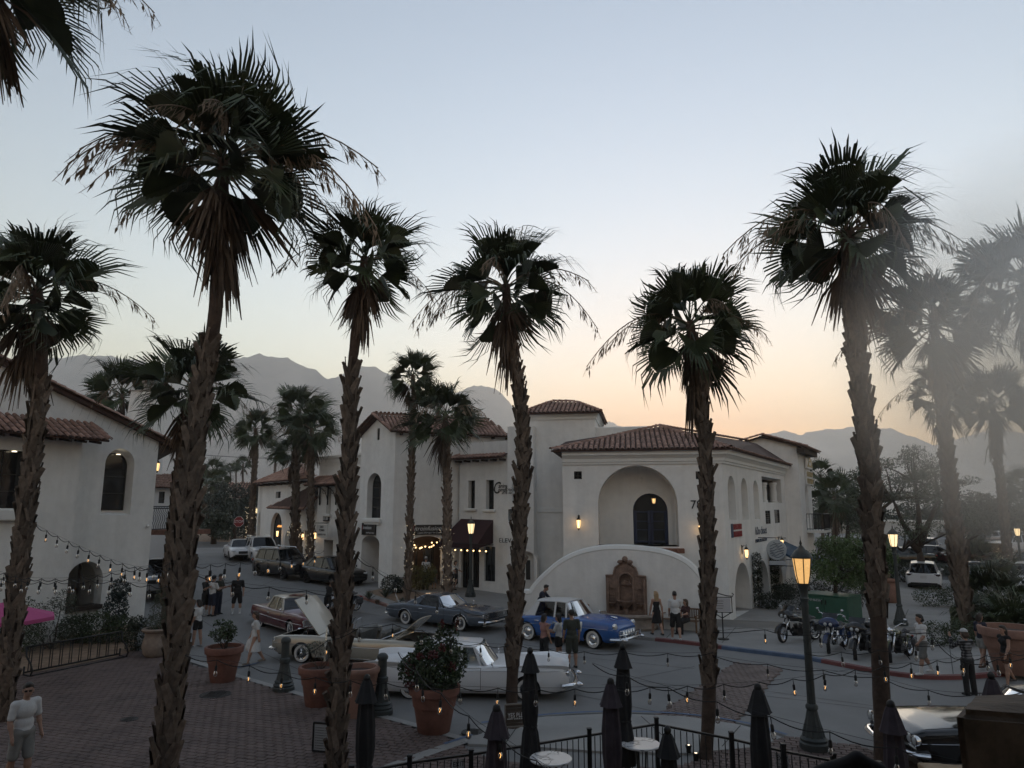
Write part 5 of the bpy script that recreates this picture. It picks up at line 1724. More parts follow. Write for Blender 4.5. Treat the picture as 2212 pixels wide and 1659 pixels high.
def palm(label,path,Y,r0,r1,S,seed,boots=None,nf=26,nd=22,nfl=6,smooth_top=None,detail=2,group="tall fan palms",dz=0.0,skirt=1.0,flow_dirs=None,base=None,lean_fr=0.0):
 r_=random.Random(seed)
 S*=.80;r0*=.62;r1*=.66;nf=int(nf*1.2);nd=int(nd*.75)
 pts=[dp(u,v,Y)for u,v in path]
 foot=pts[0]
 if base is not None:foot=Vector(base);pts[0]=foot
 foot=Vector((foot.x,foot.y,min(foot.z,gh(foot.x,foot.y)+dz)));pts[0]=foot
 t=empty("palm_tree",foot,0,label,"palm tree",group)
 L_=[]
 for i in range(len(pts)-1):
  a=pts[max(i-1,0)];b=pts[i];c=pts[i+1];d=pts[min(i+2,len(pts)-1)]
  for k in range(8):
   q=k/8
   L_.append(0.5*((2*b)+(c-a)*q+(2*a-5*b+4*c-d)*q*q+(3*b-a-3*c+d)*q**3))
 L_.append(pts[-1])
 n=len(L_)
 zs0,zs1=L_[0].z,L_[-1].z
 def pos(z):
  for i in range(n-1):
   if L_[i+1].z>=z:return L_[i].lerp(L_[i+1],max(0,(z-L_[i].z)/max(1e-4,L_[i+1].z-L_[i].z)))
  return L_[-1]
 def rad(z):return lerp(r0,r1,(z-zs0)/(zs1-zs0))
 mb=MB()
 rr=[rad(p.z)*(1.35 if k==0 else 1.12 if k==1 else 1)*r_.uniform(.94,1.06)for k,p in enumerate(L_)]
 mb.tube([p-foot for p in L_],rr,10 if detail>1 else 8)
 bz0=dp(0,boots[0],Y).z if boots else zs0
 bz1=dp(0,boots[1],Y).z if boots else zs0
 Ms=[]
 if boots:
  z=max(bz0,zs0+.02);k=0
  tot=bz1-z
  step=max(.13 if detail>1 else .22,tot/40.0)
  while z<bz1-.1:
   c=pos(z);rd=rad(z)
   for q in range(7):
    a=2*math.pi*(q/7+(.5/7 if k%2 else 0))+r_.uniform(-.12,.12)
    p=c+Vector((math.cos(a)*rd*.93,math.sin(a)*rd*.93,r_.uniform(-.05,.05)))
    M=Matrix.Translation(p-foot)@Matrix.Rotation(a+math.pi/2,4,'Z')@Matrix.Rotation(R((1 if k%2 else-1)*22)+r_.uniform(-.14,.14),4,'Y')@Matrix.Rotation(-r_.uniform(.0,.07 if S>1.2 or seed==2 else .17),4,'X')
    sc_=rd/.17*r_.uniform(.85,1.15)
    Ms.append(M@Matrix.Diagonal((sc_,sc_,max(.8,step/.15*.62)*r_.uniform(.8,1.25),1)))
   z+=step;k+=1
 if detail>1:
  tr=mb.build("trunk",m_trunk2 if not boots else m_trunk,t,smooth=True)
  for M in Ms[:300]:
   o=link("leaf_base",r_.choice(BOOT),tr);o.matrix_local=M
  if len(Ms)>300:tag(joinmeshes("leaf_base_field",[(r_.choice(BOOT),M)for M in Ms[300:]],m_boot,tr),kind="stuff")
 else:
  tr=mb.build("trunk",m_trunk2,t,smooth=True)
  if Ms:tag(joinmeshes("leaf_base_field",[(r_.choice(BOOT),M)for M in Ms],m_boot,tr),kind="stuff")
 top=pts[-1]-foot
 fr=FROND if detail>0 else FROND_LO
 for k in range(nf):
  f=(k+.5)/nf
  el=R(lerp(87,-42,f**.85))+r_.uniform(-.12,.12)
  az=k*2.39996+r_.uniform(-.3,.3)
  d=Vector((math.cos(az)*math.cos(el)+lean_fr,math.sin(az)*math.cos(el),math.sin(el)))
  o=link("frond",r_.choice(fr),t)
  sc_=S*r_.uniform(.86,1.1)*(1.0 if f>.1 else .85)
  o.matrix_local=Matrix.Translation(top+Vector((0,0,-.25*f*S)))@orient(d,r_.gauss(0,.7))@Matrix.Scale(sc_,4)
 for k in range(nd):
  f=k/max(1,nd-1)
  el=R(lerp(-58,-89,min(1,f*1.5)))+r_.uniform(-.14,.1)
  az=k*2.39996*1.1+r_.uniform(-.4,.4)
  d=Vector((math.cos(az)*math.cos(el),math.sin(az)*math.cos(el),math.sin(el)))
  o=link("dead_frond",r_.choice(DEAD),t)
  zdrop=(-.25-.75*f*skirt)*S
  rd=r1*.7
  o.matrix_local=Matrix.Translation(top+Vector((math.cos(az)*rd,math.sin(az)*rd,zdrop)))@orient(d,r_.uniform(-3,3))@Matrix.Scale(S*r_.uniform(.5,1.05),4)
 for k in range(nfl):
  az=(flow_dirs[k%len(flow_dirs)]if flow_dirs else k*2.39996+1.0)+r_.uniform(-.3,.3)
  el=R(r_.uniform(5,30))
  d=Vector((math.cos(az)*math.cos(el),math.sin(az)*math.cos(el),math.sin(el)))
  o=link("flower_stalk",r_.choice(FLOW),t)
  o.matrix_local=Matrix.Translation(top+Vector((0,0,-.1)))@orient(d,r_.uniform(-.2,.2))@Matrix.Scale(S*r_.uniform(.95,1.25),4)
 return t
PI=math.pi
palm("very tall palm with thick criss-cross trunk rising past the left building",[(345,1745),(372,1500),(402,1150),(432,880),(462,700),(476,540),(483,335)],13.8,.31,.17,1.62,1,(1760,735),30,34,13,flow_dirs=[PI,2.9,0.1,-.2,3.5,-1.7,-1.3,.4])
palm("palm with woven bark right of the terracotta pots, smooth grey neck under its crown",[(722,1720),(732,1500),(748,1150),(757,860),(766,740),(780,620),(789,555)],15.0,.25,.14,1.0,2,(1720,790),24,20,2,skirt=1.2)
palm("palm rising behind the white car's hood at the picture's centre",[(1108,1577),(1106,1480),(1118,1250),(1130,1000),(1122,860),(1106,760),(1092,615)],17.75,.24,.18,1.3,3,(1440,740),24,22,7,flow_dirs=[PI,2.9,.1,-.2,2.6,-1.5])
palm("palm before the corner building's right corner, its foot inside the iron fence",[(1524,1640),(1532,1500),(1530,1250),(1525,1000),(1514,860),(1500,770),(1490,695)],15.7,.225,.155,1.18,4,(1475,740),22,20,4,flow_dirs=[PI,2.8,-.4,-1.6])
palm("tall palm beside the motorcycles with a leaning shaggy trunk",[(1908,1690),(1904,1500),(1890,1200),(1872,960),(1852,780),(1838,640),(1830,495)],14.7,.25,.23,1.36,5,(1330,600),28,26,8,flow_dirs=[PI,0.1,-.2,2.8,-1.4,.3])
palm("palm at the left edge in front of the bay window",[(5,1565),(22,1400),(48,1180),(72,960),(88,830),(86,740),(78,625)],18.3,.3,.24,1.45,6,(1570,820),28,26,5,flow_dirs=[-1.5,-1.2,0.2])
palm("palm whose crown alone hangs into the top left corner",[(-330,2000),(-260,1500),(-160,900),(-90,400),(-25,-95)],12.2,.24,.17,1.6,7,None,26,26,7,base=(-11.6,12.2,0),flow_dirs=[0.2,-.6,-1.2,.6])
palm("mid-distance palm standing close behind the very tall palm",[(362,1300),(375,1150),(392,1000),(405,900),(418,832)],27.0,.33,.24,1.75,8,(1300,880),24,16,2,detail=1)
palm("bushy palm top showing over the left building's chimney",[(268,1150),(266,1000),(264,850)],44.0,.25,.2,1.9,9,None,26,14,2,detail=1)
# palms by the shops
palm("slender palm left of the wide parlour sign",[(880,1280),(885,1150),(889,1000),(893,860),(892,810)],37.5,.22,.17,1.15,10,(1285,880),22,18,0,detail=1,group="palms along the shops")
palm("palm with pale drooping fronds right of the wide parlour sign",[(966,1285),(966,1150),(965,1000),(963,935),(962,895)],37.0,.27,.22,1.55,11,(1290,930),24,14,5,detail=1,group="palms along the shops")
palm("left of two close palms before the hipped roof",[(632,1225),(637,1100),(642,960),(646,885)],49.0,.3,.24,1.55,12,(1230,910),24,16,2,detail=1,group="palms along the shops")
palm("right of two close palms before the hipped roof",[(670,1235),(671,1100),(672,990),(674,925)],47.0,.27,.22,1.55,13,(1240,950),24,16,2,detail=1,group="palms along the shops")
palm("shorter palm hidden behind the two close palms",[(648,1225),(640,1100),(633,975)],52.0,.25,.2,1.2,14,(1225,1000),18,12,1,detail=1,group="palms along the shops")
palm("lone palm left of the hipped roof building",[(541,1175),(546,1080),(551,985),(552,925)],62.0,.33,.26,1.55,15,(1180,950),22,16,2,detail=1,group="palms along the shops")
# palms in the mist on the right
palm("palm in the mist above the lawn at right",[(2090,1345),(2068,1200),(2048,1000),(2028,800),(2015,690)],29.0,.36,.26,1.95,16,(1340,740),26,18,6,detail=1,group="misty palms at right")
palm("misty palm with its crown cut by the right edge",[(2290,1300),(2262,1000),(2235,800),(2212,600)],27.0,.3,.24,1.9,17,(1300,680),26,20,4,detail=1,group="misty palms at right")
palm("palm wrapped in fairy lights by the car park, right",[(2178,1245),(2168,1100),(2150,950),(2142,865)],47.0,.36,.28,2.0,18,(1240,900),24,16,3,detail=1,group="misty palms at right")
palm("palm crown behind the misty lawn palm",[(2062,1260),(2045,1050),(2028,845)],45.0,.3,.24,1.85,19,(1240,880),22,14,2,detail=1,group="misty palms at right")
palm("small palm at the far right edge",[(2214,1180),(2212,1045)],62.0,.25,.2,1.5,20,None,20,10,0,detail=0,group="misty palms at right")
palm("thin distant palm beyond the side tower",[(1777,1165),(1774,1090),(1772,1025)],70.0,.25,.2,1.5,21,None,18,3,0,detail=0,group="distant palms")
palm("bushy distant palm under the mesquite tree",[(1800,1165),(1802,1070)],66.0,.3,.25,2.0,22,None,26,14,0,detail=0,group="distant palms")
for k,(u,v0,v1,Y,S)in enumerate(((596,1060,975,120,1.9),(525,1120,1002,135,1.5),(510,1130,1008,160,1.1),(498,1130,1010,170,1.1),(486,1130,1014,170,1.2),(477,1130,1012,165,1.1),(460,1120,1018,130,2.4),(470,1100,1040,120,2.2),(446,1100,1045,110,2.4))):
 palm(["single thin palm leaning over the hipped roof","tallest of the tiny palms behind the stop sign","thin palm second from the right in the tiny far row","thin palm in the middle of the tiny far row","thin palm left of the middle in the tiny far row","leftmost thin palm of the tiny far row","bushy round-headed palm left of the tiny far row","short bushy palm below the tiny far row","bushy palm next to the thick trunk, far away"][k],[(u-6 if k==0 else u,v0),(u,v1)],Y,.3,.25,S,40+k,None,16,6 if k<6 else 14,0,detail=0,group="distant palms")
# low fan palms on the lawn
def fan_shrub(label,u,v,S,n,seed):
 p=ground(u,v)
 t=empty("fan_palm_shrub",(p.x,p.y,p.z+SW),0,label,"palm shrub","low fan palms")
 r_=random.Random(seed)
 mb=MB();mb.tube([(0,0,0),(0,0,.35*S)],[.16*S,.12*S],8);mb.build("trunk",m_trunk,t)
 for k in range(n):
  f=(k+.5)/n;el=R(lerp(84,8,f));az=k*2.4+r_.uniform(-.2,.2)
  o=link("frond",r_.choice(FROND),t)
  o.matrix_local=Matrix.Translation((0,0,.3*S))@orient((math.cos(az)*math.cos(el),math.sin(az)*math.cos(el),math.sin(el)),r_.uniform(-.3,.3))@Matrix.Scale(S*r_.uniform(.8,1.1),4)
 return t
fan_shrub("big low fan palm on the lawn beside the hedge",2150,1322,1.35,26,1)
fan_shrub("low fan palm in the car park bed near the bench",2110,1225,1.3,22,2)
fan_shrub("small low fan palm on the lawn, behind the walkers",2125,1375,.8,18,3)
fan_shrub("low fan palm at the right edge by the big pot",2195,1395,.9,20,4)
# fairy lights wound round trunks
m_fairy=mat("fairy_light",(1,.9,.7),.4,emit=(1,.78,.5),estr=1.6)
def fairy(label,u0,v0,u1,v1,Y,rad,n,seed):
 r_=random.Random(seed);mb=MB()
 a_,b_=dp(u0,v0,Y),dp(u1,v1,Y)
 for k in range(n):
  f=r_.random();an=r_.uniform(-PI,PI)
  c=a_.lerp(b_,f)
  mb.sphere((c.x+math.cos(an)*rad,c.y+math.sin(an)*rad,c.z),.011*Y/36,4,3)
 tag(mb.build("fairy_lights",m_fairy),label,"fairy lights",kind="stuff")
fairy("tiny white lights around the slender palm left of the parlour sign",883,1132,879,1235,37.5,.33,55,1)
fairy("tiny white lights around the palm right of the parlour sign",965,1140,966,1262,37.0,.36,60,2)
fairy("tiny white lights around the left of the close palms",637,1128,634,1160,49,.42,30,3)
fairy("tiny white lights around the right of the close palms",671,1152,670,1212,47,.4,45,4)
fairy("tiny white lights around the lone far palm",543,1095,541,1165,62,.45,45,5)
fairy("tiny white lights around the car park palm at right",2172,1180,2178,1240,47,.5,45,6)
# ------------------------------------------------------------------ cars
m_chrome=mat("chrome",(0.75,0.76,0.78),.12,metal=1.0)
m_tyre=mat("tyre_rubber",(0.012,0.012,0.013),.8)
m_white_wall=mat("white_wall",(0.55,0.54,0.52),.7)
m_under=mat("car_underbody",(0.008,0.008,0.008),.9)
m_seat=mat("seat_vinyl",(0.05,0.05,0.055),.6)
m_glass=glassmat("car_glass",(.55,.6,.6),.55)
m_dglass=mat("privacy_glass",(0.006,0.007,0.008),.05,spec=.6)
m_lens=mat("headlight_lens",(0.5,0.52,0.54),.1,spec=.8)
m_tail=mat("tail_lens",(0.22,0.01,0.012),.2)
m_blackrim=mat("rim_black",(0.015,0.015,0.016),.35,metal=.5)
m_plate=mat("number_plate",(0.5,0.5,0.52),.5)
m_seam=mat("panel_gap",(0.006,0.006,0.006),.8)
def paint(name,col,rough=.28,metal=.0,flake=.0):
 return mat("paint_"+name,col,rough,metal=metal,coat=.45,spec=.45)
def wheel_mesh(rw,tw,style):
 key=(rw,tw,style)
 if key in WHEELS:return WHEELS[key]
 Mx=Matrix.Rotation(R(90),3,'X')
 rim=rw*(.62 if style!='modern' else .72)
 tire=MB();tire.lathe([(rim,-tw*.42),(rw*.93,-tw/2),(rw,-tw*.32),(rw,tw*.32),(rw*.93,tw/2),(rim,tw*.42)],28,M=Mx,cap=False)
 out=dict(tyre=tire.mesh("tyre",m_tyre,smooth=40))
 if style in('wire','cap'):
  ww=MB();ww.lathe([(rw*.88,tw/2+.002),(rw*.7,tw*.5+.004),(rim,tw*.46)],28,M=Mx,cap=False)
  out['white_wall']=ww.mesh("white_wall",m_white_wall)
 d=MB()
 if style=='wire':
  d.lathe([(rim,tw*.44),(rim*.92,tw*.4),(rim*.88,tw*.1),(rim*.3,tw*.02),(.001,tw*.02)],24,M=Mx,cap=False)
  out['rim']=d.mesh("rim",m_blackrim,smooth=40)
  sp_=MB()
  sp_.lathe([(rim*1.02,tw*.42),(rim*1.0,tw*.5),(rim*.9,tw*.47),(rim*.88,tw*.3)],24,M=Mx,cap=False)
  for k in range(20):
   a=2*PI*k/20;b=a+(.35 if k%2 else-.35)
   sp_.tube([(rim*.9*math.cos(a),-tw*.3,rim*.9*math.sin(a)),(rim*.22*math.cos(b),-tw*.52,rim*.22*math.sin(b))],.006,3,cap=False)
  sp_.lathe([(rim*.26,tw*.3),(rim*.22,tw*.6),(rim*.1,tw*.68),(.001,tw*.68)],12,M=Mx,cap=False)
  out['spokes']=sp_.mesh("spokes",m_chrome,smooth=40)
 elif style=='cap':
  d.lathe([(rim*1.02,tw*.44),(rim*.97,tw*.5),(rim*.8,tw*.42),(rim*.72,tw*.36),(rim*.5,tw*.5),(rim*.2,tw*.58),(.001,tw*.6)],24,M=Mx,cap=False)
  out['rim']=d.mesh("rim",m_chrome,smooth=40)
 else:
  d.lathe([(rim,tw*.44),(rim*.95,tw*.46),(rim*.9,tw*.2),(.001,tw*.15)],24,M=Mx,cap=False)
  out['rim']=d.mesh("rim",m_under,smooth=40)
  sp_=MB()
  sp_.lathe([(rim,tw*.42),(rim*.98,tw*.49),(rim*.9,tw*.46)],24,M=Mx,cap=False)
  for k in range(5):
   a=2*PI*k/5
   for q in(-.12,.12):
    sp_.bar((rim*.93*math.cos(a+q),-tw*.42,rim*.93*math.sin(a+q)),(rim*.12*math.cos(a),-tw*.46,rim*.12*math.sin(a)),.035,.03)
  sp_.lathe([(rim*.2,tw*.4),(rim*.16,tw*.5),(.001,tw*.5)],12,M=Mx,cap=False)
  out['spokes']=sp_.mesh("spokes",m_blackrim if style=='modern' else m_chrome,smooth=40)
 WHEELS[key]=out
 return out
WHEELS={}
class Car:
 def __init__(s,name,label,pos,head,P,paint_,roof_paint=None,group=None):
  s.P=P;s.paint=paint_;s.rp=roof_paint or paint_
  L,W=P['L'],P['W']
  s.L,s.W=L,W
  s.t=empty(name,pos,head,label,P.get('cat','car'),group)
  s.X=[-L/2+q*L for q in P['x']]
  s.xf,s.xr=P['xf'],P['xr']
  s.rw=P['rw']
  s.ar=P.get('arch',s.rw+.06)
  s.body()
  if P.get('roof'):s.cabin()
  s.wheels()
  s.trim()
 def f(s,key,x):
  return float(np.interp(x,s.X,s.P[key]))
 def zb(s,x,raw=False):
  z=float(np.interp(x,s.X,s.P['zb']))
  if raw:return z
  for xw,sk in((s.xf,0),(s.xr,s.P.get('skirt',0))):
   if sk:continue
   d=abs(x-xw)
   if d<s.ar:z=max(z,s.rw*.95+math.sqrt(s.ar**2-d*d)*s.P.get('archh',1.0))
  return z
 def section(s,x):
  zb,zs,zc,w=s.zb(x),s.f('zs',x),s.f('zc',x),s.f('w',x)
  z0=s.zb(x,True)
  zs=max(zs,zb+.03)
  h=zs-z0
  tb=s.P.get('tuck',.88)
  def yw(z):
   q=(z-z0)/max(.01,h)
   return w*float(np.interp(q,[0,.12,.45,.75,.93,1.0],[tb,.955,1.0,.985,.955,.9]))
  out=[(yw(lerp(zb,zs,k)),lerp(zb,zs,k))for k in(0,.14,.4,.62,.82,.94)]
  out.append((w*.89,zs))
  out.append((w*.80,lerp(zs,zc,.35)))
  out.append((w*.5,lerp(zs,zc,.85)))
  out.append((0,zc))
  return out
 def side(s,x,z,off=0.0,sg=1):
  z0,zs,w=s.zb(x,True),s.f('zs',x),s.f('w',x)
  q=(z-z0)/max(.01,zs-z0)
  y=w*float(np.interp(q,[0,.12,.45,.75,.93,1.0],[s.P.get('tuck',.88),.955,1.0,.985,.955,.9]))
  return Vector((x,sg*(y+off),z))
 def stations(s):
  xs=list(np.linspace(-s.L/2,s.L/2,42))+s.X
  for xw in(s.xf,s.xr):
   xs+=[xw+s.ar*math.cos(PI*k/14)for k in range(15)]+[xw+s.ar*1.004,xw-s.ar*1.004]
  xs=sorted(x for x in xs if-s.L/2<=x<=s.L/2)
  out=[xs[0]]
  for x in xs[1:]:
   if x-out[-1]>.006:out.append(x)
  return out
 def body(s):
  xs=s.stations()
  hide=s.P.get('open',())
  mb=MB()
  V=[];n=None
  for x in xs:
   sec=s.section(x)
   ring=[(x,y,z)for y,z in sec]+[(x,-y,z)for y,z in sec[-2::-1]]
   n=len(ring);V+=ring
  F_=[]
  for i in range(len(xs)-1):
   xm=(xs[i]+xs[i+1])/2
   op=any(a<xm<b for a,b in hide)
   for k in range(n-1):
    if op and 7<=k<=n-9:continue
    F_.append((i*n+k,(i+1)*n+k,(i+1)*n+k+1,i*n+k+1)[::-1])
  m_=len(xs)-1
  F_.append(tuple(range(n)))
  F_.append(tuple(m_*n+k for k in range(n-1,-1,-1)))
  mb.add(V,F_)
  s.b=mb.build("body",s.paint,s.t,smooth=38)
  mb=MB()
  zlo=min(s.P['zb'])
  mb.box((0,0,zlo+.16),(s.L*.93,s.W*.78,.24));mb.box((0,0,zlo+.3),(s.L*.6,s.W*.6,.2))
  for xw in(s.xf,s.xr):
   mb.box((xw,0,s.rw+.1),(s.ar*2.0,s.W*.72,s.ar*.9))
  mb.build("underbody",m_under,s.t)
  for a,b in hide:
   mb=MB();z=min(s.f('zs',a),s.f('zs',b))-.3
   mb.box(((a+b)/2,0,z-.1),((b-a),s.W*.74,.2));mb.build("inner_tub",m_seat,s.t)
 def cabin(s):
  P=s.P;x0,x1,x2,x3=[-s.L/2+q*s.L for q in P['cab']]
  zr=P['roof'];wr,wb=s.W/2*P.get('wr',.62),s.W/2*P.get('wb',.80)
  zbelt=lambda x:s.f('zs',x)-.0
  def tp(x):return lerp(zr-.03,zr,.5)
  A=lambda sg:Vector((x0,sg*wb,max(s.f('zc',x0)-.03,zbelt(x0)-.01)))
  Bt=lambda sg:Vector((x1,sg*wr,zr-.05))
  Ct=lambda sg:Vector((x2,sg*wr,zr-P.get('rdrop',.06)))
  D=lambda sg:Vector((x3,sg*wb*P.get('wrear',.94),max(s.f('zc',x3)-.03,zbelt(x3)-.01)))
  bow=P.get('bow',.16)
  mb=MB()
  def roof(u,v):
   x=lerp(x2-.02,x1+.04,u);sg=lerp(-1,1,v)
   z=lerp(Ct(1).z,Bt(1).z,u)+.055*(1-sg**2)**.6+.03*math.sin(PI*u)
   xx=x+(bow*.5*(1-sg*sg)if u>.99 else-bow*.4*(1-sg*sg)if u<.01 else 0)
   y=sg*wr*(1.0+.02)
   return(xx,y,z)
  mb.grid(roof,10,12)
  def roofl(u,v):
   p=roof(u,v);return(p[0],p[1],p[2]-.035)
  mb.grid(roofl,10,12,flip=True)
  for v in(0,1):
   mb.add([roof(i/10,v)for i in range(11)]+[roofl(i/10,v)for i in range(11)],[(i,i+1,12+i,11+i)for i in range(10)])
  for u in(0,1):
   mb.add([roof(u,j/12)for j in range(13)]+[roofl(u,j/12)for j in range(13)],[(j,j+1,14+j,13+j)for j in range(12)])
  s.roof=mb.build("roof",s.rp,s.t,smooth=50)
  pw=P.get('pil',.05)
  posts=[-s.L/2+q*s.L for q in P.get('posts',())]
  c_end=-s.L/2+P.get('cpil',P['cab'][3]+.03)*s.L
  c_top=-s.L/2+P.get('cpilt',P['cab'][2]+.01)*s.L
  def topz(x):return lerp(Ct(1).z,Bt(1).z,(x-x2)/(x1-x2))
  def topy(x):return wr
  def beltp(x,sg):return Vector((x,sg*wb*lerp(P.get('wrear',.94),1,(x-x3)/(x0-x3)),zbelt(x)-.01))
  for sg in(-1,1):
   mb=MB();mb.tube([A(sg),(A(sg)+Bt(sg))/2+Vector((.02,sg*.015,0)),Bt(sg)],pw*.62,6);mb.build("pillar",s.rp,s.t,smooth=30)
   for px in posts:
    q=(px-x2)/(x1-x2)
    mb=MB();mb.bar(beltp(px,sg),Vector((lerp(x2,x1,min(1,max(0,q))),sg*topy(px),topz(min(max(px,x2),x1)))),pw*1.3,.03);mb.build("pillar",s.rp,s.t)
   T1=Vector((c_top,sg*wr,topz(max(c_top,x2))));T2=Ct(sg);Bq=beltp(c_end,sg);D2=D(sg)
   off=Vector((0,-sg*.03,0))
   V=[Bq,D2,T2,T1,Bq+off,D2+off,T2+off,T1+off]
   mb=MB();mb.add(V,[(0,1,2,3),(7,6,5,4),(0,3,7,4),(1,5,6,2)]);mb.build("rear_pillar",s.rp,s.t)
  gm=P.get('glass',m_glass)
  def pane(name,a0,a1,b0,b1,bw_,m_=None):
   mb=MB()
   def fn(u,v):
    lo=a0.lerp(b0,u);hi=a1.lerp(b1,u)
    p=lo.lerp(hi,v);p=p+Vector((bw_*(1-(2*u-1)**2),0,.015*math.sin(PI*u)))
    return p
   mb.grid(fn,10,3)
   g_=mb.build(name,m_ or gm,s.t,smooth=True)
   e=MB();e.tube([fn(u/10,1)for u in range(11)]+[fn(1,0)]+[fn(u/10,0)for u in range(10,-1,-1)],.012,4,closed=True)
   e.build("pane_trim",P.get('trimmat',m_chrome),g_)
   return g_
  ins=Vector((0,.02,0))
  pane("windshield",A(1)-ins,Bt(1)-ins,A(-1)+ins,Bt(-1)+ins,bow)
  pane("rear_window",D(1)-ins,Ct(1)-ins,D(-1)+ins,Ct(-1)+ins,-bow*.8,P.get('rglass'))
  cuts=[x0-(x0-x1)*.12]+sorted(posts,reverse=True)+[c_end]
  sg_m=P.get('sglass',gm)
  for sg in(-1,1):
   for i in range(len(cuts)-1):
    if(sg,i)in P.get('winopen',()):continue
    xa,xb=cuts[i],cuts[i+1]
    ta=min(max(xa,c_top),x1-.02)if i else x1-.03
    tb=min(max(xb,c_top),x1-.02)if i<len(cuts)-2 else c_top
    mb=MB();o_=-.012
    Pq=[beltp(xa,sg),Vector((ta,sg*wr,topz(max(ta,x2))-.01)),Vector((tb,sg*wr,topz(max(tb,x2))-.01)),beltp(xb,sg)]
    mb.add([p+Vector((0,sg*o_,0))for p in Pq],[(0,1,2,3)])
    w_=mb.build("side_window",sg_m,s.t)
    e=MB();e.tube([p+Vector((0,sg*.004,0))for p in Pq],.009,4,closed=True);e.build("pane_trim",P.get('trimmat',m_chrome),w_)
  zf=s.f('zs',(x0+x3)/2)
  for xr_ in((x1*.35+x2*.65)+.1,x1-.32):
   for sg in((-1,1)if P.get('buckets')else(0,)):
    wd_=.5 if P.get('buckets')else s.W*.62
    mb=MB();mb.box((xr_-.18,sg*s.W*.19,zf-.0),(.16,wd_,.5),M=Matrix.Rotation(R(-12),3,'Y'),ch=.05);mb.box((xr_+.1,sg*s.W*.19,zf-.2),(.5,wd_,.14),ch=.04)
    mb.build("seat",P.get('seatmat',m_seat),s.t)
  mb=MB();Mw=Matrix.Rotation(R(65),3,'Y');c_=Vector((x0-.42,s.W*.19,zf+.08))
  mb.tube([c_+Mw@Vector((.19*math.cos(a),.19*math.sin(a),0))for a in[2*PI*k/14 for k in range(14)]],.014,4,closed=True)
  mb.tube([c_,c_+Vector((.3,0,-.12))],.02,4);mb.build("steering_wheel",m_seat,s.t)
 def wheels(s):
  st=s.P.get('wheel','wire');tw=s.P.get('tw',.19)
  ms=wheel_mesh(s.rw,tw,st)
  tr=s.W/2*s.P.get('track',.84)
  for xw in(s.xf,s.xr):
   for sg in(-1,1):
    w_=empty("wheel",(xw,sg*tr,s.rw));w_.parent=s.t
    if sg>0:w_.rotation_euler=(0,0,PI)
    if xw==s.xf and s.P.get('steer'):w_.rotation_euler.z+=s.P['steer']
    for k,me in ms.items():link(k,me,w_)
 def strip(s,name,xa,xb,z,w=.02,m_=None,parent=None,off=.012,n=14):
  for sg in(-1,1):
   mb=MB()
   mb.tube([s.side(lerp(xa,xb,k/n),z(lerp(xa,xb,k/n))if callable(z)else z,off*.6,sg)for k in range(n+1)],w,6,flat=.6)
   mb.build(name,m_ or m_chrome,parent or s.t,smooth=50)
 def door(s,xa,xb,handle=True,za=.16,zb_=.95):
  for sg in(-1,1):
   if(sg,'x')in s.P.get('nodoor',()):continue
   def fn(u,v):
    x=lerp(xa,xb,u);z0=s.zb(x,True);zs=s.f('zs',x)
    return s.side(x,lerp(z0+(zs-z0)*za,z0+(zs-z0)*zb_,v),.005,sg)
   mb=MB();mb.grid(fn,10,8,flip=sg>0)
   d=mb.build("door",s.paint,s.t,smooth=50)
   e=MB();e.tube([fn(u/10,1)for u in range(0,11,2)]+[fn(1,v/8)for v in range(8,-1,-1)]+[fn(u/10,0)for u in range(10,-1,-2)]+[fn(0,v/8)for v in range(0,9)],.0055,4)
   e.build("shut_line",m_seam,d)
   if handle:
    p=fn(.1 if xb>xa else .9,.84)
    e=MB();e.box(p+Vector((0,sg*.03,0)),(.2,.035,.03),ch=.01);e.build("door_handle",s.P.get('handle',m_chrome),d)
 def bumper(s,front,z,h,m_=None,wrap=.5,bow=.12,wid=.98,parts=0):
  x=(s.L/2)if front else(-s.L/2)
  sg=1 if front else-1
  pts=[]
  for k in range(17):
   q=-1+2*k/16
   pts.append(Vector((x+sg*(.07+bow*(1-q*q))-sg*wrap*max(0,abs(q)-.86)*4,q*s.W/2*wid,z)))
  mb=MB();mb.tube(pts,h/2,8,flat=.7)
  b=mb.build("bumper",m_ or m_chrome,s.t,smooth=50)
  for q in((-.35,.35)if parts else()):
   mb=MB();mb.lathe([(.001,-.02),(.07,0),(.075,.06),(.03,.14),(.001,.15)],12,c=(x+sg*(.12+bow*.9),q*s.W,z-.02),M=Matrix.Rotation(R(90)*sg,3,'Y'));mb.build("bumper_guard",m_chrome,b,smooth=40)
  return b
 def lamp(s,name,x,y,z,r,d=.06,m_=None,ring=True,sg=1):
  M_=Matrix.Rotation(R(90)*sg,3,'Y')
  mb=MB();mb.lathe([(r,-.05),(r,d*.3),(r*.7,d*.75),(.001,d)],16,c=(x,y,z),M=M_)
  o=mb.build(name,m_ or m_lens,s.t,smooth=40)
  if ring:
   mb=MB();mb.lathe([(r*1.02,-.06),(r*1.22,-.02),(r*1.2,.03),(r*.98,.04)],16,c=(x,y,z),M=M_,cap=False);mb.build("lamp_ring",m_chrome,o,smooth=40)
  return o
 def mirror(s,x,z,chrome=True):
  for sg in(-1,1):
   p=s.side(x,s.f('zs',x)-.02,0,sg)
   mb=MB();mb.tube([p,p+Vector((0,sg*.1,.08))],.012,5);mb.sphere(p+Vector((-.02,sg*.14,.12)),(.05,.09,.065)if not chrome else(.03,.06,.05),8,6)
   mb.build("mirror",m_chrome if chrome else s.paint,s.t,smooth=True)
 def trim(s):
  fn=s.P.get('trim')
  if fn:fn(s)
def rp_spread(xs):return xs
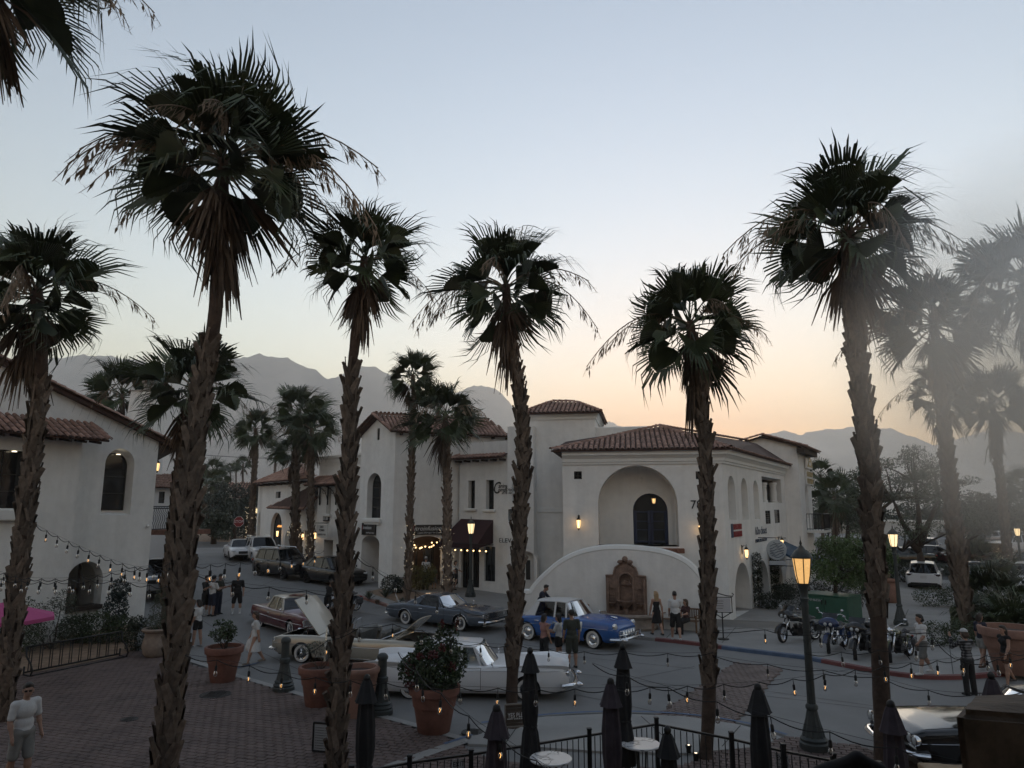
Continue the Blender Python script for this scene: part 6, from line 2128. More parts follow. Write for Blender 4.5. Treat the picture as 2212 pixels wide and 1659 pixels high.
def bars_grille(s,x,y0,y1,z0,z1,n,vertical=False,m_=None):
 mb=MB();mb.box((x-.06,0,(z0+z1)/2),(.08,y1-y0,z1-z0));g_=mb.build("grille",m_under,s.t)
 mb=MB()
 for k in range(n):
  if vertical:mb.box((x,lerp(y0,y1,k/(n-1)),(z0+z1)/2),(.04,.015,z1-z0))
  else:mb.box((x,0,lerp(z0,z1,k/(n-1))),(.05,y1-y0,.016))
 for q in(z0,z1):mb.box((x+.005,0,q),(.06,y1-y0+.04,.03))
 for q in(y0,y1):mb.box((x+.005,q,(z0+z1)/2),(.06,.03,z1-z0))
 mb.build("grille_bars",m_ or m_chrome,g_)
 return g_
# ---------- 1959 style white coupe with delta fins
def trim_white(s):
 s.strip("side_trim",-s.L/2+.1,s.L/2-.1,lambda x:interp([-2.8,-1.5,0,2.0,2.8],[.86,.80,.765,.76,.77],x),.012)
 s.strip("sill_trim",s.xr+.5,s.xf-.5,.24,.014)
 s.door(.42,-.98)
 for sg in(-1,1):
  mb=MB();V=[];n=16
  for k in range(n+1):
   x=lerp(-2.8,-.35,k/n);q=1-k/n
   b0=s.side(x,s.f('zs',x)-.03,0,sg);hgt=.16*q**.9
   V+=[b0,b0+Vector((-.05*q,sg*(.03+.10*q),hgt+.02)),b0+Vector((-.02*q,-sg*.03,hgt*.93+.022)),b0+Vector((0,-sg*.16,.015))]
  mb.add(V,[(i*4+k,(i+1)*4+k,(i+1)*4+k+1,i*4+k+1)for i in range(n)for k in range(3)]+[(0,1,2,3),(4*n,4*n+3,4*n+2,4*n+1)])
  mb.build("tail_fin",s.paint,s.t,smooth=40)
  mb=MB();V2=[]
  for k in range(n+1):
   x=lerp(.9,2.78,k/n);q=k/n
   b0=s.side(x,s.f('zs',x)-.03,0,sg);hgt=.10*q
   V2+=[b0,b0+Vector((.03*q,sg*.07*q,hgt+.02)),b0+Vector((0,-sg*.05,hgt*.9+.02)),b0+Vector((0,-sg*.2,.015))]
  mb.add(V2,[(i*4+k,(i+1)*4+k,(i+1)*4+k+1,i*4+k+1)[::-1]for i in range(n)for k in range(3)]+[(4*n,4*n+1,4*n+2,4*n+3)])
  mb.build("fender_brow",s.paint,s.t,smooth=40)
  s.lamp("headlight",2.76,sg*.78,.70,.085);s.lamp("headlight",2.78,sg*.58,.65,.085)
  s.lamp("tail_light",-2.78,sg*.78,.62,.09,m_=m_tail,sg=-1)
 s.bumper(True,.42,.14,parts=1);s.bumper(False,.42,.16)
 bars_grille(s,2.8,-.5,.5,.5,.68,9)
 s.mirror(.75,1)
 mb=MB()
 for k in range(3):mb.bar(s.side(-1.55+0,.9,.01,-1),s.side(-1.3,.9,.01,-1),.01)
 mb.build("emblem",m_chrome,s.t)
WHITE=dict(L=5.6,W=2.02,x=[0,.04,.12,.25,.42,.6,.75,.9,.97,1],zs=[.78,.84,.87,.87,.85,.86,.88,.87,.84,.78],zc=[.74,.8,.83,.86,.87,.9,.9,.86,.8,.74],w=[.86,.95,1.0,1.01,1.0,.99,.99,.98,.93,.84],zb=[.32,.24,.19,.17,.17,.17,.17,.18,.26,.34],xf=1.66,xr=-1.5,rw=.30,arch=.38,skirt=1,wheel='wire',tw=.17,roof=1.38,cab=(.60,.535,.30,.225),cpil=.30,cpilt=.325,posts=(.475,.575),wr=.66,wb=.83,bow=.26,winopen=((-1,1),),seatmat=mat("seat_stripe",(.14,.14,.145),.7,var=.6,vscale=9),trim=trim_white,track=.85)
Car("classic_car","white late-fifties hardtop coupe with tail fins behind the flowering pot",gz(-1.2,21.2),R(-4),WHITE,paint("white",(.7,.71,.73)))
# ---------- 1950s blue sedan with white roof
def trim_blue(s):
 s.strip("side_trim",-2.3,2.35,lambda x:interp([-2.4,-1.0,-.9,2.4],[.66,.66,.74,.72],x),.013)
 s.door(.62,-.18);s.door(-.2,-1.0)
 for sg in(-1,1):
  s.lamp("headlight",2.36,sg*.72,.82,.1,.09);s.lamp("tail_light",-2.42,sg*.74,.72,.07,m_=m_tail,sg=-1)
  mb=MB();mb.lathe([(.001,0),(.04,.02),(.05,.1),(.02,.34),(.001,.36)],10,c=s.side(1.05,.93,.02,sg),M=Matrix.Rotation(R(175),3,'X'));mb.build("fender_ornament",m_trim,s.t,smooth=True)
  mb=MB();V=[]
  for k in range(11):
   x=lerp(-2.4,-1.1,k/10);V+=[s.side(x,.3,.012,sg),s.side(x,.42+.1*(1-k/10),.014,sg)]
 bars_grille(s,2.46,-.62,.62,.42,.66,5)
 for q in(-.4,-.2,0,.2,.4):
  mb=MB();mb.lathe([(.04,-.13),(.055,0),(.04,.13)],8,c=(2.53,q,.54));mb.build("grille_tooth",m_chrome,s.t,smooth=True)
 s.bumper(True,.4,.17,parts=1);s.bumper(False,.4,.17)
 mb=MB()
 pts=[Vector((2.66-.3*max(0,abs(q)-.7),q*.8,.56))for q in[-1+k/6 for k in range(13)]]
 mb.tube(pts,.025,6);
 for q in(-.8,-.4,.4,.8):mb.tube([(2.6,q,.4),(2.62,q,.57)],.03,6)
 mb.build("bumper_overrider",m_chrome,s.t,smooth=40)
 mb=MB();mb.lathe([(.001,0),(.05,.05),(.035,.2),(.001,.35)],8,c=(2.1,0,1.02),M=Matrix.Rotation(R(-80),3,'Y'));mb.build("hood_ornament",m_chrome,s.t,smooth=True)
 s.mirror(.8,1)
 mb=MB();V=[s.side(-2.42,.3,.01,-1)]
BLUE=dict(L=4.95,W=1.9,x=[0,.04,.12,.22,.32,.45,.6,.72,.85,.94,.98,1],zs=[.62,.74,.86,.92,.93,.92,.95,.97,.97,.93,.84,.74],zc=[.66,.78,.9,.96,1.0,1.0,1.04,1.08,1.05,.98,.88,.76],w=[.66,.8,.9,.95,.95,.94,.94,.94,.93,.9,.82,.7],zb=[.36,.28,.24,.24,.23,.23,.23,.23,.24,.26,.3,.36],xf=1.52,xr=-1.4,rw=.335,arch=.40,wheel='cap',tw=.17,roof=1.58,cab=(.615,.545,.27,.165),cpil=.265,cpilt=.30,posts=(.45,.56),wr=.62,wb=.80,rdrop=.1,bow=.14,trim=trim_blue,seatmat=m_seat,steer=-.12)
h_=R(-36)
fw=ground(1284,1401)
c_=Vector((fw.x,fw.y,0))-1.52*Vector((math.cos(h_),math.sin(h_),0))+.78*Vector((-math.sin(h_),math.cos(h_),0))
Car("classic_car","blue early-fifties sedan with white roof parked before the wall fountain",gz(c_.x,c_.y),h_,BLUE,paint("blue",(.028,.10,.32),.25),paint("roof_white",(.6,.61,.62)))
# ---------- slate grey mid-sixties fastback coupe
def trim_grey(s):
 s.strip("side_trim",-2.6,2.6,lambda x:interp([-2.7,-1.6,0,2.7],[.60,.62,.6,.6],x),.007)
 s.strip("sill_trim",s.xr+.45,s.xf-.45,.25,.016)
 s.door(.65,-.75)
 for sg in(-1,1):
  s.lamp("headlight",2.66,sg*.8,.66,.085);s.lamp("headlight",2.68,sg*.6,.66,.085);s.lamp("tail_light",-2.7,sg*.66,.6,.1,m_=m_tail,sg=-1)
  for xw in(s.xf,s.xr):
   mb=MB();mb.tube([s.side(xw+s.ar*math.cos(PI*k/12),s.rw*.95+s.ar*math.sin(PI*k/12),.008,sg)for k in range(13)],.012,5);mb.build("arch_trim",m_chrome,s.t,smooth=True)
 bars_grille(s,2.72,-.86,.86,.54,.76,7)
 s.bumper(True,.43,.15);s.bumper(False,.43,.15)
 s.mirror(.8,1)
 mb=MB();mb.tube([(-2.1,-.7,.84),(-2.3,-.75,1.25)],.006,4);mb.build("aerial",m_chrome,s.t)
GREY=dict(L=5.42,W=2.0,x=[0,.03,.1,.2,.3,.42,.55,.7,.85,.96,1],zs=[.74,.82,.86,.9,.92,.86,.84,.85,.85,.82,.74],zc=[.74,.84,.88,.92,.92,.9,.9,.93,.9,.84,.76],w=[.88,.94,.98,1.0,1.0,.99,.98,.98,.97,.95,.9],zb=[.38,.28,.24,.22,.21,.21,.21,.21,.23,.28,.36],xf=1.5,xr=-1.52,rw=.31,arch=.40,wheel='wire',tw=.18,roof=1.33,cab=(.60,.515,.36,.20),cpil=.335,cpilt=.385,posts=(.565,),wr=.6,wb=.82,bow=.18,rdrop=.05,trim=trim_grey)
h_=R(-33)
fw=ground(996,1364)
c_=Vector((fw.x,fw.y,0))-1.5*Vector((math.cos(h_),math.sin(h_),0))+.84*Vector((-math.sin(h_),math.cos(h_),0))
Car("classic_car","slate grey mid-sixties fastback coupe at the planting bed's curb",gz(c_.x,c_.y),h_,GREY,paint("slate",(.085,.105,.135),.25,metal=.2))
# ---------- maroon hardtop with cream roof
def trim_maroon(s):
 s.strip("side_trim",-2.55,2.55,lambda x:interp([-2.6,0,2.6],[.62,.55,.56],x),.016)
 s.strip("sill_trim",s.xr+.5,s.xf-.45,.24,.016)
 s.door(.62,-.7)
 for sg in(-1,1):
  s.lamp("headlight",2.6,sg*.82,.66,.085);s.lamp("headlight",2.62,sg*.62,.66,.085)
  for q in(.45,.62,.79):s.lamp("tail_light",-2.65,sg*q,.66,.06,m_=m_tail,sg=-1)
 bars_grille(s,2.66,-.9,.9,.52,.74,8)
 s.bumper(True,.42,.16,parts=1);s.bumper(False,.42,.16);s.mirror(.8,1)
 mb=MB();mb.box((.75-.72,0,1.405),(.55,.55,.012),M=Matrix.Rotation(R(45),3,'Z'));mb.build("roof_graphic",s.paint,s.t)
 mb=MB();mb.box((1.9,0,.955),(.9,.4,.01),M=Matrix.Rotation(R(20),3,'Z'));
MARO=dict(L=5.33,W=2.0,x=[0,.03,.12,.25,.4,.58,.7,.85,.96,1],zs=[.78,.86,.87,.87,.85,.86,.87,.86,.83,.76],zc=[.76,.86,.88,.89,.9,.92,.95,.92,.86,.78],w=[.9,.96,.99,1.0,.99,.98,.98,.97,.95,.9],zb=[.38,.26,.2,.18,.18,.18,.18,.2,.26,.36],xf=1.52,xr=-1.5,rw=.31,arch=.39,skirt=1,wheel='wire',tw=.18,roof=1.38,cab=(.60,.53,.33,.245),cpil=.295,cpilt=.345,posts=(.45,.575),wr=.64,wb=.82,bow=.2,trim=trim_maroon)
h_=R(-49)
fw=ground(630,1378)
c_=Vector((fw.x,fw.y,0))-1.52*Vector((math.cos(h_),math.sin(h_),0))+.84*Vector((-math.sin(h_),math.cos(h_),0))
Car("classic_car","dark maroon early-sixties hardtop with cream roof behind the woman in white",gz(c_.x,c_.y),h_,MARO,paint("maroon",(.10,.010,.016),.28),paint("cream",(.5,.45,.38)))
# ---------- champagne convertible with hood, doors and boot open
def trim_conv(s):
 s.strip("side_trim",-2.6,2.6,.6,.012);s.strip("sill_trim",s.xr+.5,s.xf-.5,.24,.02)
 s.bumper(True,.42,.15);s.bumper(False,.42,.15)
 for sg in(-1,1):
  s.lamp("headlight",2.62,sg*.8,.66,.085);s.lamp("headlight",2.64,sg*.6,.66,.085);s.lamp("tail_light",-2.66,sg*.7,.6,.08,m_=m_tail,sg=-1)
 bars_grille(s,2.66,-.86,.86,.54,.74,7)
 def lid(name,xh,xe,ang,w0,w1):
  mb=MB()
  M_=Matrix.Rotation(ang,3,'Y')
  def fn(u,v,dz=0):
   l_=(xe-xh)*u;y=lerp(-1,1,v)*lerp(w0,w1,u)
   p=M_@Vector((l_,0,.04*(1-(2*v-1)**2)+dz));return(xh+p.x,y,.9+p.z)
  mb.grid(lambda u,v:fn(u,v),8,8);mb.grid(lambda u,v:fn(u,v,-.035),8,8,flip=True)
  for v in(0,1):mb.add([fn(i/8,v)for i in range(9)]+[fn(i/8,v,-.035)for i in range(9)],[(i,i+1,10+i,9+i)for i in range(8)])
  for u in(0,1):mb.add([fn(u,j/8)for j in range(9)]+[fn(u,j/8,-.035)for j in range(9)],[(j,j+1,10+j,9+j)for j in range(8)])
  o=mb.build(name,s.paint,s.t,smooth=40)
  r_=MB();r_.tube([(xh+.5,.7,.85),Vector(fn(.45,.92))],.012,5);r_.build("prop_rod",m_chrome,o)
  return o
 lid("hood",1.0,2.5,R(-47),.78,.72)
 lid("boot_lid",-1.75,-2.62,R(40),.74,.7)
 mb=MB();mb.box((1.75,0,.62),(.8,.5,.3),ch=.05);mb.box((1.75,0,.8),(.5,.3,.12),ch=.03);mb.lathe([(.2,0),(.2,.1),(.001,.11)],16,c=(1.7,0,.86));mb.build("engine",m_blackrim,s.t)
 mb=MB();fr=[Vector((.72,.8,.88)),Vector((.42,.68,1.3)),Vector((.47,0,1.33)),Vector((.42,-.68,1.3)),Vector((.72,-.8,.88))]
 mb.tube(fr,.02,6);ws_=mb.build("windshield_frame",m_chrome,s.t,smooth=True)
 mb=MB();mb.grid(lambda u,v:Vector((lerp(.72,.42,v)+.14*(1-(2*u-1)**2),lerp(-1,1,u)*lerp(.8,.68,v),lerp(.88,1.3,v))),8,3);mb.build("windshield",m_glass,ws_,smooth=True)
 for xr_ in(-.15,-1.0):
  mb=MB();mb.box((xr_-.2,0,.84),(.2,1.4,.56),M=Matrix.Rotation(R(-14),3,'Y'),ch=.07);mb.box((xr_+.12,0,.6),(.55,1.4,.16),ch=.05);mb.build("seat",mat("seat_grey",(.12,.12,.115),.6,var=.2,vscale=3),s.t)
 for sg in(-1,1):
  d=empty("door",(.62,sg*.98,0));d.parent=s.t;d.rotation_euler=(0,0,sg*R(-62))
  mb=MB();mb.box((-.62,0,.55),(1.24,.07,.56),ch=.03);mb.build("door_skin",s.paint,d,smooth=30)
  mb=MB();mb.box((-.62,-sg*.045,.56),(1.1,.03,.42),ch=.01);mb.build("door_card",MATS["seat_grey"],d)
  mb=MB();mb.tube([(-.02,0,.84),(-.12,0,1.14),(-.3,0,1.2),(-.36,0,.84)],.012,5);mb.build("quarter_vent",m_chrome,d)
CONV=dict(L=5.4,W=2.0,x=[0,.03,.12,.25,.4,.58,.7,.85,.96,1],zs=[.78,.84,.86,.86,.84,.85,.86,.85,.82,.76],zc=[.76,.84,.87,.88,.88,.9,.92,.9,.85,.78],w=[.9,.96,.99,1.0,.99,.98,.98,.97,.95,.9],zb=[.38,.26,.2,.18,.18,.18,.18,.2,.26,.36],xf=1.55,xr=-1.5,rw=.31,arch=.38,skirt=1,wheel='wire',tw=.18,open=((1.02,2.45),(-1.5,.66),(-2.6,-1.8)),trim=trim_conv)
Car("classic_car","champagne convertible with hood and doors open between the pots and the maroon car",gz(-5.3,25.4),R(165),CONV,paint("champagne",(.40,.37,.31),.25,metal=.25))
# ---------- black coupe at lower right
def trim_black(s):
 s.strip("side_trim",-2.7,2.7,.64,.008);s.strip("sill_trim",s.xr+.5,s.xf-.5,.26,.03)
 s.door(.6,-.75)
 s.bumper(True,.44,.16);s.bumper(False,.44,.16)
 for sg in(-1,1):
  for q in(.86,.68):s.lamp("headlight",2.78,sg*q,.68,.085)
  s.lamp("tail_light",-2.8,sg*.7,.62,.08,m_=m_tail,sg=-1)
 bars_grille(s,2.82,-.5,.5,.54,.76,9,True)
BLACK=dict(GREY,L=5.6,W=2.02,xf=1.65,xr=-1.5,zs=[.76,.84,.87,.88,.88,.87,.87,.88,.88,.86,.78],zc=[.76,.86,.9,.93,.93,.92,.93,.95,.93,.88,.8],cab=(.575,.49,.30,.215),cpil=.29,cpilt=.325,posts=(.55,),roof=1.4,trim=trim_black)
Car("classic_car","glossy black coupe at lower right below the brown pier",gz(10.55,15.5),R(180),BLACK,paint("black",(.006,.006,.008),.12),paint("vinyl_dark",(.05,.05,.055),.5))
# ---------- modern cars
def trim_modern(s):
 n_=s.P.get('doors',((.75,-.2),(-.22,-1.1)))
 for a,b in n_:s.door(a,b,za=.2)
 for sg in(-1,1):
  mb=MB();x=s.L/2-.14;mb.box((x,sg*s.W*.38,s.P['lz']),(.28,.3,.11),rz=-sg*.5,ch=.04);mb.build("headlight",m_lens,s.t,smooth=30)
  mb=MB();x=-s.L/2+.1;mb.box((x,sg*s.W*.38,s.P['tz']),(.22,.34,.12),rz=sg*.35,ch=.03);mb.build("tail_light",s.P.get('tailm',m_tail),s.t,smooth=30)
 mb=MB();mb.box((s.L/2-.02,0,s.P['lz']-.1),(.08,s.W*.42,.2),ch=.03);mb.build("grille",m_under,s.t)
 mb=MB();mb.box((s.L/2-.03,0,.38),(.12,s.W*.7,.14),ch=.04);mb.build("lower_grille",m_under,s.t)
 mb=MB();mb.box((-s.L/2+.03,0,.36),(.2,s.W*.8,.22),ch=.05);mb.build("rear_valance",m_under,s.t)
 mb=MB();mb.box((-s.L/2-.012,0,s.P['tz']-.12),(.02,.34,.17));mb.build("number_plate",m_plate,s.t)
 s.strip("sill",s.xr+.4,s.xf-.4,.3,.05,m_under,off=0)
 s.mirror(.95,1,False)
 if s.P.get('rails'):
  x0,x1,x2,x3=[-s.L/2+q*s.L for q in s.P['cab']]
  for sg in(-1,1):
   mb=MB();wr=s.W/2*s.P.get('wr',.62);mb.tube([(x2,sg*wr*.92,s.P['roof']),(x2+.1,sg*wr*.95,s.P['roof']+.07),(x1-.1,sg*wr*.95,s.P['roof']+.07),(x1,sg*wr*.92,s.P['roof'])],.02,5);mb.build("roof_rail",s.P.get('railm',m_chrome),s.t)
m_trimblk=mat("window_trim_black",(.01,.01,.01),.4)
SUV=dict(L=4.9,W=1.98,x=[0,.03,.1,.3,.5,.68,.8,.93,.98,1],zs=[.95,1.04,1.08,1.08,1.07,1.07,1.06,.98,.86,.7],zc=[1.0,1.06,1.1,1.1,1.1,1.12,1.12,1.02,.9,.72],w=[.86,.93,.98,.99,.98,.98,.98,.95,.88,.75],zb=[.42,.34,.3,.29,.29,.29,.29,.3,.34,.42],xf=1.45,xr=-1.42,rw=.38,arch=.44,wheel='modern',tw=.25,roof=1.76,cab=(.70,.57,.1,.03),cpil=.08,cpilt=.13,posts=(.27,.47),wr=.66,wb=.86,bow=.16,rdrop=.08,tuck=.93,glass=m_dglass,sglass=m_dglass,rglass=m_dglass,trimmat=m_trimblk,buckets=1,trim=trim_modern,lz=.9,tz=1.0,rails=1,cat='car',pil=.07)
CROSS=dict(SUV,L=4.75,W=1.92,zs=[.9,1.0,1.03,1.0,.97,.96,.94,.86,.74,.6],zc=[.95,1.04,1.06,1.03,1.0,1.02,1.0,.9,.78,.62],roof=1.62,cab=(.72,.54,.22,.04),cpil=.14,cpilt=.26,posts=(.30,.49),rw=.36,arch=.42,rails=0,lz=.72,tz=.92,rdrop=.1,wheel='modern')
SEDAN=dict(SUV,L=4.7,W=1.84,zs=[.84,.94,.97,.95,.92,.92,.9,.8,.7,.58],zc=[.86,.98,1.0,.97,.94,.96,.94,.83,.73,.6],roof=1.44,cab=(.70,.56,.28,.13),cpil=.2,cpilt=.31,posts=(.33,.48),rw=.33,arch=.39,rails=0,lz=.68,tz=.84,wr=.62,wb=.84,zb=[.38,.3,.24,.22,.22,.22,.22,.24,.28,.38])
VAN=dict(SUV,L=5.6,W=2.0,roof=2.4,zs=[1.1,1.25,1.28,1.28,1.26,1.24,1.2,1.1,.95,.75],zc=[1.1,1.28,1.3,1.3,1.28,1.28,1.24,1.14,.98,.78],cab=(.84,.72,.03,.005),cpil=.02,cpilt=.04,posts=(.35,.6),wr=.82,wb=.92,rails=0,xf=1.75,xr=-1.6)
PICK=dict(SUV,L=5.7,W=2.0,zs=[.98,1.06,1.08,1.08,1.08,1.1,1.12,1.08,1.0,.85],zc=[.98,1.06,1.08,1.08,1.08,1.12,1.18,1.12,1.02,.88],roof=1.85,cab=(.70,.62,.40,.36),cpil=.38,cpilt=.41,posts=(.53,),rails=0,xf=1.75,xr=-1.7,lz=.95,tz=.95,open=((-2.7,-.85),),wheel='alloy')
pw_=paint("suv_white",(.6,.61,.63));pb_=paint("suv_black",(.005,.005,.006),.3);ps_=paint("silver",(.3,.31,.33),.25,metal=.5)
pg_=paint("dark_green",(.012,.02,.017),.25);pbr_=paint("dark_red",(.04,.012,.01),.3);pbl_=paint("ice_blue",(.3,.35,.42),.25,metal=.3)
def modern(u,v,head,P,m_,label,back=False,z=None):
 p=ground(u,v)if z is None else gp(u,v,z)
 Car("parked_car",label,Vector((p.x,p.y,p.z)),R(head),P,m_,group="modern cars")
modern(612,1246,-42,dict(SUV,steer=-.15,cat='suv'),pb_,"black suv with roof rails parked left of the thick woven palm trunk")
modern(718,1262,-43,dict(CROSS,cat='car'),pb_,"black crossover half hidden by the woven palm trunk")
modern(517,1207,-62,SEDAN,pw_,"white sedan nose-on beside the white suv at the far kerb")
modern(562,1212,-58,dict(SUV,W=2.0,wheel='alloy',cat='suv'),pw_,"white suv with chrome grille behind the black suv")
modern(517,1150,172,SEDAN,ps_,"silver car passing behind the stop sign")
modern(332,1282,-62,dict(PICK,cat='truck'),ps_,"old silver pickup peeking out behind the left building's corner")
modern(1998,1268,60,dict(CROSS,W=1.86,tailm=mat("tail_dark",(.03,.012,.012),.2),cat='suv'),pw_,"white crossover seen from behind on the paved drive at right")
modern(2005,1205,60,dict(SUV,cat='suv'),pw_,"white suv behind the mesquite trunk in the car park")
modern(1995,1216,170,dict(SEDAN),pb_,"black car in front of the car park's white suv")
modern(2098,1222,178,dict(SUV,zs=[1.0,1.08,1.1,1.1,1.1,1.1,1.1,1.08,1.04,.95],zc=[1.0,1.1,1.12,1.12,1.12,1.12,1.12,1.1,1.06,1.0],roof=1.85,cab=(.68,.62,.05,.02),wr=.76,wheel='alloy',cat='suv'),pbr_,"boxy dark red-brown off-roader in the car park")
modern(2215,1246,150,dict(SUV,cat='suv'),pb_,"black suv by the fairy-lit palm at the right edge")
modern(1948,1222,175,SEDAN,pg_,"dark green car half hidden by trees left of the mesquite trunk")
modern(2118,1262,-120,SEDAN,pbl_,"pale blue car nose-on behind the big low fan palm")
modern(2222,1280,-122,dict(SUV,cat='suv'),pw_,"white suv cut by the right edge near the lawn")
modern(2135,1176,178,SEDAN,ps_,"silver sedan in the back row of the car park")
modern(2205,1196,175,dict(PICK,cat='truck'),pw_,"white pickup in the car park behind the fairy-lit palm")
modern(2200,1170,178,dict(VAN,cat='van'),pw_,"white van in the back row at the right edge")
# ------------------------------------------------------------------ people
def skin(tone):return mat("skin_%d"%int(tone*100),(lerp(.14,.48,tone),lerp(.075,.29,tone),lerp(.05,.21,tone)),.55)
def cloth(name,col,var=.12):return mat("cloth_"+name,col,.9,var=var,vscale=8,bump=.25,bscale=14)
m_plaid=None
def rotv(v,axis,a):return Matrix.Rotation(a,3,axis)@v
def person(label,pos,head,H=1.75,tone=.6,hair=(.02,.014,.01),hair_len=0,female=False,top=None,topc=None,sleeve=.5,bottom='shorts',botc=None,leg=(.0,.0),knee=(.05,.05),arm=((.05,.12,.2),(.05,.12,.2)),lean=0.0,turn=0.0,nod=0.0,shoes=(.02,.02,.02),socks=None,cap=None,sit=False,voxel=.012,dress=False,beard=False,glasses=False,spread=.10,build=1.0,extra=None):
 k=H/1.75
 t=empty("person",pos,head,label,"person")
 V3=lambda x,y,z:Vector((x,y,z))*k
 hipz=.93 if not sit else .48
 J={}
 bd=build
 up=Vector((math.sin(lean),0,math.cos(lean)))
 hipc=V3(0,0,hipz)
 waist=hipc+up*.14*k;chest=hipc+up*.36*k;shc=hipc+up*.50*k;neck=hipc+up*.56*k
 lowest=1e9
 legs=[]
 for sg,f,kn in((1,leg[0],knee[0]),(-1,leg[1],knee[1])):
  h=hipc+V3(0,sg*.088,-.01)
  d=Vector((math.sin(f),sg*spread*.5,-math.cos(f))).normalized()
  kn_=h+d*.43*k
  f2=f-kn
  d2=Vector((math.sin(f2),sg*spread*.15,-math.cos(f2))).normalized()
  an=kn_+d2*.42*k
  legs.append((h,kn_,an,f2));lowest=min(lowest,an.z-.075*k)
 dz=-lowest
 sh=Vector((0,0,dz))
 hipc,waist,chest,shc,neck=[p+sh for p in(hipc,waist,chest,shc,neck)]
 legs=[(a+sh,b+sh,c+sh,f)for a,b,c,f in legs]
 ax_l=Vector((0,1,0))
 arms=[]
 shw=(.175 if not female else .15)*k*bd
 for sg,(sw,ou,el)in((1,arm[0]),(-1,arm[1])):
  s_=shc+ax_l*sg*shw-up*.02*k
  d=Vector((math.sin(sw)*math.cos(ou),sg*math.sin(ou),-math.cos(sw)*math.cos(ou)))
  e=s_+d*.285*k
  d2=Vector((math.sin(sw+el)*math.cos(ou*.3),sg*math.sin(ou*.3)-sg*.10*el,-math.cos(sw+el))).normalized()
  w=e+d2*.25*k
  arms.append((s_,e,w,d2,sg))
 hd=neck+(up*.13+Vector((.025,0,0)))*k
 Rm=Matrix.Rotation(turn,3,'Z')@Matrix.Rotation(nod,3,'Y')
 def hp(x,y,z):return hd+Rm@Vector((x,y,z))*k
 B=[]
 def C_(a,b,r0,r1,kk=.03):B.append(('c',a,b,r0*k,r1*k,kk))
 def E_(c,r,kk=.03,M=None):B.append(('e',c,[q*k for q in r],kk,M))
 ww=.85 if female else 1.0
 E_(hipc,(.105*bd,.16*(1.02 if female else 1)*bd,.115));E_(waist+up*.02,(.095*bd,.135*ww*bd,.13));E_(chest,(.115*bd,.155*ww*bd,.17))
 C_(arms[0][0],arms[1][0],.06,.06);C_(shc,neck+up*.05*k,.06,.05)
 if female:
  for sg in(-1,1):E_(chest+Vector((.085,sg*.06,.02))*k,(.055,.06,.06))
 for h,kn_,an,f2 in legs:
  C_(h,kn_,.085*bd,.058);C_(kn_,kn_.lerp(an,.35),.056,.06);C_(kn_.lerp(an,.35),an,.058,.036)
  fd=Vector((math.cos(f2*.3),0,-.12)).normalized()
  C_(an+Vector((-.03,0,-.04))*k,an+Vector((.14,0,-.06))*k,.035,.026,.02)
 for s_,e,w,d2,sg in arms:
  C_(s_,e,.05*bd,.04);C_(e,e.lerp(w,.3),.04,.042);C_(e.lerp(w,.3),w,.04,.027)
  side=Vector((0,1,0))if abs(d2.y)<.8 else Vector((1,0,0))
  fwd=(side.cross(d2)).normalized();wd=d2.cross(fwd).normalized()
  pm=w+d2*.05*k
  C_(w,pm+d2*.03*k,.026,.03,.015)
  C_(pm+fwd*.022*k,pm-fwd*.022*k,.021,.019,.012)
  for q,(o_,ln)in enumerate(((.03,.07),(.011,.082),(-.009,.076),(-.028,.06))):
   b0=pm+d2*.03*k+fwd*o_*k;b1=b0+d2*ln*.55*k+wd*.01*sg*k;b2=b1+(d2*.8+wd*-.5*sg).normalized()*ln*.5*k
   C_(b0,b1,.0095,.009,.004);C_(b1,b2,.009,.0075,.004)
  b0=pm-d2*.01*k+fwd*.03*k;C_(b0,b0+(fwd*.7+d2*.7).normalized()*.06*k,.012,.009,.006)
 E_(hp(-.005,0,.035),(.098,.077,.105),.02);E_(hp(.03,0,-.035),(.062,.058,.075),.025)
 C_(hp(.09,0,.012),hp(.108,0,-.022),.010,.016,.012)
 C_(hp(.082,.03,.035),hp(.082,-.03,.035),.014,.014,.012);C_(hp(.082,.022,-.062),hp(.082,-.022,-.062),.010,.010,.01)
 for sg in(-1,1):E_(hp(-.005,sg*.08,.005),(.02,.012,.032),.01)
 body=link("body",sdf_mesh("body",B,voxel,skin(tone)),t)
 for sg in(-1,1):
  mb=MB();mb.sphere(hp(.088,sg*.031,.016),(.011*k,.016*k,.009*k),8,6);mb.build("eye",m_black,body)
 if glasses:
  mb=MB()
  for sg in(-1,1):mb.box(hp(.1,sg*.034,.016),(.012,.05,.036),ch=.004)
  mb.tube([hp(.1,.06,.02),hp(0,.083,.02)],.004,4);mb.tube([hp(.1,-.06,.02),hp(0,-.083,.02)],.004,4);mb.build("sunglasses",m_black,t)
 hm=mat("hair_%d_%d_%d"%tuple(int(c*100)for c in hair),hair,.6,var=.3,vscale=20)
 Hh=[('e',hp(-.018,0,.055),[.102*k,.084*k,.1*k],.02),('e',hp(.045,0,.115),[.05*k,.06*k,.035*k],.03)]
 if hair_len>0:
  Hh+=[('e',hp(-.05,0,.0),[.075*k,.09*k,.12*k],.03)]
  for q in(-.06,-.02,.02,.06):
   a=hp(-.06,q,0);Hh.append(('c',a,a-up*hair_len*k+Vector((-.03,0,0)),.045*k,.03*k,.03))
 link("hair",sdf_mesh("hair",Hh,voxel,hm,clip=[(hp(.075,0,.055),Rm@Vector((.85,0,-.52)))]),t)
 if beard:link("beard",sdf_mesh("beard",[('e',hp(.045,0,-.065),[.05*k,.05*k,.05*k],.02)],voxel*.8,hm),t)
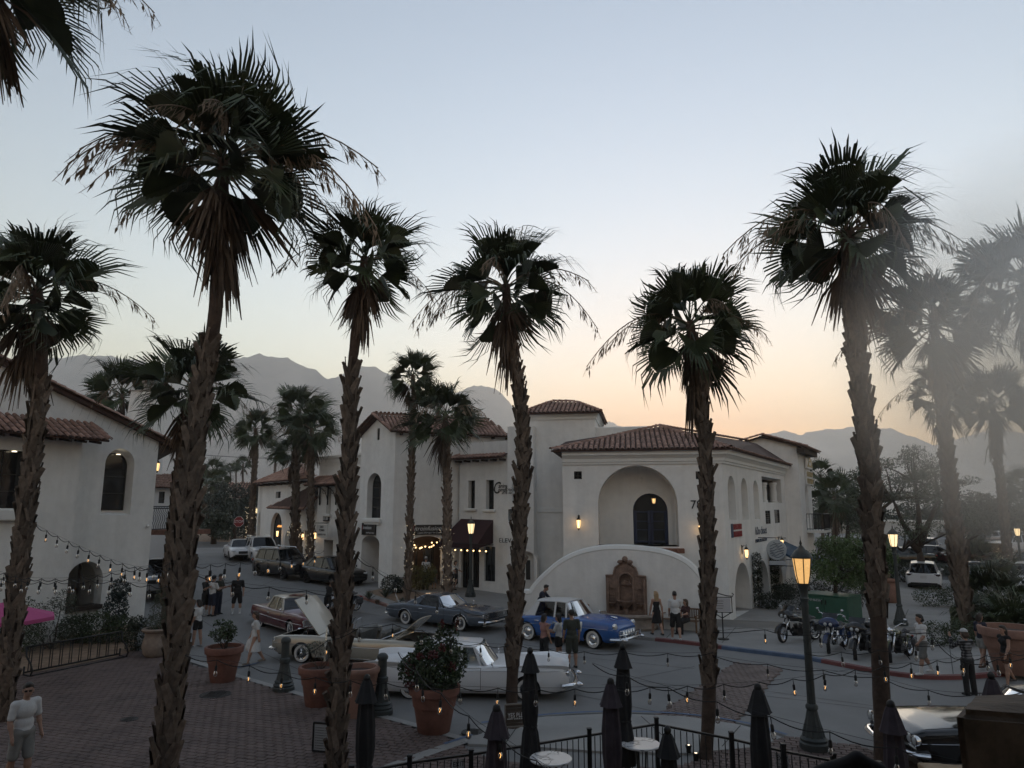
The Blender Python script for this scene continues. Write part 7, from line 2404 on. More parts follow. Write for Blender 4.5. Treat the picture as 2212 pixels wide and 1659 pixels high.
 if cap:
  cm=cloth("cap_%d"%int(cap[0]*100),cap)
  c_=link("cap",sdf_mesh("cap",[('e',hp(-.012,0,.07),[.11*k,.093*k,.095*k],.02)],voxel,cm,clip=[(hp(0,0,.06),Rm@Vector((0,0,-1)))]),t)
  mb=MB();mb.add([hp(.06,-.07,.07),hp(.19,-.05,.05),hp(.2,0,.055),hp(.19,.05,.05),hp(.06,.07,.07),hp(.08,0,.085)],[(0,1,2,5),(5,2,3,4)]);mb.build("brim",cm,c_)
 tn=label[:10]
 if top:
  cm=topc
  T=[('e',waist+up*.0,[(.115 if not dress else .12)*k*bd,.152*ww*k*bd,.15*k],.03),('e',chest,[.13*k*bd,.17*ww*k*bd,.18*k],.03)]
  if top!='strapless':
   T+=[('c',arms[0][0],arms[1][0],.071*k,.071*k,.03)]
  T+=[('e',hipc+up*.02,[.122*k*bd,.172*k*bd*(1.0 if female else 1),.11*k],.03)]
  clip=[]
  if top=='tee':
   for s_,e,w,d2,sg in arms:
    en=s_.lerp(e,min(1,sleeve*1.5))if sleeve<=.7 else e
    T.append(('c',s_,en,.064*k*bd,.063*k,.02))
    if sleeve>.7:T.append(('c',e,e.lerp(w,.95),.056*k,.042*k,.02))
  if female:
   for sg in(-1,1):T.append(('e',chest+Vector((.09,sg*.06,.02))*k,[.062*k,.066*k,.066*k],.03))
  if dress:
   q=.46 if dress is True else dress
   T.append(('c',waist,hipc-Vector((0,0,q+.12))*k,.115*k,.235*k,.04))
   clip.append((hipc-Vector((0,0,q))*k,Vector((0,0,-1))))
  else:
   clip.append((hipc-Vector((0,0,.09))*k,Vector((0,0,-1))))
  if top=='strapless':clip.append((chest+up*.07*k,up))
  elif top=='tank':clip.append((shc+up*.05*k,up))
  link("dress" if dress else "shirt",sdf_mesh("shirt",T,voxel,cm,clip=clip),t)
 if bottom and not dress:
  T=[('e',hipc,[.125*k*bd,.172*k*bd,.13*k],.03)]
  clip=[(hipc+up*.09*k,up)]
  for h,kn_,an,f2 in legs:
   if bottom=='shorts':T.append(('c',h,kn_+(h-kn_)*.08,.105*k*bd,.095*k,.03))
   elif bottom=='brief':T.append(('c',h,h.lerp(kn_,.5),.105*k*bd,.1*k,.03))
   elif bottom=='skirt':T.append(('c',h,h.lerp(kn_,.8),.11*k*bd,.12*k,.06))
   else:
    T.append(('c',h,kn_,.102*k*bd,.08*k,.03));T.append(('c',kn_,an,.078*k,.075*k,.03))
  link("trousers" if bottom=='pants' else bottom,sdf_mesh("trousers",T,voxel,botc,clip=clip),t)
 sm=cloth("shoe_%d"%int(shoes[0]*100),shoes)
 for h,kn_,an,f2 in legs:
  s0=link("shoe",sdf_mesh("shoe",[('c',an+Vector((-.035,0,-.042))*k,an+Vector((.12,0,-.05))*k,.044*k,.04*k,.02),('e',an+Vector((.15,0,-.055))*k,[.05*k,.044*k,.03*k],.02)],voxel,sm,clip=[(an+Vector((0,0,-.073))*k,Vector((0,0,-1)))]),t)
  if socks:link("sock",sdf_mesh("sock",[('c',an,an.lerp(kn_,.45),.044*k,.062*k,.01)],voxel,cloth("sock_white",socks),clip=[(an.lerp(kn_,.42),(kn_-an).normalized())]),t)
 if extra:extra(t,dict(k=k,hd=hd,hp=hp,arms=arms,hipc=hipc,chest=chest,shc=shc,up=up,legs=legs))
 return t
def feet(u,v,lift=0.0):
 p=ground(u,v);return Vector((p.x,p.y,p.z+lift))
c_white=cloth("white",(.55,.55,.55));c_black=cloth("black",(.012,.012,.013));c_khaki=cloth("khaki",(.24,.24,.23));c_navy=cloth("navy",(.018,.022,.04));c_grey=cloth("grey",(.13,.13,.125));c_olive=cloth("olive",(.035,.04,.032));c_pink=cloth("pink",(.3,.16,.14));c_brown=cloth("rust",(.11,.05,.03))
PK=((.12,.22,.55),(.12,.22,.55))
person("man in white t-shirt and pale shorts, hands in pockets, near lower left",(-9.15,14.2,0.03),R(-28),1.8,.5,(.03,.025,.022),top='tee',topc=c_white,botc=c_khaki,arm=((.02,.2,.45),(.02,.2,.45)),leg=(.1,-.1),knee=(.05,.18),turn=-.5,glasses=True,voxel=.009,shoes=(.3,.3,.3),build=1.08)
def bag_white(t,q):
 w=q['arms'][1][2];mb=MB();mb.lathe([(.02,.0),(.1,-.12),(.15,-.3),(.13,-.42),(.02,-.44)],12,c=w+Vector((0,0,-.02)));mb.build("carrier_bag",c_white,t,smooth=True)
person("woman in a short white dress walking past the maroon car",feet(548,1434),R(200),1.68,.6,(.05,.03,.02),.12,True,'tee',c_white,.5,dress=.5,leg=(.26,-.24),knee=(.06,.3),arm=((-.3,.1,.15),(.2,.12,.2)),shoes=(.2,.17,.14),extra=bag_white)
person("man in all black with white socks facing us beside the group of three",feet(510,1326),R(-75),1.8,.45,(.02,.015,.012),top='tee',topc=c_black,botc=c_black,socks=(.5,.5,.5),shoes=(.5,.5,.5),arm=((.0,.2,.25),(.0,.2,.25)),build=1.1,beard=True,spread=.25)
person("man in black at the left of the group of three by the road",feet(441,1330),R(-20),1.78,.5,(.02,.015,.012),top='tee',topc=c_black,botc=c_black,socks=(.5,.5,.5),shoes=(.3,.3,.3),arm=((.5,.2,1.5),(.5,.2,1.5)))
person("man in white shirt with back turned in the group of three",feet(456,1331),R(65),1.78,.45,(.02,.015,.012),top='tee',topc=c_white,botc=c_navy,shoes=(.02,.02,.02),arm=((.4,.15,1.3),(.4,.15,1.3)),cap=(.02,.02,.025))
person("man in dark clothes looking at a phone in the group of three",feet(470,1327),R(-15),1.8,.4,(.02,.015,.012),top='tee',topc=c_olive,bottom='pants',botc=c_navy,arm=((.4,.1,1.4),(.4,.1,1.4)),nod=.35)
person("person in white top and black shorts half behind the very tall palm",feet(424,1397),R(160),1.68,.6,(.02,.015,.012),.1,True,'tee',c_white,.5,'brief',c_black,leg=(.1,-.1),arm=((.1,.1,.3),(.5,.1,1.2)),shoes=(.3,.2,.15))
person("small person in white behind the very tall palm's left edge",feet(358,1400),R(-60),1.45,.5,(.02,.015,.012),0,False,'tee',c_white,.5,'shorts',c_black)
person("dark-haired woman in black by the silver pickup",feet(352,1302),R(-100),1.65,.5,(.012,.01,.01),.35,True,'tee',c_black,.9,'pants',c_black)
pw=wL.at(sL(200)-.1,0,-1.2)
person("woman with dark hair seen through the left building's arched opening",(pw.x,pw.y,gh(*lc)+.6),R(0),1.6,.45,(.012,.01,.01),.08,True,'tank',cloth("taupe",(.22,.16,.13)),.3,'skirt',c_black,arm=((.3,.1,1.2),(.2,.1,1.0)))
def strap(t,q):
 mb=MB();a=q['shc']+Vector((-.13,.12,.02));b=q['hipc']+Vector((-.15,-.14,.1));mb.bar(a,b,.06,.015);mb.build("bag_strap",c_black,t)
pp=wc.at(lerp(shop[0][0],shop[1][0],.42),0,.4)
person("man in white shirt with cross-body strap at the parlour arch",(pp.x,pp.y,gh(pp.x,pp.y)+SW),R(75),1.8,.55,(.1,.1,.1),top='tee',topc=c_white,botc=c_olive,arm=((.1,.12,.3),(.3,.12,.9)),cap=(.35,.35,.36),extra=strap,bottom='pants')
pp=wc.at(lerp(shop[0][0],shop[1][0],.72),0,.2)
person("child beside the man at the parlour arch",(pp.x,pp.y,gh(pp.x,pp.y)+SW),R(90),1.25,.6,(.05,.03,.02),.1,True,'tee',c_grey,.5,'shorts',c_grey)
pp=wh.at(wh.s_of(1003),0,.9)
person("woman in white leaning under the maroon awning",(pp.x,pp.y,gh(pp.x,pp.y)+SW),R(-50),1.65,.6,(.012,.01,.01),.25,True,'tee',c_white,.5,'brief',c_black,lean=.3,arm=((.6,.1,.8),(.5,.1,.8)))
pp=wh.at(wh.s_of(1018),0,1.3)
person("dark-haired woman in black sitting under the maroon awning",(pp.x,pp.y,gh(pp.x,pp.y)+SW),R(200),1.6,.55,(.012,.01,.01),.3,True,'tee',c_black,.5,'pants',c_black,leg=(1.45,1.45),knee=(1.4,1.4),sit=True)
person("man in dark blue shirt bending over behind the blue sedan",gz(1.15,31.6,SW),R(-20),1.78,.5,(.015,.012,.01),top='tee',topc=c_navy,bottom='pants',botc=c_navy,lean=.45,arm=((.7,.1,.6),(.5,.1,.6)),nod=.3,sleeve=.9)
person("woman in pink tank top watching the white coupe",gz(1.05,24.35),R(40),1.64,.6,(.012,.01,.01),.1,True,'tank',c_pink,.3,'pants',c_black,arm=((.5,.25,1.5),(.1,.15,.3)),voxel=.011)
person("woman in white t-shirt in the middle of the trio by the blue sedan",gz(1.55,24.6),R(150),1.6,.55,(.012,.01,.01),.12,True,'tee',c_white,.5,'brief',c_black,arm=((.4,.1,1.2),(.4,.1,1.2)))
person("man in dark green t-shirt and cap in the trio by the blue sedan",gz(1.95,24.2),R(100),1.78,.5,(.02,.015,.012),top='tee',topc=c_olive,botc=c_olive,cap=(.03,.03,.028),arm=((.05,.18,.25),(.05,.18,.25)),build=1.12,voxel=.011)
person("blonde woman in a black strapless dress walking to the fountain",feet(1420,1379,SW),R(100),1.7,.75,(.32,.22,.12),.3,True,'strapless',c_black,dress=.42,leg=(.28,-.25),knee=(.05,.3),arm=((.2,.22,.15),(-.2,.22,.1)),shoes=(.01,.01,.01))
person("man in white t-shirt and black shorts beside the blonde woman",feet(1461,1390,SW),R(85),1.8,.5,(.015,.012,.01),top='tee',topc=c_white,botc=c_black,leg=(.2,-.2),knee=(.05,.35),arm=((.1,.12,.5),(.5,.12,1.1)),shoes=(.45,.45,.45))
pb2=feet(1486,1378,SW)
person("woman with long hair sitting on the wooden bench by the fountain",(pb2.x+.05,pb2.y+.35,pb2.z),R(215),1.65,.6,(.06,.035,.02),.3,True,'tee',cloth("wine",(.05,.02,.02)),.4,'pants',c_black,leg=(1.4,1.4),knee=(1.35,1.35),sit=True,arm=((.6,.1,.9),(.5,.1,1.0)),turn=-.5)
def shoulder_bag(t,q):
 mb=MB();c_=q['hipc']+Vector((-.08,-.24,-.12));mb.box(c_,(.28,.1,.34),ch=.04);mb.tube([c_+Vector((.08,0,.16)),q['shc']+Vector((0,-.15,.03)),c_+Vector((-.08,0,.16))],.012,5);mb.build("shoulder_bag",c_grey,t)
person("man in white t-shirt and grey shorts striding past the motorcycles",feet(1999,1465,SW),R(185),1.76,.45,(.012,.01,.01),.03,False,'tee',c_white,.5,'shorts',c_grey,leg=(.28,-.26),knee=(.08,.25),arm=((.3,.15,.5),(-.2,.15,.3)),socks=(.5,.5,.5),shoes=(.5,.5,.5),extra=shoulder_bag,voxel=.011)
def plaid():
 m=mat("cloth_plaid",(.05,.05,.055),.9);nt=m.node_tree;b=nt.nodes["Principled BSDF"]
 tc=nt.nodes.new("ShaderNodeTexCoord");fac=None
 for ang in('X','Z'):
  w=nt.nodes.new("ShaderNodeTexWave");w.bands_direction=ang;w.inputs["Scale"].default_value=4.2;nt.links.new(tc.outputs["Object"],w.inputs["Vector"])
  if fac is None:fac=w.outputs["Fac"]
  else:
   mu=nt.nodes.new("ShaderNodeMath");mu.operation='ADD';nt.links.new(fac,mu.inputs[0]);nt.links.new(w.outputs["Fac"],mu.inputs[1]);fac=mu.outputs[0]
 r=nt.nodes.new("ShaderNodeValToRGB");r.color_ramp.elements[0].color=(.008,.008,.01,1);r.color_ramp.elements[1].color=(.2,.2,.21,1);r.color_ramp.elements[0].position=.35
 mm=nt.nodes.new("ShaderNodeMath");mm.operation='MULTIPLY';mm.inputs[1].default_value=.5;nt.links.new(fac,mm.inputs[0]);nt.links.new(mm.outputs[0],r.inputs[0]);nt.links.new(r.outputs[0],b.inputs["Base Color"])
 return m
person("person in plaid shirt and white cap holding a camera up",feet(2097,1502),R(100),1.74,.6,(.05,.035,.025),.03,False,'tee',plaid(),.9,'pants',c_black,arm=((1.0,.25,1.9),(1.0,.25,1.9)),cap=(.45,.45,.45),voxel=.011)
person("person in dark top strolling in front of the lawn hedge",feet(2128,1452,SW),R(20),1.68,.55,(.03,.02,.015),.1,True,'tee',c_navy,.5,'brief',c_khaki,leg=(.25,-.25),knee=(.05,.3),shoes=(.1,.07,.05))
person("woman with long dark hair and rust shorts walking by the big pot",feet(2180,1480),R(195),1.68,.55,(.02,.014,.01),.4,True,'tank',c_black,.4,'brief',c_brown,leg=(.26,-.26),knee=(.08,.35),arm=((.3,.15,.3),(-.35,.2,.2)),shoes=(.04,.03,.025),voxel=.011)
person("person in black jacket leaning behind the woven palm trunk",feet(706,1338),R(-30),1.75,.45,(.015,.012,.01),top='tee',topc=c_black,bottom='pants',botc=c_black,sleeve=.9,lean=.25,arm=((.5,.1,.9),(.5,.1,.9)))
# ------------------------------------------------------------------ street furniture
m_lampgreen=mat("lamp_post_green",(0.035,0.042,0.042),.55,var=.2,vscale=6)
m_terra=mat("terracotta",(0.17,0.075,0.055),.85,var=.25,vscale=4,bump=.2,bscale=20)
m_terra2=mat("terracotta_pale",(0.25,0.14,0.105),.85,var=.2,vscale=4,bump=.2,bscale=20)
m_urn=mat("urn_stone",(0.24,0.19,0.155),.9,var=.25,vscale=5,bump=.3,bscale=20)
m_soil=mat("pot_soil",(0.045,0.025,0.02),.95,bump=.6,bscale=30)
def fl(n,d):return lambda a,z:1+d*math.cos(a*n)
def street_lamp(label,pos,H=4.45,lit=1.0,amber=False):
 k=H/4.45
 t=empty("street_lamp",pos,0,label,"street lamp","lit street lamps")
 mb=MB();mb.lathe([(.30,0),(.30,.14),(.27,.17),(.28,.22),(.23,.27)],20);mb.lathe([(.225,.26),(.19,.42),(.135,.62),(.10,.80)],24,rfun=fl(12,.06));mb.lathe([(.10,.79),(.13,.82),(.13,.88),(.10,.92)],16)
 mb.build("base",m_lampgreen,t,smooth=40,scale=k)
 mb=MB();mb.lathe([(.085,.9),(.068,2.9)],24,rfun=fl(12,.04));mb.lathe([(.08,2.88),(.085,2.95),(.07,3.0),(.1,3.1),(.075,3.15),(.095,3.3),(.12,3.38),(.13,3.42),(.06,3.44)],16)
 mb.build("post",m_lampgreen,t,smooth=40,scale=k)
 mb=MB();mb.lathe([(.115,3.43),(.155,3.6),(.195,3.95),(.2,3.97)],18)
 mb.build("lamp_glass",mat("street_lamp_glass_%d"%int(lit*100),(.75,.5,.28),.35,var=.35,vscale=3,emit=(1.0,.55,.18)if amber else(1.0,.74,.40),estr=lit),t,smooth=40,scale=k)
 mb=MB()
 for q in range(6):
  a=PI*q/3+.3
  mb.tube([(.12*math.cos(a),.12*math.sin(a),3.42),(.16*math.cos(a),.16*math.sin(a),3.6),(.205*math.cos(a),.205*math.sin(a),3.97)],.012,4)
 mb.lathe([(.225,3.965),(.235,3.99),(.2,4.05),(.13,4.14),(.09,4.16),(.05,4.22),(.02,4.25),(.03,4.29),(.008,4.36),(.004,4.45)],16)
 mb.build("lantern_cap",m_lampgreen,t,smooth=40,scale=k)
 L=bpy.data.lights.new("street_lamp_light",'POINT');L.energy=1.2*EM*lit;L.color=(1,.7,.38);L.shadow_soft_size=.15
 link("street_lamp_light",L,t,(0,0,4.6*k))
 return t
street_lamp("large amber street lamp in front of the motorcycles",gz(6.45,16.24,.03),4.45,.8,True)
p=ground(1947,1357);street_lamp("street lamp on the paved drive right of the leaning palm",(p.x,p.y,p.z+SW),4.3,1.5)
p=ground(1016,1294);street_lamp("street lamp before the maroon awning",(p.x,p.y,p.z+SW),4.3,1.5)
p=dp(2195,1128,50);street_lamp("street lamp by the car park at the right edge",(p.x,p.y,SW),p.z-SW,1.4)
p=dp(556,1090,75);street_lamp("street lamp by the lone far palm",(p.x,p.y,gh(p.x,p.y)),p.z-gh(p.x,p.y),1.5)
p=dp(1786,1114,62);street_lamp("street lamp far behind the tower balcony",(p.x,p.y,0),p.z,1.5)
def bollard(label,u,v):
 p=ground(u,v)
 t=empty("bollard",(p.x,p.y,p.z+.03),0,label,"bollard","fluted iron bollards")
 mb=MB();mb.lathe([(.30,0),(.30,.1),(.27,.13),(.29,.17),(.24,.22),(.26,.26),(.22,.3)],20);mb.lathe([(.21,.29),(.18,.42),(.135,.62),(.12,.74)],24,rfun=fl(10,.07));mb.build("base",m_lampgreen,t,smooth=40)
 mb=MB();mb.lathe([(.115,.73),(.15,.76),(.15,.86),(.115,.89),(.11,1.28),(.135,1.3),(.14,1.36),(.12,1.4),(.07,1.44),(.001,1.45)],20,rfun=fl(10,.02));mb.build("shaft",m_lampgreen,t,smooth=40)
bollard("fluted dark bollard between the two terracotta pots",612,1494)
bollard("fluted dark bollard left of the flowering pot",823,1544)
# ---------- leaves
def leafmat(name,c,c2=None,amt=.3):return mat("leaf_"+name,c,.55,var=.45,vscale=5,col2=c2 or tuple(x*1.7 for x in c))
m_lf_dark=leafmat("dark",(.014,.022,.010));m_lf_mid=leafmat("mid",(.028,.045,.016));m_lf_light=leafmat("light",(.055,.085,.022));m_lf_gray=leafmat("grey",(.05,.06,.042));m_lf_yel=leafmat("yellow",(.10,.095,.03))
m_red=leafmat("red_flower",(.09,.016,.016));m_bark=mat("bark",(.055,.04,.03),.95,var=.4,vscale=8,bump=.7,bscale=20)
def leaves(name,blobs,n,size,m_,parent,seed=1,narrow=.5,droop=0.0,shell=.55):
 r_=np.random.RandomState(seed)
 vol=np.array([b[1][0]*b[1][1]*b[1][2]for b in blobs])**.72
 cnt=np.maximum(1,(n*vol/vol.sum()).astype(int))
 P=[]
 for(c,r),k in zip(blobs,cnt):
  d=r_.normal(size=(k,3));d/=np.linalg.norm(d,axis=1)[:,None]
  rad=shell+(1.08-shell)*r_.rand(k,1)**.6
  P.append(np.array(c)+d*rad*np.array(r))
 P=np.concatenate(P);k=len(P)
 a=r_.normal(size=(k,3));a[:,2]-=droop;a/=np.linalg.norm(a,axis=1)[:,None]
 b=np.cross(a,r_.normal(size=(k,3)));b/=np.maximum(1e-6,np.linalg.norm(b,axis=1))[:,None]
 s=size*(.6+.8*r_.rand(k,1))
 V=np.stack([P-a*s*.5,P+b*s*narrow*.5,P+a*s*.5,P-b*s*narrow*.5],1).reshape(-1,3)
 me=bpy.data.meshes.new(name);me.from_pydata(V.tolist(),[],np.arange(4*k).reshape(-1,4).tolist());me.materials.append(m_)
 return link(name,me,parent)
def stems(name,parent,base,tips,r0,m_=m_bark,wob=.1,seed=1):
 r_=random.Random(seed);mb=MB()
 for tp in tips:
  a,b=Vector(base),Vector(tp);pts=[]
  for k in range(5):
   q=k/4;pts.append(a.lerp(b,q)+Vector((r_.uniform(-1,1),r_.uniform(-1,1),0))*wob*math.sin(PI*q))
  mb.tube(pts,[r0*(1-.7*k/4)for k in range(5)],5)
 return mb.build(name,m_,parent,smooth=True)
def pot(label,u,v,h,r,style='rim',m_=None,plant=None,lift=.03,cat="planter"):
 p=ground(u,v)
 t=empty("planter",(p.x,p.y,p.z+lift),0,label,cat,"large plant pots")
 mb=MB()
 if style=='rim':prof=[(r*.62,0),(r*.65,.02),(r*.82,h*.55),(r*.86,h*.56),(r*.87,h*.6),(r*.93,h*.8),(r*1.03,h*.82),(r*1.06,h*.97),(r*1.02,h),(r*.9,h),(r*.88,h*.86)]
 elif style=='tall':prof=[(r*.74,0),(r*.8,h*.3),(r*.9,h*.7),(r*.95,h*.84),(r*1.04,h*.9),(r*1.06,h*.96),(r*1.0,h),(r*.84,h),(r*.8,h*.9)]
 else:prof=[(r*.6,0),(r*.7,.04),(r*.82,h*.12),(r*.95,h*.4),(r*.9,h*.5),(r*.88,h*.62),(r*.8,h*.72),(r*.78,h*.85),(r*1.0,h*.9),(r*1.06,h*.96),(r*1.0,h),(r*.8,h),(r*.76,h*.9)]
 mb.lathe(prof,28,rfun=(lambda a,z:1+(.035*math.cos(a*16)if style=='urn' and z<h*.5 else 0)),cap=False)
 mb.build("pot",m_ or m_terra,t,smooth=50)
 mb=MB();mb.lathe([(r*.87,h*.885),(r*.5,h*.92),(.001,h*.93)],20,cap=False);mb.build("soil",m_soil,t)
 if plant:plant(t,h,r)
 return t
def plant_shrub(t,h,r):
 tips=[(math.cos(a)*q,math.sin(a)*q,h+z)for a,q,z in[(k*2.4,.15+.35*((k*7)%5)/5,.35+.4*((k*3)%4)/4)for k in range(12)]]
 stems("stem",t,(0,0,h*.85),tips,.014,seed=3)
 leaves("foliage",[((x,y,z),(.12,.12,.1))for x,y,z in tips]+[((x*.6,y*.6,lerp(h,z,.6)),(.1,.1,.1))for x,y,z in tips],900,.075,leafmat("jade",(.035,.055,.022)),t,2,.6)
def plant_thin(t,h,r):
 tips=[(math.cos(k*2.4)*.4,math.sin(k*2.4)*.4,h+.3+.15*(k%3))for k in range(9)]
 stems("stem",t,(0,0,h*.85),tips,.01,seed=4);leaves("foliage",[((x,y,z),(.14,.14,.1))for x,y,z in tips],500,.06,m_lf_gray,t,3,.4)
def plant_flower(t,h,r):
 bl=[((.0,0,h+.45),(.6,.6,.5)),((.45,.1,h+.5),(.32,.3,.4)),((-.5,.0,h+.35),(.35,.35,.35)),((.1,-.3,h+.2),(.5,.35,.3)),((.2,.1,h+.95),(.22,.22,.35)),((-.25,.1,h+.8),(.25,.25,.3))]
 stems("stem",t,(0,0,h*.85),[b[0]for b in bl]+[(.45,0,h+1.3),(.12,0,h+1.3),(-.5,0,h+.9)],.02,seed=5)
 leaves("foliage",bl+[((.47,0,h+1.15),(.07,.07,.25)),((.12,0,h+1.2),(.07,.07,.22))],4200,.085,m_lf_mid,t,5,.6)
 leaves("flowers",[((.0,-.5,h+.75),(.12,.1,.1)),((.42,-.3,h+.45),(.12,.1,.12)),((-.55,-.2,h+.4),(.12,.1,.2)),((-.3,-.4,h+.7),(.1,.1,.08)),((.14,0,h+1.35),(.06,.06,.12)),((.5,0,h+1.35),(.06,.06,.14)),((-.5,-.35,h+.05),(.14,.1,.1)),((.2,-.45,h+.9),(.08,.08,.08))],900,.05,m_red,t,6,.7)
def plant_cypress(t,h,r):
 leaves("foliage",[((0,0,h+.5),(.3,.3,.6)),((0,0,h+.2),(.36,.36,.3)),((.05,0,h+1.0),(.2,.2,.35))],2200,.11,leafmat("rosemary",(.04,.05,.028)),t,7,.12,-.8)
pot("terracotta pot with a sparse jade shrub beside the woman in white",480,1474,1.0,.53,'rim',None,plant_shrub)
pot("terracotta pot with thin twigs left of the woven palm trunk",688,1526,.98,.53,'rim',None,plant_thin)
pot("smooth empty terracotta jar right of the woven palm trunk",772,1548,1.15,.5,'tall',m_terra2)
pot("largest terracotta pot, overflowing with a red-flowering bush",937,1583,1.02,.57,'rim',None,plant_flower)
pot("ribbed stone urn with a feathery cypress at the left building's corner",335,1420,.95,.48,'urn',m_urn,plant_cypress)
pot("big plain terracotta pot at the right edge behind the walking woman",2195,1462,1.35,.85,'rim',m_terra2,None,SW)
pot("terracotta urn on the drive behind the leaning palm",1925,1308,1.25,.42,'urn',m_terra2,None,SW)
pot("brown jar beside the urn on the drive",1905,1290,1.2,.5,'tall',m_terra,plant_thin,SW)
# ---------- bicycle rack
t=empty("bike_rack",(0,0,0),0,"black tubular bicycle rack in front of the left planting","bike rack")
a_,b_=ground(50,1462),ground(258,1420)
dv=(b_-a_);ln=dv.length;dv.normalize();nv=Vector((dv.y,-dv.x,0))
mb=MB()
for z,o_ in((.86,0),(.12,0),(.05,.35)):
 mb.tube([a_+nv*o_+Vector((0,0,z)),b_+nv*o_+Vector((0,0,z))],.028,8)
mb.build("rail",m_iron,t,smooth=True)
for e in(a_,b_):
 mb=MB();mb.tube([e+Vector((0,0,.86)),e+nv*.05+Vector((0,0,.6)),e+nv*.3+Vector((0,0,.4)),e+nv*.42+Vector((0,0,.2)),e+nv*.35+Vector((0,0,.05)),e+Vector((0,0,.05)),e+Vector((0,0,.3))],.028,8);mb.build("end_hoop",m_iron,t,smooth=True)
for k in range(20):
 f=(k//2+.5)/10+(.012 if k%2 else-.012)
 p=a_.lerp(b_,f);mb=MB();mb.tube([p+Vector((0,0,.12)),p+Vector((0,0,.86))],.014,6);mb.build("upright",m_iron,t,smooth=True)
# ---------- iron patio fence
def fence_pt(u,v,z=1.08):
 p=gp(u,v,z);return Vector((p.x,p.y,0.03))
FP=[fence_pt(u,v)for u,v in((760,1668),(885,1645),(1018,1627),(1273,1586),(1418,1562),(1580,1594),(1692,1620),(1800,1641),(1900,1660))]
fnc=empty("iron_fence",(0,0,0),0,"black iron fence with square posts enclosing the cafe patio","fence")
for i,p in enumerate(FP):
 hz=1.16 if i not in(2,)else 1.12
 mb=MB();mb.box((p.x,p.y,hz/2),(.075,.075,hz));mb.box((p.x,p.y,hz+.012),(.095,.095,.03),ch=.01);mb.build("post",m_iron,fnc)
for i in range(len(FP)-1):
 a_,b_=FP[i],FP[i+1]
 for z in(1.03,.14):
  mb=MB();mb.bar(a_+Vector((0,0,z)),b_+Vector((0,0,z)),.04,.035);mb.build("rail",m_iron,fnc)
 n_=int((b_-a_).length/.115)
 for k in range(1,n_):
  p=a_.lerp(b_,k/n_);mb=MB();mb.box((p.x,p.y,.585),(.016,.016,.89));mb.build("picket",m_iron,fnc)
m_signpaper=mat("sign_paper",(.42,.42,.44),.7)
def exit_sign(label,i,f):
 a_,b_=FP[i],FP[i+1]
 w_=Wall(a_[:2],b_[:2]);t=empty("exit_sign",(0,0,0),0,label,"sign")
 s_=w_.len*f
 w_.panel("plate",rect(s_-.11,s_+.11,.66,1.0),-.03,m_signpaper,t,.006)
 rz=w_.rz
 for txt,z,sz in(("EXIT",.925,.11),("NO ALCOHOL",.835,.037),("BEYOND",.785,.037),("THIS POINT",.72,.045)):
  text_mesh("sign_letters",txt,sz,m_black,t,w_.at(s_,z,-.027),(R(90),0,rz),0,'CENTER',.0015,.9)
exit_sign("white EXIT notice on the left run of the patio fence",1,.80)
exit_sign("white EXIT notice on the right run of the patio fence",5,.95)
# ---------- closed parasols
def parasol(label,u,v,m_,H=2.62,Yl=None,s=1.0,ball=False):
 x,y,w=ray(u,v);tt=(H-CAM_H)/w;p=Vector((x*tt,y*tt,.03))
 t=empty("closed_parasol",p,rnd.uniform(0,6),label,"parasol","closed patio parasols")
 pleat=lambda a,z:1+.13*math.cos(a*8+z*1.5)+.05*math.cos(a*5+z*4)
 mb=MB();mb.lathe([(.055,H-.06),(.075,H-.1),(.15,H-.34),(.165,H-.36),(.10,H-.35)],24,rfun=lambda a,z:1+.08*math.cos(a*8),cap=False);mb.build("top_vent",m_,t,smooth=40)
 mb=MB();mb.lathe([(.05,H-.1),(.095,H-.32),(.125,H-.7),(.13,H-1.0),(.115,H-1.18),(.10,H-1.25),(.125,H-1.35),(.16,H-1.7),(.185,H-1.95),(.17,H-1.97),(.06,H-1.6)],32,rfun=pleat,cap=False);cn_=mb.build("canopy",m_,t,smooth=60)
 mb=MB();mb.lathe([(.118,H-1.235),(.122,H-1.25),(.118,H-1.265)],16,rfun=lambda a,z:1+.06*math.cos(a*8));mb.build("strap",m_,cn_)
 mb=MB();mb.tube([(0,0,.05),(0,0,H-.05)],.022,8);mb.lathe([(.03,H-.1),(.055,H-.05),(.045,H),(.02,H+.02)]if not ball else[(.02,H-.08),(.05,H-.04),(.055,H),(.03,H+.04),(.001,H+.05)],12);mb.build("pole",m_iron,t,smooth=40)
 mb=MB();mb.lathe([(.24,0),(.24,.05),(.06,.08),(.04,.3)],20);mb.build("base",m_iron,t,smooth=40)
m_canv_bk=mat("canvas_black",(.012,.012,.014),.9,var=.3,vscale=6);m_canv_br=mat("canvas_aubergine",(.035,.026,.034),.9,var=.3,vscale=6)
parasol("closed black parasol right of the woven palm trunk",793,1464,m_canv_bk)
parasol("closed brownish parasol below the café sign",1073,1530,m_canv_br)
parasol("closed black parasol beside the café sign",1145,1408,m_canv_bk,ball=True)
parasol("closed brownish parasol left of the marble table",1319,1472,m_canv_br)
parasol("closed black parasol behind the marble table",1345,1400,m_canv_bk,ball=True)
parasol("closed black parasol left of the large amber lamp",1637,1484,m_canv_bk)
parasol("closed brownish parasol at the foot of the leaning palm",1924,1521,m_canv_br)
parasol("short closed parasol with ball top right of the marble table",1442,1580,m_canv_bk,1.95,ball=True)
parasol("closed parasol top peeking over the brown pier",2141,1462,m_canv_br,2.5,ball=True)
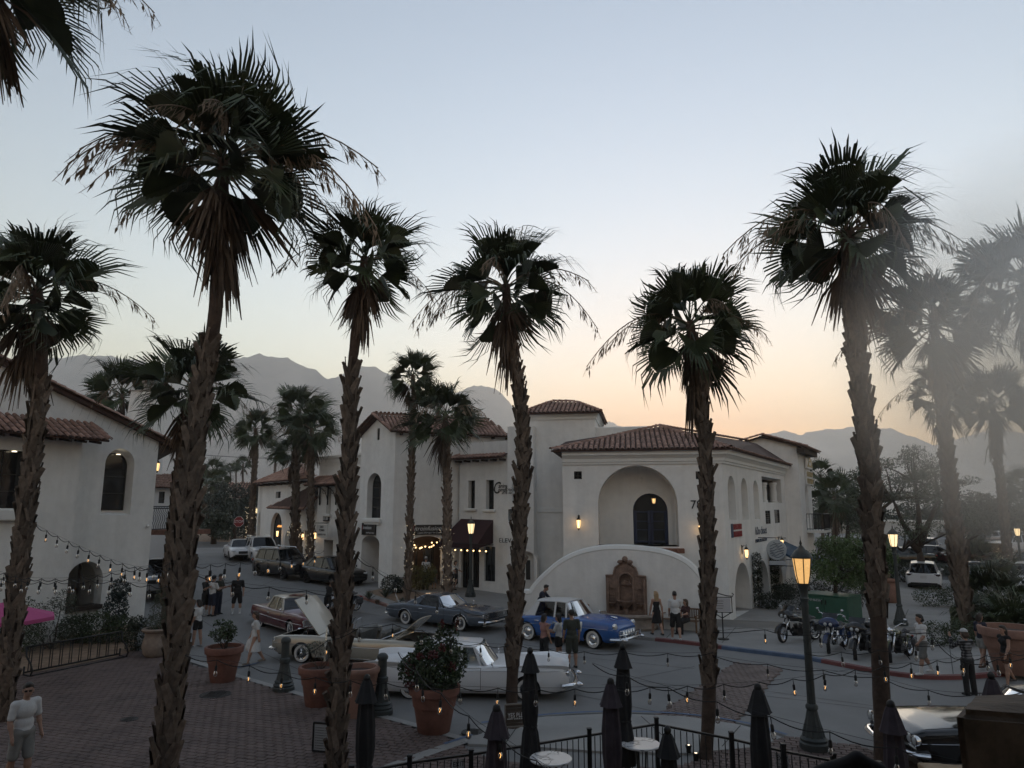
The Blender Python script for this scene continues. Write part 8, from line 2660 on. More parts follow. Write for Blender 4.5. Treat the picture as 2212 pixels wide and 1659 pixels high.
# pink parasol at the left edge
p=dp(10,1300,20.5)
t=empty("pink_parasol",(p.x,p.y,0),0,"open pink parasol cut by the left edge","parasol")
mb=MB();V=[(0,0,p.z)]+[(1.3*math.cos(k*PI/4+.2),1.3*math.sin(k*PI/4+.2),p.z-.42)for k in range(8)]+[(1.3*math.cos(k*PI/4+.2),1.3*math.sin(k*PI/4+.2),p.z-.52)for k in range(8)]
mb.add(V,[(0,1+k,1+(k+1)%8)for k in range(8)]+[(1+k,9+k,9+(k+1)%8,1+(k+1)%8)for k in range(8)]);mb.build("canopy",mat("canvas_pink",(.42,.07,.2),.85),t)
mb=MB();mb.tube([(0,0,0),(0,0,p.z)],.025,6);mb.build("pole",m_iron,t)
# ---------- bar tables with marble tops
def marble():
 m=mat("marble_top",(.55,.55,.55),.25);nt=m.node_tree;b=nt.nodes["Principled BSDF"]
 tc=nt.nodes.new("ShaderNodeTexCoord");n1=nt.nodes.new("ShaderNodeTexNoise");n1.inputs["Scale"].default_value=2.2;n1.inputs["Detail"].default_value=6;n1.inputs["Distortion"].default_value=1.6
 nt.links.new(tc.outputs["Object"],n1.inputs["Vector"]);r=nt.nodes.new("ShaderNodeValToRGB")
 e=r.color_ramp.elements;e[0].position=.47;e[0].color=(.56,.56,.57,1);e[1].position=.53;e[1].color=(.58,.58,.585,1);q=e.new(.5);q.color=(.14,.14,.15,1)
 nt.links.new(n1.outputs["Fac"],r.inputs[0]);nt.links.new(r.outputs[0],b.inputs["Base Color"]);return m
m_marble=marble()
def bar_table(label,u,v,H,r):
 p=gp(u,v,H);t=empty("bar_table",(p.x,p.y,.03),rnd.uniform(0,3),label,"table")
 mb=MB();mb.lathe([(.001,H-.035),(r-.01,H-.035),(r,H-.025),(r,H-.008),(r-.01,H)]+[(.001,H)],40);mb.build("table_top",m_marble,t,smooth=30)
 mb=MB()
 for k in range(3):mb.tube([(.1*math.cos(k*2.1),.1*math.sin(k*2.1),H-.04),(.05*math.cos(k*2.1),.05*math.sin(k*2.1),.04)],.018,6)
 mb.build("leg",m_iron,t,smooth=True)
 mb=MB();mb.lathe([(.24,0),(.24,.025),(.03,.04)],24);mb.build("foot",m_iron,t,smooth=30)
bar_table("round marble bar table by the fence corner",1383,1609,1.06,.345)
bar_table("round marble bar table nearest the lower edge",1190,1641,1.06,.345)
# ---------- cafe sign and menu stand
p=gp(1117,1600,0)
t=empty("cafe_sign",(0,0,0),0,"plank sign lettered YES PLEASE at the centre palm's foot","sign")
w_=Wall((p.x-.5,p.y-.15),(p.x+.6,p.y+.1))
zt_,zb_=w_.z_of(1117,1520),w_.z_of(1117,1568);s0,s1=w_.s_of(1091),w_.s_of(1150)
m_plank=mat("sign_plank",(.055,.04,.03),.8,var=.4,vscale=6)
for k in range(6):w_.box("plank",s0,s1,lerp(zb_,zt_,k/6)+.004,lerp(zb_,zt_,(k+1)/6)-.004,0,.03,m_plank,t,.006)
w_.bars("frame",[((s0,zb_),(s1,zb_)),((s0,zt_),(s1,zt_)),((s0,zb_),(s0,zt_)),((s1,zb_),(s1,zt_))],.03,.03,mat("sign_frame_grey",(.2,.18,.16),.5),t,.03)
w_.text("sign_letters","YES PLEASE",.135,s0+.06,lerp(zb_,zt_,.5),m_signwhite,t,.036,align='LEFT',sx=.78)
w_.text("sign_letters","CAFE & DESSERTS",.045,s0+.2,lerp(zb_,zt_,.345),m_signwhite,t,.036,align='LEFT')
w_.box("underline",s0+.05,s0+.18,lerp(zb_,zt_,.35)-.006,lerp(zb_,zt_,.35)+.006,.03,.037,m_signwhite,t)
for s_ in(s0+.05,s1-.05):w_.box("leg",s_-.03,s_+.03,0.03,zb_+.05,-.05,-.01,m_plank,t)
p=gp(750,1690,0)
t=empty("menu_stand",(0,0,0),0,"black framed white menu board behind the woven palm trunk","menu board")
p=Vector((-3.05,15.75,0));w_=Wall((p.x-.5,p.y+.15),(p.x+.5,p.y-.1));s0,s1=w_.s_of(700),w_.s_of(763);zb_,zt_=w_.z_of(755,1628),w_.z_of(755,1566)
w_.panel("menu_sheet",rect(s0,s1,zb_,zt_),.02,mat("menu_white",(.4,.41,.43),.5),t,.02)
w_.bars("frame",[((s0,zb_),(s1,zb_)),((s0,zt_),(s1,zt_)),((s0,zb_),(s0,zt_)),((s1,zb_),(s1,zt_))],.02,.035,m_black,t,.04)
for k in range(9):w_.strokes("menu_lines",s0+.05,s1-.06,lerp(zb_,zt_,.1+k*.09),lerp(zb_,zt_,.1+k*.09)+.012,14,mat("menu_ink",(.12,.12,.12),.7),t,.024)
for s_ in(s0,s1):w_.box("leg",s_-.02,s_+.02,.03,zt_,-.02,.01,m_black,t)
p=ground(1563,1388)
t=empty("bracket_sign_stand",(p.x,p.y,p.z+SW),R(-8),"iron stand with a small white hanging board by the corner arch","sign")
mb=MB();mb.lathe([(.22,0),(.22,.03),(.03,.05)],16);mb.tube([(0,0,.03),(0,0,1.0)],.025,6);mb.tube([(-.35,0,1.0),(0,0,.78),(.35,0,1.0)],.02,5);mb.tube([(-.38,0,1.85),(-.1,0,1.7),(.2,0,1.62),(.42,0,1.6),(.46,0,1.68),(.4,0,1.72)],.02,5);mb.box((0,0,1.0),(.8,.03,.03));mb.box((0,0,1.56),(.8,.03,.03));mb.box((.38,0,1.28),(.03,.03,.58));mb.box((-.38,0,1.28),(.03,.03,.58));mb.build("stand",m_iron,t)
mb=MB();mb.box((0,-.005,1.28),(.66,.02,.5));mb.build("board",m_signpaper,t)
for k in range(4):
 mb=MB();mb.box((-.08,-.02,1.42-k*.09),(.3-.05*(k%2),.006,.03));mb.build("sign_marks",mat("sign_grey",(.2,.2,.2),.6),t)
# ---------- benches
m_bench=mat("teak",(.17,.105,.062),.75,var=.3,vscale=6)
def bench(label,pos,rz,L=1.6,archd=True,fan=True):
 t=empty("garden_bench",pos,rz,label,"bench","wooden garden benches")
 for k in range(5):
  mb=MB();mb.box((0,-.05-k*.095,.44),(L,.08,.025),ch=.006);mb.build("seat_slat",m_bench,t)
 def top(x):return .88+(.14*(1-(2*x/L)**2)if archd else 0)
 mb=MB();mb.tube([(x,.03,top(x))for x in[-L/2+L*k/12 for k in range(13)]],.035,6);mb.bar((-L/2,.03,.52),(L/2,.03,.52),.05,.04);mb.build("back_rail",m_bench,t)
 n_=int(L/.09)
 for k in range(1,n_):
  x=-L/2+L*k/n_;mb=MB();mb.box((x,.03,(.52+top(x))/2),(.035,.02,top(x)-.52));mb.build("back_slat",m_bench,t)
 for sg in(-1,1):
  for y in(.03,-.45):mb=MB();mb.box((sg*(L/2-.03),y,.33 if y<0 else .44),(.06,.06,.66 if y<0 else .88));mb.build("leg",m_bench,t)
  mb=MB();mb.box((sg*(L/2-.03),-.22,.665),(.07,.56,.03),ch=.008);mb.build("arm_rest",m_bench,t)
q=SWALL.at(SWALL.s_of(1232),0,.45);bench("arched teak bench against the white wall behind the blue sedan",(q.x,q.y,gh(q.x,q.y)+SW),SWALL.rz,1.75)
q=feet(1484,1372,SW);bench("teak bench right of the fountain where the woman sits",(q.x-.02,q.y+.45,q.z),R(-35),1.5,False)
p=ground(2092,1252);bench("distant slatted bench in the car park bed",(p.x,p.y,p.z+SW),R(5),2.4)
# ---------- green utility cabinet, bin, stop sign
p0,p1=ground(1733,1340),ground(1835,1352)
t=empty("utility_cabinet",(0,0,0),0,"big dark green utility cabinet behind the motorcycles","utility cabinet")
w_=Wall(p0[:2],p1[:2]);zt_=w_.z_of(1780,1288)
w_.box("cabinet",0,w_.len,.05,zt_,-1.5,0,mat("cabinet_green",(.02,.085,.055),.5,var=.12,vscale=2),t,.03)
w_.box("lid",-.03,w_.len+.03,zt_,zt_+.06,-1.53,.03,MATS["cabinet_green"],t,.02)
for f in(.5,):w_.box("door_seam",w_.len*f-.008,w_.len*f+.008,.15,zt_-.05,0,.006,m_seam,t)
w_.text("cabinet_number","BN1466566",.15,w_.len*.3,zt_-.2,m_signpaper,t,.008)
for f in(.46,.54):w_.box("handle",w_.len*f-.02,w_.len*f+.02,.8,1.0,0,.05,m_iron,t)
p=ground(862,1266);t=empty("litter_bin",(p.x,p.y,p.z+SW),0,"dark litter bin beside the slender palm","bin")
mb=MB();mb.lathe([(.26,0),(.3,.85),(.32,.88)],16);mb.build("bin_body",m_lampgreen,t,smooth=30);mb=MB();mb.lathe([(.34,.88),(.34,.94),(.2,1.02),(.001,1.03)],16);mb.build("lid",m_black,t,smooth=30)
p=dp(516,1127,56);gzz=gh(p.x,p.y)
t=empty("stop_sign",(p.x,p.y,gzz),R(0),"red octagonal STOP sign at the cross street","sign")
mb=MB();mb.tube([(0,.03,0),(0,.03,p.z-gzz+.3)],.03,6);mb.build("post",m_lampgreen,t)
o8=[(.42*math.cos(PI/8+k*PI/4),.42*math.sin(PI/8+k*PI/4))for k in range(8)]
mb=MB();mb.prism(o8,-.012,.0,T=lambda x,y,z:(x,z,y+p.z-gzz));mb.build("sign_rim",m_signwhite,t)
mb=MB();mb.prism([(x*.94,y*.94)for x,y in o8],-.02,-.0125,T=lambda x,y,z:(x,z,y+p.z-gzz));mb.build("sign_face",mat("stop_red",(.2,.015,.02),.5),t)
text_mesh("sign_letters","STOP",.3,m_signwhite,t,(0,-.024,p.z-gzz),(R(90),0,0),0,'CENTER',.002)
# overhead line far back
mb=MB();a_,b_=dp(380,978,90),dp(720,990,90);mb.tube([a_.lerp(b_,k/8)-Vector((0,0,.3*math.sin(PI*k/8)))for k in range(9)],.03,4);tag(mb.build("overhead_cable",m_black),"thin cable crossing before the left mountain","cable")
# landscape spotlights at the fenced palm's foot
for(u,v,lab)in((1488,1630,"small lit ground spotlight left of the fenced palm"),(1504,1648,"second ground spotlight at the fenced palm's foot")):
 p=ground(u,v);t=empty("ground_spotlight",(p.x,p.y,p.z+.04),0,lab,"spotlight")
 mb=MB();mb.lathe([(.05,0),(.05,.06),(.07,.14),(.06,.15)],10);mb.build("housing",m_iron,t,smooth=40)
 mb=MB();mb.lathe([(.058,.148),(.001,.152)],10);mb.build("lens",mat("spot_lens",(1,.9,.7),.3,emit=(1,.8,.5),estr=3),t)
# ---------- string lights
def mk_bulb():
 s=MB();s.tube([(0,0,0),(0,0,-.10)],.006,5);s.lathe([(.016,-.09),(.022,-.105),(.022,-.17),(.018,-.18)],10)
 g=MB();g.lathe([(.014,-.178),(.026,-.20),(.032,-.235),(.026,-.265),(.001,-.28)],10,cap=False)
 f=MB();f.tube([(0,-.006,-.19),(0,.008,-.215),(0,-.006,-.245)],.0026,4)
 return s.mesh("socket",m_black,smooth=40),g.mesh("bulb",glassmat("bulb_glass",(.95,.93,.9),.93),smooth=True),f.mesh("filament",mat("filament",(1,.6,.3),.4,emit=(1,.5,.16),estr=4.0)),f.mesh("filament",mat("filament_off",(.25,.2,.15),.4))
SOCK,BULB,FIL_ON,FIL_OFF=mk_bulb()
def string(label,pts,sp=.62,lit=.5,seed=1,sag=.06,r=.008,wire=True,sc=1.0):
 r_=random.Random(seed)
 P=[dp(*q)for q in pts]
 t=empty("string_lights",(0,0,0),0,label,"string lights","patio string lights")
 L_=[]
 for i in range(len(P)-1):
  a,b,c,d=P[max(i-1,0)],P[i],P[i+1],P[min(i+2,len(P)-1)]
  for k in range(10):
   q=k/10;L_.append(0.5*((2*b)+(c-a)*q+(2*a-5*b+4*c-d)*q*q+(3*b-a-3*c+d)*q**3))
 L_.append(P[-1])
 cum=[0]
 for i in range(1,len(L_)):cum.append(cum[-1]+(L_[i]-L_[i-1]).length)
 tot=cum[-1];n_=max(2,int(tot/sp));sp=tot/n_
 def at_(s):
  j=min(len(L_)-2,max(0,int(np.searchsorted(cum,s))-1));return L_[j].lerp(L_[j+1],(s-cum[j])/max(1e-6,cum[j+1]-cum[j]))
 cab=[]
 for k in range(n_*6+1):
  s=tot*k/(n_*6);ph=(s/sp)%1.0
  cab.append(at_(s)-Vector((0,0,sag*math.sin(PI*ph))))
 mb=MB();mb.tube(cab,r,5);mb.build("cable",m_black,t,smooth=True)
 if wire:mb=MB();mb.tube([p+Vector((0,0,.015))for p in L_],.0025,4);mb.build("guy_wire",m_black,t)
 for k in range(1,n_):
  p=at_(sp*k);rot=(r_.uniform(-.08,.08),r_.uniform(-.08,.08),r_.uniform(0,6))
  link("socket",SOCK,t,p,rot,sc);b=link("bulb",BULB,t,p,rot,sc)
  link("filament",FIL_ON if r_.random()<lit else FIL_OFF,b)
string("string lights from the left-edge palm down to the very tall palm",[(78,1135,18.2),(160,1175,17.2),(260,1216,15.8),(340,1230,14.8),(400,1222,14.0)],.55,.35,1)
string("upper string lights crossing the left building's arch",[(-40,1225,18),(60,1248,17),(180,1247,16),(290,1228,15),(400,1212,14)],.5,.1,2)
string("lower string lights crossing the left building's arch",[(-40,1246,17),(70,1256,16.5),(200,1254,15.5),(310,1262,14.8),(400,1270,14)],.6,.1,3)
string("string lights above the group of men, from the tall palm to the shops",[(420,1222,14.2),(500,1216,17),(600,1207,21),(700,1190,26)],1.1,.7,4,sc=1.35)
string("string lights over the maroon car",[(420,1240,14.2),(500,1258,14.5),(600,1270,15),(740,1283,15.2)],.6,.1,5)
string("string lights from the woven palm to the centre palm over the slate coupe",[(765,1195,15.2),(800,1222,15.6),(850,1250,16),(920,1290,16.6),(1010,1320,17.2),(1100,1338,17.6)],.6,.1,6)
string("string lights over the convertible's open hood",[(640,1420,14.6),(720,1378,14.6),(800,1350,14.6),(880,1352,15),(980,1384,15.5),(1100,1394,16)],.6,.1,7)
string("long low string lights across the terracotta pots",[(400,1415,13.2),(520,1434,13),(640,1458,12.8),(760,1470,12.6),(900,1478,12.4),(1050,1486,12.3),(1250,1488,12.3),(1400,1485,12.4),(1550,1479,12.5),(1700,1468,12.7),(1900,1440,13.2),(2230,1406,14.5)],.62,.6,8)
string("string lights slanting to the lower edge before the flowering pot",[(860,1410,11.5),(896,1447,11),(945,1491,10.5),(1026,1557,9.8),(1090,1597,9.3),(1170,1650,8.8),(1260,1700,8.4)],.6,.5,9)
string("string lights slanting down past the amber lamp",[(1280,1434,11.6),(1361,1462,11),(1450,1487,10.5),(1577,1524,10),(1713,1561,9.5),(1880,1602,9),(2090,1650,8.6)],.68,.1,10)
string("string lights at street height between the centre palm and the fenced palm",[(1118,1392,17.5),(1226,1406,16.6),(1343,1409,16),(1458,1412,15.6),(1540,1410,15.4)],.9,.0,11)
string("string lights between the fenced palm and the leaning palm, upper run",[(1540,1366,15.5),(1620,1358,15.4),(1700,1366,15.2),(1800,1368,15),(1890,1360,14.8)],.8,.2,12)
string("string lights between the fenced palm and the leaning palm, lower run",[(1545,1418,15.4),(1650,1434,15),(1780,1448,14.6),(1900,1462,14.4)],.9,.2,13)
string("string lights drooping right of the leaning palm behind the walkers",[(1908,1368,14.6),(1960,1364,14),(2003,1364,13.6),(2040,1400,13.4),(2090,1428,13.2),(2230,1415,13)],.55,.2,14)
string("string lights before the motorcycles at right",[(1740,1412,15),(1830,1408,14.7),(1925,1402,14.4),(2060,1382,14)],.6,.0,15)
string("string lights from the leaning palm out of the right edge",[(1908,1466,14.4),(2000,1490,13.8),(2100,1498,13.4),(2230,1490,13)],.7,.4,16)
# ---------- near pier, dark cushion and timber at the picture's lower right corner
mb=MB()
x0,y0=1.72,2.45
def bx(u,v,Y):return dp(u,v,Y)
A_=[dp(2062,1532,2.3),dp(2092,1502,2.75),dp(2400,1490,2.75),dp(2400,1560,2.3)]
V=A_+[Vector((p.x+(.02 if i in(0,1)else 0),p.y,3.3))for i,p in enumerate(A_)]
bm=bmesh.new();vs_=[bm.verts.new(p)for p in V]
for f in((0,1,2,3),(0,4,5,1),(1,5,6,2),(2,6,7,3),(3,7,4,0),(7,6,5,4)):bm.faces.new([vs_[i]for i in f])
bmesh.ops.recalc_face_normals(bm,faces=bm.faces[:]);bmesh.ops.bevel(bm,geom=bm.edges[:],offset=.025,segments=3,affect='EDGES')
me=bpy.data.meshes.new("pier");bm.to_mesh(me);bm.free();me.materials.append(mat("pier_plaster",(.10,.075,.058),.9,var=.4,vscale=9,bump=.7,bscale=22))
link("pier",me,HM)
me=sdf_mesh("cushion",[('c',dp(1765,1672,2.6),dp(1852,1640,2.6),.02,.022,.02),('c',dp(1852,1640,2.6),dp(1900,1668,2.6),.022,.03,.02),('c',dp(1800,1700,2.6),dp(1900,1720,2.6),.06,.06,.04)],.008,m_canv_bk)
tag(link("chair_back",me),"blurred black chair back at the very bottom edge","chair")
p=dp(2035,1655,9.0)
mb=MB();mb.box((p.x+.15,p.y,p.z-.05),(.75,.22,.09),rz=R(-6),ch=.01);mb.box((p.x+.3,p.y+.1,p.z/2-.05),(.08,.08,p.z-.1));mb.box((p.x-.1,p.y+.1,p.z/2-.05),(.08,.08,p.z-.1))
tag(mb.build("timber_ledge",mat("pale_timber",(.3,.22,.14),.8,var=.3,vscale=8)),"pale timber ledge under the black coupe at lower right","ledge")
# ------------------------------------------------------------------ motorcycles
def motorcycle(label,u,v,head,col,fairing='bagger',bars=.25,helmet=False,steer=.35):
 p=ground(u,v)
 t=empty("motorcycle",(p.x,p.y,p.z+SW),R(head),label,"motorcycle","parked motorcycles")
 pm=paint("bike_"+col,{'black':(.008,.008,.009),'blue':(.012,.028,.09),'lime':(.05,.055,.012)}[col],.2)
 xf,xr,r=.82,-.80,.33
 Mx=Matrix.Rotation(R(90),3,'X')
 for nm,x,tw,rz in(("front_wheel",xf,.12,steer),("rear_wheel",xr,.18,0)):
  w_=empty("wheel",(x,0,r));w_.parent=t;w_.rotation_euler=(0,R(0),rz)
  mb=MB();mb.lathe([(r*.78,-tw*.4),(r*.95,-tw/2),(r,-tw*.2),(r,tw*.2),(r*.95,tw/2),(r*.78,tw*.4)],28,M=Mx,cap=False);mb.build("tyre",m_tyre,w_,smooth=50)
  mb=MB();mb.lathe([(r*.8,-tw*.34),(r*.74,-tw*.3),(r*.74,tw*.3),(r*.8,tw*.34)],28,M=Mx,cap=False);mb.lathe([(.05,-tw*.6),(.06,0),(.05,tw*.6)],12,M=Mx)
  for k in range(18):
   a=2*PI*k/18;mb.tube([(r*.75*math.cos(a),0,r*.75*math.sin(a)),(.05*math.cos(a+.5),tw*.4*(1 if k%2 else-1),.05*math.sin(a+.5))],.004,3,cap=False)
  mb.build("rim",m_chrome,w_,smooth=40)
  mb=MB();mb.lathe([(.14,0),(.14,.008),(.06,.008)],20,c=(0,-tw*.62,0),M=Mx);mb.build("brake_disc",m_chrome,w_)
 hd=Vector((.50,0,.92));ax=Vector((xf,0,r))
 for sg in(-1,1):
  mb=MB();mb.tube([ax+Vector((0,sg*.1,0)),hd+Vector((0,sg*.1,0))],.026,8);mb.build("fork_leg",m_chrome,t,smooth=True)
 def fender(nm,x,a0,a1,w,rr,m_):
  mb=MB();mb.grid(lambda q,s:Vector((x+rr*math.cos(lerp(a0,a1,q))*(1-.1*abs(2*s-1)**3),(2*s-1)*w,r+rr*math.sin(lerp(a0,a1,q))*(1-.1*abs(2*s-1)**3))),14,6);mb.build(nm,m_,t,smooth=True)
 fender("front_fender",xf,R(10),R(165),.08,r+.045,pm);fender("rear_fender",xr,R(0),R(185),.12,r+.05,pm)
 link("tank",sdf_mesh("tank",[('e',(.22,0,.86),(.30,.15,.13),.04),('e',(-.02,0,.82),(.2,.11,.1),.05)],.016,pm),t)
 link("seat",sdf_mesh("seat",[('e',(-.28,0,.73),(.24,.16,.07),.03),('c',(-.5,0,.74),(-.62,0,.86),.09,.07,.04),('e',(-.72,0,.82),(.16,.13,.05),.03)],.016,m_seat),t)
 mb=MB()
 for q,an in((.12,R(22)),(-.1,R(-22))):
  M_=Matrix.Rotation(an,3,'Y')
  for k in range(6):mb.lathe([(.085,k*.04),(.085,k*.04+.022),(.07,k*.04+.024)],14,c=(q*.6,0,.42),M=M_)
 mb.lathe([(.16,-.12),(.17,0),(.16,.12)],16,c=(.02,0,.36),M=Mx);mb.box((-.22,0,.36),(.3,.26,.22),ch=.04);mb.build("engine",m_blackrim if col!='blue' else m_chrome,t,smooth=40)
 mb=MB();mb.tube([(.5,0,.9),(.42,0,.4),(.3,0,.24),(-.5,0,.24),(-.7,0,.34)],.03,6);mb.tube([(.48,0,.95),(-.3,0,.68),(-.85,0,.66)],.028,6);mb.build("frame",m_iron,t,smooth=True)
 for o_ in(0,.09):
  mb=MB();mb.tube([(.16,-.1,.5),(.2,-.18,.3+o_),(0,-.2,.22+o_),(-.3,-.21,.24+o_),(-1.05,-.23,.28+o_)],[.025,.028,.03,.045,.05],10);mb.build("exhaust",m_chrome if col=='blue' else m_blackrim,t,smooth=True)
 mb=MB();mb.tube([(.36,.42,1.0+bars),(.4,.3,1.02+bars),(.46,.12,1.0+bars*.5),(.48,0,.97),(.46,-.12,1.0+bars*.5),(.4,-.3,1.02+bars),(.36,-.42,1.0+bars)],.014,6);h_=mb.build("handlebar",m_chrome if col!='black' else m_iron,t,smooth=True)
 for sg in(-1,1):
  mb=MB();mb.tube([(.37,sg*.38,1.0+bars),(.33,sg*.46,1.0+bars)],.02,6);mb.build("grip",m_tyre,h_,smooth=True)
  mb=MB();mb.tube([(.4,sg*.34,1.02+bars),(.42,sg*.4,1.12+bars)],.006,4);mb.sphere((.42,sg*.42,1.15+bars),(.02,.06,.035),8,5);mb.build("mirror",m_chrome,h_)
 if fairing=='bagger':
  link("fairing",sdf_mesh("fairing",[('e',(.56,0,1.02),(.16,.3,.17),.05),('e',(.6,.2,.98),(.12,.16,.12),.05),('e',(.6,-.2,.98),(.12,.16,.12),.05)],.018,pm,clip=[((.5,0,0),Vector((-1,0,0)))]),t)
  mb=MB();mb.grid(lambda q,s:Vector((.56-.14*s-.05*(2*q-1)**2,(2*q-1)*.26,1.15+.17*s)),8,3);mb.build("windscreen",m_dglass,t,smooth=True)
  for sg in(-1,1):
   mb=MB();mb.box((-.82,sg*.26,.52),(.6,.16,.34),ch=.06);mb.build("saddlebag",pm,t,smooth=30)
   mb=MB();mb.lathe([(.06,0),(.05,.03),(.001,.035)],12,c=(.72,sg*.09,.96),M=Matrix.Rotation(R(90),3,'Y'));mb.build("headlight",m_lens,t,smooth=True)
 else:
  mb=MB();mb.lathe([(.001,-.1),(.08,-.06),(.1,.02),(.08,.05),(.001,.07)],16,c=(.64,0,.98),M=Matrix.Rotation(R(90),3,'Y'));mb.build("headlight",m_chrome,t,smooth=True)
  for sg in(-1,1):
   mb=MB();mb.box((-.8,sg*.24,.5),(.46,.13,.28),ch=.05);mb.build("saddlebag",m_seat,t,smooth=30)
 mb=MB();mb.tube([(-.05,.1,.26),(-.1,.28,.02)],.014,5);mb.build("side_stand",m_iron,t)
 mb=MB();mb.box((-1.16,0,.62),(.05,.16,.07),ch=.02);mb.build("tail_light",m_tail,t)
 if helmet:
  link("helmet",sdf_mesh("helmet",[('e',(0,0,0),(.15,.13,.14),.02)],.014,pb_,clip=[((0,0,-.08),Vector((0,0,-1)))]),t,(.2,.28,1.06))
 return t
motorcycle("black bagger motorcycle with batwing fairing left of the big amber lamp",1727,1392,205,'black',bars=.1)
motorcycle("blue motorcycle with tall handlebars right of the big amber lamp",1808,1412,228,'blue','bagger',.28)
motorcycle("black touring motorcycle with a helmet, left of the leaning palm",1868,1426,225,'black','bagger',.15,True)
motorcycle("lime and black motorcycle right of the leaning palm",1945,1432,222,'lime','naked',.2)
motorcycle("black motorcycle standing behind the woven palm trunk",742,1330,240,'black','naked',.2)
# ------------------------------------------------------------------ hedges, shrubs, trees
def shrub(label,u,v,blobs,n,size,m_,seed=1,name="shrub",lift=0.0,narrow=.5,group=None,droop=0.0,stem=True):
 p=ground(u,v)
 t=empty(name,(p.x,p.y,p.z+lift),0,label,"shrub" if name!="hedge" else "hedge",group)
 leaves("foliage",blobs,n,size,m_,t,seed,narrow,droop)
 if stem:stems("stem",t,(0,0,0),[(b[0][0]*.7,b[0][1]*.7,b[0][2])for b in blobs[:6]],.03,seed=seed)
 return t
shrub("dark leafy shrub under the left building's arch",205,1392,[((0,0,.55),(1.0,.6,.6)),((.8,.2,.5),(.6,.5,.5)),((-.8,-.1,.5),(.6,.5,.5))],5200,.09,m_lf_mid,1,lift=.05)
shrub("tall bluish shrub at the right of the left building's arch",245,1372,[((0,0,.9),(.45,.4,.8)),((.1,0,1.7),(.35,.3,.5))],2600,.09,leafmat("blue",(.02,.034,.032)),2,lift=.05)
shrub("clipped dark shrub left of the stone urn",292,1408,[((0,0,.45),(.42,.42,.5)),((0,0,.9),(.3,.3,.3))],2200,.07,m_lf_dark,3,lift=.05)
shrub("loose grey-green shrub behind the bicycle rack",110,1405,[((0,0,.9),(.9,.6,.9)),((-.7,-.4,.6),(.7,.6,.6)),((.3,0,1.7),(.4,.4,.4))],3200,.1,m_lf_gray,4,lift=.05,narrow=.25)
shrub("straggly shrub at the left edge by the pink parasol",20,1420,[((0,0,.7),(.9,.7,.7)),((.2,0,1.5),(.5,.4,.5))],2200,.1,m_lf_mid,5,lift=.05,narrow=.3)
shrub("dark round bush in the bed left of the slate coupe",846,1286,[((0,0,.45),(.6,.55,.5)),((.4,.1,.4),(.4,.4,.4))],2200,.09,m_lf_dark,6,lift=SW)
shrub("yellow-green loose shrub between the shop palms",905,1280,[((0,0,.7),(.85,.6,.65)),((.5,0,1.0),(.5,.4,.45))],2600,.09,m_lf_yel,7,lift=SW)
shrub("low plants in the far bed by the black suv",800,1238,[((0,0,.4),(1.2,.5,.45)),((-1.6,.3,.45),(.9,.5,.45))],1800,.1,m_lf_dark,8,lift=.0)
shrub("dark hedge plants at the hipped building's foot",640,1212,[((0,0,.5),(2.2,.6,.5)),((2.6,-.3,.5),(1.2,.5,.5))],2000,.13,m_lf_dark,9)
shrub("potted topiary by the far arched shop window",613,1196,[((0,0,1.6),(.5,.5,.8)),((0,0,.6),(.4,.4,.5))],1200,.13,m_lf_dark,10)
for k,(u,v)in enumerate(((797,1300),(832,1296),(815,1312),(868,1310))):
 p=ground(u,v);t=empty("agave",(p.x,p.y,p.z+SW),k,["grey agave at the bed's left tip","larger grey agave behind the bed's left tip","small reddish plant at the bed's curb","low spiky plant near the slate coupe's tail"][k],"plant","spiky bed plants")
 mb=MB()
 for q in range(16):
  a=q*2.4;el=R(25+55*((q*5)%16)/16);L=(.5,.6,.3,.35)[k]
  d=Vector((math.cos(a)*math.cos(el),math.sin(a)*math.cos(el),math.sin(el)));sd=Vector((-math.sin(a),math.cos(a),0))*.045
  mb.add([Vector((0,0,.02))-sd*.6,Vector((0,0,.02))+sd*.6,d*L*.5+sd,d*L+Vector((0,0,.03)),d*L*.5-sd],[(0,1,2,3,4)])
 mb.build("leaves",m_lf_gray if k!=2 else leafmat("rust",(.09,.05,.03)),t)
# trained vine columns by the arcade and round bushes
for k,u in enumerate((1618,1656)):
 s_=ws.s_of(u);p=ws.at(s_,0,.22);zg=gh(p.x,p.y)+SW
 t=empty("vine_column",(p.x,p.y,zg),0,["slim dark vine column between the first two arcade arches","slim dark vine column right of the second arcade arch"][k],"vine","vine columns on the arcade")
 leaves("foliage",[((0,0,.3+.42*q),(.26,.24,.34))for q in range(6)],2600,.08,m_lf_dark,t,20+k);stems("stem",t,(0,0,0),[(0,0,2.4)],.03)
shrub("round clipped bush in the arcade bed",1697,1302,[((0,0,.42),(.55,.5,.45))],2000,.08,m_lf_dark,23,lift=SW)
shrub("small clipped bush at the vine column's foot",1665,1322,[((0,0,.4),(.42,.4,.42))],1400,.08,m_lf_dark,24,lift=SW)
shrub("trimmed hedge behind the green cabinet",1812,1326,[((q,.6+.1*q,.75),(.8,.5,.75))for q in(-2.0,-1.0,0,1.0)],6000,.08,m_lf_dark,25,"hedge",SW)
shrub("long clipped hedge across the lawn's far side",2150,1316,[((q,0,.5),(.9,.6,.5))for q in(-3.2,-2,-.8,.4,1.6,2.8,4,5.2)],8000,.09,m_lf_mid,26,"hedge",SW)
shrub("clipped hedge in front of the lawn palm",2092,1402,[((q,0,.42),(.6,.5,.45))for q in(-1.1,-.3,.5,1.3)],4200,.07,m_lf_mid,27,"hedge",SW)
